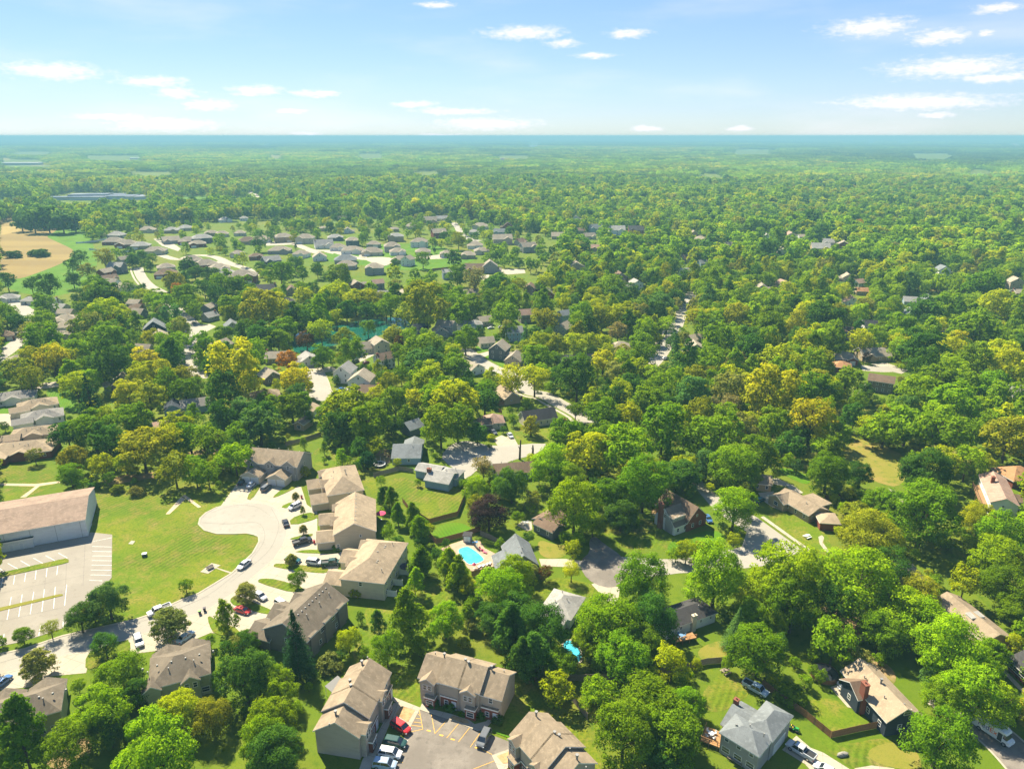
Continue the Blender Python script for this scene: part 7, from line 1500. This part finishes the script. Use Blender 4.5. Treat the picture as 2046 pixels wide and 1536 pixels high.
mb = MB(); mb.box(.1, 1.0, -.3, .3, .45, .95, 0, .06); mb.build('hood', GR, o); mb = MB(); mb.box(-.7, .1, -.45, .45, .4, .6); mb.build('body', GR, o); mb = MB(); mb.box(-.55, -.1, -.25, .25, .6, .75); mb.box(-.6, -.5, -.25, .25, .7, 1.1); mb.build('seat', mat('seat_yellow', (.6, .45, .03), .5), o); mb = MB(); mb.cyl((.05, 0, .9), (-.05, 0, 1.1), .2, .2, 10); mb.build('steering_wheel', PLASTIC, o)
for x, r in ((-.5, .42), (.75, .28)):
    for s_ in (-1, 1): mb = MB(); mb.cyl((x, s_ * .5 - .1, r), (x, s_ * .5 + .1, r), r, r, 12); mb.build('wheel', TYRE, o)
X, Y = U('B', 598, 950, 1.8); o = tag(empty('lean_to', (X, Y, 0), 1.0), 'white corrugated lean-to behind the stepped-roof townhouse', 'shelter'); mb = MB(); mb.hexa([(-1.9, -1.1, 1.9), (1.9, -1.1, 1.9), (1.9, 1.1, 2.6), (-1.9, 1.1, 2.6), (-1.9, -1.1, 1.98), (1.9, -1.1, 1.98), (1.9, 1.1, 2.68), (-1.9, 1.1, 2.68)]); mb.build('roof', METAL, o)
for x in (-1.8, 1.8):
    for y, z in ((-1.0, 1.95), (1.0, 2.6)): mb = MB(); mb.cyl((x, y, 0), (x, y, z), .05, .05, 5); mb.build('post', WHITEP, o)
# timber play frame in the woods
X, Y = U('G', 820, 85); o = tag(empty('play_frame', (X, Y, 0), .5), 'brown timber play frame at the edge of the woods', 'play frame'); mb = MB()
for x in (-2.5, 2.5):
    for s_ in (-1, 1): mb.cyl((x, s_ * 1.3, 0), (x, 0, 2.9), .09, .09, 6)
mb.cyl((-2.7, 0, 2.9), (2.7, 0, 2.9), .1, .1, 6); mb.build('frame', WOOD, o)
for x in (-1.2, .6): mb = MB(); mb.box(x - .25, x + .25, -.12, .12, .5, .54); mb.cyl((x - .22, 0, .5), (x - .22, 0, 2.9), .015, .015, 4); mb.cyl((x + .22, 0, .5), (x + .22, 0, 2.9), .015, .015, 4); mb.build('swing', PLASTIC, o)
# ------------------------------------------------------------------ plant the surveyed trees
TREES.sort(key=lambda q: -q['w'] / q['d'])
NAMES = dict(round='broadleaf_tree', vase='spreading_tree', ball='round_tree', cone='conical_tree', fir='spruce_tree', bush='bush')
LIMIT = dict(round=300, vase=200, ball=200, cone=200, fir=200, bush=200)
EXTRA = []
cnt = {}
def lod(shape, d):
    near = '0' if d < 250 or shape == 'bush' else '1'
    if shape == 'round' and d > 620: near = '2'
    return shape + near
used_lab = {}
for q in TREES:
    s = q['shape']; cnt[s] = cnt.get(s, 0) + 1
    if cnt[s] > LIMIT[s]: EXTRA.append(q); continue
    size = q['w']
    nx = min(LM, key=lambda l: (l[0] - q['x']) ** 2 + (l[1] - q['y']) ** 2) if LM else None
    word = WORDS[q['code']]
    sz = 'small' if size < 5 else ('large' if size > 12.5 else ('huge' if size > 16 else 'mid-sized'))
    kind = {'round': 'broadleaf tree', 'vase': 'open-branched tree', 'ball': 'round-headed tree', 'cone': 'conical tree', 'fir': 'spruce', 'bush': 'bush'}[s]
    dist = math.hypot(nx[0] - q['x'], nx[1] - q['y'])
    where = f'beside {nx[2]}' if dist < 26 else (f'near {nx[2]}' if dist < 60 else place_words('Z', *shot(q['x'], q['y'])))
    lab = f'{sz} {word} {kind} {where}'
    o = empty(NAMES[s], (q['x'], q['y'], 0), trng.uniform(0, 6.28))
    tag(o, lab, 'bush' if s == 'bush' else 'tree')
    used_lab.setdefault(lab, []).append(o)
    key = lod(s, q['d']); me = trng.choice(CROWN[key])
    v = trng.uniform(.80, 1.2); g = trng.uniform(.88, 1.12)
    tint = TINT[q['code']]
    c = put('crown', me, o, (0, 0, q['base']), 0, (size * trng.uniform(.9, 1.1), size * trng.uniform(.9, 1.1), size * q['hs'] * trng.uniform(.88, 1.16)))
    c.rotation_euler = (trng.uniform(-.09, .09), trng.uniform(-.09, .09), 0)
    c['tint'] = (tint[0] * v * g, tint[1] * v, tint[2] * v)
    if s != 'bush':
        put('trunk', trng.choice(TRUNK[s]), o, (0, 0, 0), trng.uniform(0, 6.28), (size, size, max(q['z'], 1)))
ORD = ('largest', 'second largest', 'third largest', 'fourth largest', 'fifth largest')
NUM = ('', '', 'two', 'three', 'four', 'five')
for lab, os_ in used_lab.items():
    if len(os_) < 2: continue
    os_.sort(key=lambda o: -o.children[0].scale[0])
    rest = lab.split(' ', 1)[1]
    for kw in ('tree', 'spruce', 'bush'):
        rest = rest.replace(kw + ' ', {'tree': 'trees ', 'spruce': 'spruces ', 'bush': 'bushes '}[kw], 1)
        if kw in rest: break
    for k, o in enumerate(os_):
        o['group'] = ('bushes: ' if 'bush' in lab else 'trees: ') + rest
        if len(os_) <= 5: o['label'] = f"{(('larger', 'smaller')[k]) if len(os_) == 2 else ('smallest' if k == len(os_) - 1 else ORD[k])} of {NUM[len(os_)]} {rest}"
        if len(o['label'].split()) > 16: o['label'] = o['label'].replace('broadleaf ', '').replace('between two others ', '')
print('TREES', len(TREES), cnt, 'extra', len(EXTRA))

# ------------------------------------------------------------------ the woods: too many to count, one object
def proto(name, P, Nn, W, rng, size, trunk=None):
    me = leaves_mesh(name, P, Nn, size, W, LEAF, rng)
    if trunk:
        mb = MB(); mb.v = [v.co[:] for v in me.vertices]; mb.f = [tuple(p.vertices) for p in me.polygons]; n = len(mb.f); mb.m = [0] * n
        mb.cyl((0, 0, 0), (0, 0, trunk), .03, .015, 6, 1, False)
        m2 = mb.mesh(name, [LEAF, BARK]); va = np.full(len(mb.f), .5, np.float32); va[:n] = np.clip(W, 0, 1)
        m2.attributes.new('vary', 'FLOAT', 'FACE').data.foreach_set('value', va)
        me = m2
    return bpy.data.objects.new(name, me)
PROTO = []
def add_proto(fn, n):
    i0 = len(PROTO)
    for k in range(n): PROTO.append(fn(k))
    return list(range(i0, len(PROTO)))
def single(base, nl, ns, nf, size, lift, shape='round', hr_=.9):
    def f(k):
        P, Nn, W, rng = broad_cloud(base + k, hr_ + .08 * math.sin(k * 1.7), nl, ns, nf, shape); P[:, 2] += lift
        return proto('wood_tree', P, Nn, W, rng, size, lift + .3)
    return f
def patch(base, half, n, wmin, wmax, nl, ns, nf, size):
    def f(k):
        R0 = np.random.default_rng(base + k); Ps, Ns, Ws = [], [], []
        g = int(math.ceil(math.sqrt(n))); st = 2 * half / g
        for i in range(g):
            for j in range(g):
                w = R0.uniform(wmin, wmax)
                P, Nn, W, _ = broad_cloud(int(R0.integers(1e6)), R0.uniform(.75, 1.0), nl, ns, nf)
                P = P * w; P[:, 0] += -half + (i + .5 + R0.uniform(-.35, .35)) * st; P[:, 1] += -half + (j + .5 + R0.uniform(-.35, .35)) * st; P[:, 2] += R0.uniform(1, 4.5)
                Ps.append(P); Ns.append(Nn); Ws.append(W * .6 + .2 + R0.uniform(-.3, .3))
        return proto('wood_patch', np.concatenate(Ps), np.concatenate(Ns), np.concatenate(Ws), np.random.default_rng(k), size)
    return f
I1 = add_proto(single(5000, 16, 8, 12, .040, .28), 5)
I1k = add_proto(single(5100, 18, 7, 11, .050, .12, 'cone', 1.4), 2)
I2 = add_proto(single(5200, 10, 5, 7, .080, .22), 6)
I3 = add_proto(patch(6000, 30, 36, 9, 15, 7, 4, 5, 1.15), 5)
I4 = add_proto(patch(6100, 75, 81, 15, 24, 6, 3, 4, 2.4), 4)
wr = np.random.default_rng(12)
PT, SCL, ROT, IDX, TNT = [], [], [], [], []
KEYS = ['m', 'g', 'd', 'y', 'k', 'b', 'l', 'o', 'r']
PROB = np.array([.32, .28, .135, .155, .045, .03, .03, .0045, .0005])
class Field:                                             # smooth random field over the land
    def __init__(s, scale, seed):
        r = np.random.default_rng(seed); s.k = r.normal(size=(14, 2)) / scale; s.p = r.uniform(0, 6.28, 14)
    def __call__(s, x, y): return np.cos(np.outer(x, s.k[:, 0]) + np.outer(y, s.k[:, 1]) + s.p).sum(1) / 3.7
warm_f, tall_f = Field(110, 1), Field(70, 2)
big_f = Field(420, 3)
far_f = Field(900, 8)
def tints(x, y, mixdown=1.0):
    n = len(x)
    idx = wr.choice(len(KEYS), n, p=PROB)
    T = np.array([TINT[k] for k in KEYS])[idx]
    mean = (np.array([TINT[k] for k in KEYS]) * PROB[:, None]).sum(0)
    T = mean * (1 - mixdown) + T * mixdown
    w = np.clip(warm_f(x, y) * .5 + big_f(x, y) * .5, -1.2, 1.2)[:, None]
    T = T * (1 + .16 * w * np.array([[1.35, .75, .2]])) * wr.uniform(.85, 1.15, (n, 1))
    if mixdown < 1: T = T * (1 + .42 * np.clip(far_f(x, y), -1.2, 1.6)[:, None]) * wr.uniform(.55, 1.45, (n, 1))
    return np.clip(T, .004, .5)
def free(px, py, rx, ry):
    ok = np.ones(len(px), bool)
    for ux, uy in ((0, 0), (.75, 0), (-.75, 0), (0, .8), (0, -.8), (.5, .55), (-.5, .55), (.5, -.55), (-.5, -.55)):
        ix = ((px + ux * rx) / 4).astype(int); iy = ((py + uy * ry) / 4).astype(int)
        ins = (ix >= 0) & (ix < 512) & (iy >= 0) & (iy < 384)
        ok &= ~(ins & MASK[np.clip(iy, 0, 383), np.clip(ix, 0, 511)])
    return ok
def shots(X, Y, Z):
    d = Y * CP - (Z - CAM_H) * SP
    return CX + FOCAL * X / d, CY - FOCAL * (Y * SP + (Z - CAM_H) * CP) / d, d
def scatter(y0, y1, step, wlo, whi, idxs, kindmix=None, clear=None, mixdown=1.0, side=.96, zc=.6, scale_is_width=True, edge=.75, lift=1.0, keep=1.0):
    ys = np.arange(y0, y1, step); P = []
    for y in ys:
        half = side * y + 25
        xs = np.arange(-half, half, step)
        P.append(np.stack([xs, np.full(len(xs), y)], 1))
    P = np.concatenate(P); P += wr.uniform(-.42, .42, P.shape) * step
    n = len(P); W = wr.uniform(wlo, whi, n) * (1 + .18 * np.clip(tall_f(P[:, 0], P[:, 1]), -1, 1))
    if scale_is_width: Wm, Z = W, W * .6 + 1
    else: Wm, Z = np.full(n, step * .8), np.full(n, 8.0)
    px, py, d = shots(P[:, 0], P[:, 1], Z)
    r = Wm / 2 * FOCAL / d
    ok = free(px, py, r * edge, r * edge)
    if not scale_is_width: ok = free(px, py, r * .8, 10.0 * FOCAL / d + 1.0)
    if clear is not None and len(clear):
        for cx, cyy, cw in clear:
            near = np.abs(P[:, 1] - cyy) < 14
            if near.any():
                dd = np.hypot(P[near, 0] - cx, P[near, 1] - cyy)
                okn = dd > .42 * (cw + Wm[near])
                ok[np.where(near)[0][~okn]] = False
    ok &= wr.uniform(size=n) < keep
    P, W = P[ok], W[ok]; n = len(P)
    PT.append(np.stack([P[:, 0], P[:, 1], np.zeros(n)], 1))
    SCL.append(np.stack([W * wr.uniform(.85, 1.15, n), W * wr.uniform(.85, 1.15, n), W * wr.uniform(.8, 1.25, n)], 1) if scale_is_width else np.ones((n, 3)) * wr.uniform(.92, 1.1, (n, 1)))
    ROT.append(wr.uniform(0, 6.28, n) if scale_is_width else wr.integers(0, 4, n) * (math.pi / 2))
    IDX.append(wr.choice(idxs, n)); TNT.append(tints(P[:, 0], P[:, 1], mixdown) * lift); return n
clear = [(q['x'], q['y'], q['w']) for q in TREES]
HOUSES = MASK.copy()
protect([(190, 470), (330, 440), (560, 430), (900, 425), (1100, 465), (1120, 540), (1000, 580), (760, 575), (560, 560), (430, 575), (300, 560), (200, 520)])
n1 = scatter(118, 640, 8.4, 5.5, 14.5, I1 + I1[:3] + I1k, clear=clear)
n1b = scatter(118, 420, 6.5, 2.2, 4.5, I1, clear=[(a, b, c * .3) for a, b, c in clear])       # young trees and scrub between them
n2 = scatter(640, 1900, 10.6, 7.5, 18, I2, lift=1.12)
n3 = scatter(1900, 5200, 56, 1, 1, I3, lift=1.0, mixdown=.7, scale_is_width=False)
n4 = scatter(5200, 26500, 150, 1, 1, I4, lift=.85, mixdown=.4, scale_is_width=False)
MASK[:] = HOUSES
OPENM = np.zeros_like(MASK)
_keep = MASK.copy(); MASK[:] = False
protect([(200, 470), (330, 440), (560, 430), (900, 425), (1100, 465), (1120, 540), (1000, 580), (760, 575), (560, 560), (430, 575), (300, 560), (210, 520)]); OPENM[:] = ~MASK; MASK[:] = _keep | OPENM
n5 = scatter(520, 1250, 13, 6.5, 10.5, I2, clear=clear, edge=.6, keep=.5, lift=1.05)       # garden trees of the open subdivision
if EXTRA:
    PT.append(np.array([(q['x'], q['y'], 0) for q in EXTRA])); SCL.append(np.array([[q['w']] * 3 for q in EXTRA])); ROT.append(wr.uniform(0, 6.28, len(EXTRA)))
    IDX.append(wr.choice(I1, len(EXTRA))); TNT.append(np.array([TINT[q['code']] for q in EXTRA]))
print('WOODS', n1, n1b, n2, n3, n4)
PT, SCL, ROT, IDX, TNT = map(np.concatenate, (PT, SCL, ROT, IDX, TNT))
wm = bpy.data.meshes.new('woodland'); wm.vertices.add(len(PT)); wm.vertices.foreach_set('co', PT.reshape(-1).astype(np.float32))
def pattr(n, ty, key, arr):
    a = wm.attributes.new(n, ty, 'POINT'); a.data.foreach_set(key, arr)
pattr('scl', 'FLOAT_VECTOR', 'vector', SCL.astype(np.float32).reshape(-1))
pattr('rot', 'FLOAT_VECTOR', 'vector', np.stack([np.zeros(len(ROT)), np.zeros(len(ROT)), ROT], 1).astype(np.float32).reshape(-1))
pattr('idx', 'INT', 'value', IDX.astype(np.int32))
pattr('tint', 'FLOAT_COLOR', 'color', np.concatenate([TNT, np.ones((len(TNT), 1))], 1).astype(np.float32).reshape(-1))
wood = put('woodland', wm); tag(wood, 'dense mixed green broadleaf woods filling the blocks and running to the horizon', 'woodland', kind='stuff')
ng = bpy.data.node_groups.new('plant_woods', 'GeometryNodeTree')
ng.interface.new_socket('Geometry', in_out='INPUT', socket_type='NodeSocketGeometry'); ng.interface.new_socket('Geometry', in_out='OUTPUT', socket_type='NodeSocketGeometry')
gi, go = ng.nodes.new('NodeGroupInput'), ng.nodes.new('NodeGroupOutput')
pc = bpy.data.collections.new('wood_kinds')
for i, o in enumerate(PROTO):
    o.name = 'wood_kind_%03d' % i; pc.objects.link(o)
ci = ng.nodes.new('GeometryNodeCollectionInfo'); ci.inputs['Collection'].default_value = pc
ci.inputs['Separate Children'].default_value = True; ci.inputs['Reset Children'].default_value = True
mp_ = ng.nodes.new('GeometryNodeMeshToPoints')
ip = ng.nodes.new('GeometryNodeInstanceOnPoints'); ip.inputs['Pick Instance'].default_value = True
def nattr(name, ty):
    n = ng.nodes.new('GeometryNodeInputNamedAttribute'); n.data_type = ty; n.inputs['Name'].default_value = name; return n.outputs['Attribute']
Lk = ng.links
Lk.new(gi.outputs[0], mp_.inputs[0]); Lk.new(mp_.outputs[0], ip.inputs['Points']); Lk.new(ci.outputs[0], ip.inputs['Instance'])
Lk.new(nattr('idx', 'INT'), ip.inputs['Instance Index']); Lk.new(nattr('scl', 'FLOAT_VECTOR'), ip.inputs['Scale'])
e2r = ng.nodes.new('FunctionNodeEulerToRotation'); Lk.new(nattr('rot', 'FLOAT_VECTOR'), e2r.inputs[0]); Lk.new(e2r.outputs[0], ip.inputs['Rotation'])
Lk.new(ip.outputs[0], go.inputs[0])
md = wood.modifiers.new('plant_woods', 'NODES'); md.node_group = ng

# ------------------------------------------------------------------ the air
hz = MB(); hz.box(-41000, 41000, -41000, 41000, -1.0, 120.0)
hm = bpy.data.materials.new('haze'); hm.use_nodes = True; hn = hm.node_tree.nodes; hn.clear()
pv = hn.new('ShaderNodeVolumePrincipled'); pv.inputs['Density'].default_value = 0.00020; pv.inputs['Color'].default_value = (0.25, 0.51, 0.61, 1); pv.inputs['Anisotropy'].default_value = 0.0
ho = hn.new('ShaderNodeOutputMaterial'); hm.node_tree.links.new(pv.outputs[0], ho.inputs['Volume'])
hob = hz.build('haze', hm); tag(hob, 'thin blue summer haze lying over the whole suburb', 'haze', kind='stuff')
# ------------------------------------------------------------------ words for the setting
SETW = dict(ground='green grassland stretching to the horizon', lawn='mown green lawn beside the houses', dry_lawn='dry yellowish lawn', road='pale worn residential street', kerb='pale concrete kerb along the street', driveway='pale concrete driveway', parking_lot='asphalt parking lot with painted stalls',
            footpath='pale concrete footpath', mulch_bed='tan mulch bed', crop_field='ripe brown crop field', field='distant open field in the woods', hills='low wooded hills along the skyline', bare_ground='bare brown earth under the trees', patio='paved garden patio', pool_deck='tan deck round the pool', pond='green pond water between trees', concrete_pad='small concrete pad in the grass')
for o in scene.objects:
    if o.parent is None and o.get('kind') == 'structure' and 'label' not in o:
        b = o.name.split('.')[0]; o['label'] = SETW.get(b, b.replace('_', ' ') + ' of the suburb'); o['category'] = {'crop_field': 'field', 'parking_lot': 'parking lot', 'mulch_bed': 'mulch bed', 'dry_lawn': 'lawn', 'concrete_pad': 'pad'}.get(b, b); o['group'] = 'pieces of ' + b.replace('_', ' ')
seen = {}
for o in scene.objects:
    if o.parent is None and 'label' in o and o.get('kind') not in ('structure', 'stuff'): seen.setdefault(o['label'], []).append(o)
for lab, os_ in seen.items():
    if len(os_) > 1:
        g = os_[0].get('group') or 'look-alikes: ' + lab
        if len(os_) == 2 and os_[0].get('category') == 'house' and ' house with' in lab:
            os_.sort(key=lambda o: -max(c.dimensions.x + c.dimensions.y for c in o.children if c.name.startswith('wall')))
            for k, o in enumerate(os_): o['label'] = ('wider', 'narrower')[k] + ' of two ' + lab.replace(' house with', ' houses with')
            for o in os_:
                if len(o['label'].split()) > 16: o['label'] = o['label'].replace(' in the cluster above', ' above').replace(' at the far edge of the woods', ' at the far woods edge')
                if len(o['label'].split()) > 16: o['label'] = o['label'].replace(' in the far wooded blocks', ' in the far woods').replace(' on the far edge of the subdivision', ' at the subdivision edge')
        for o in os_: o['group'] = g
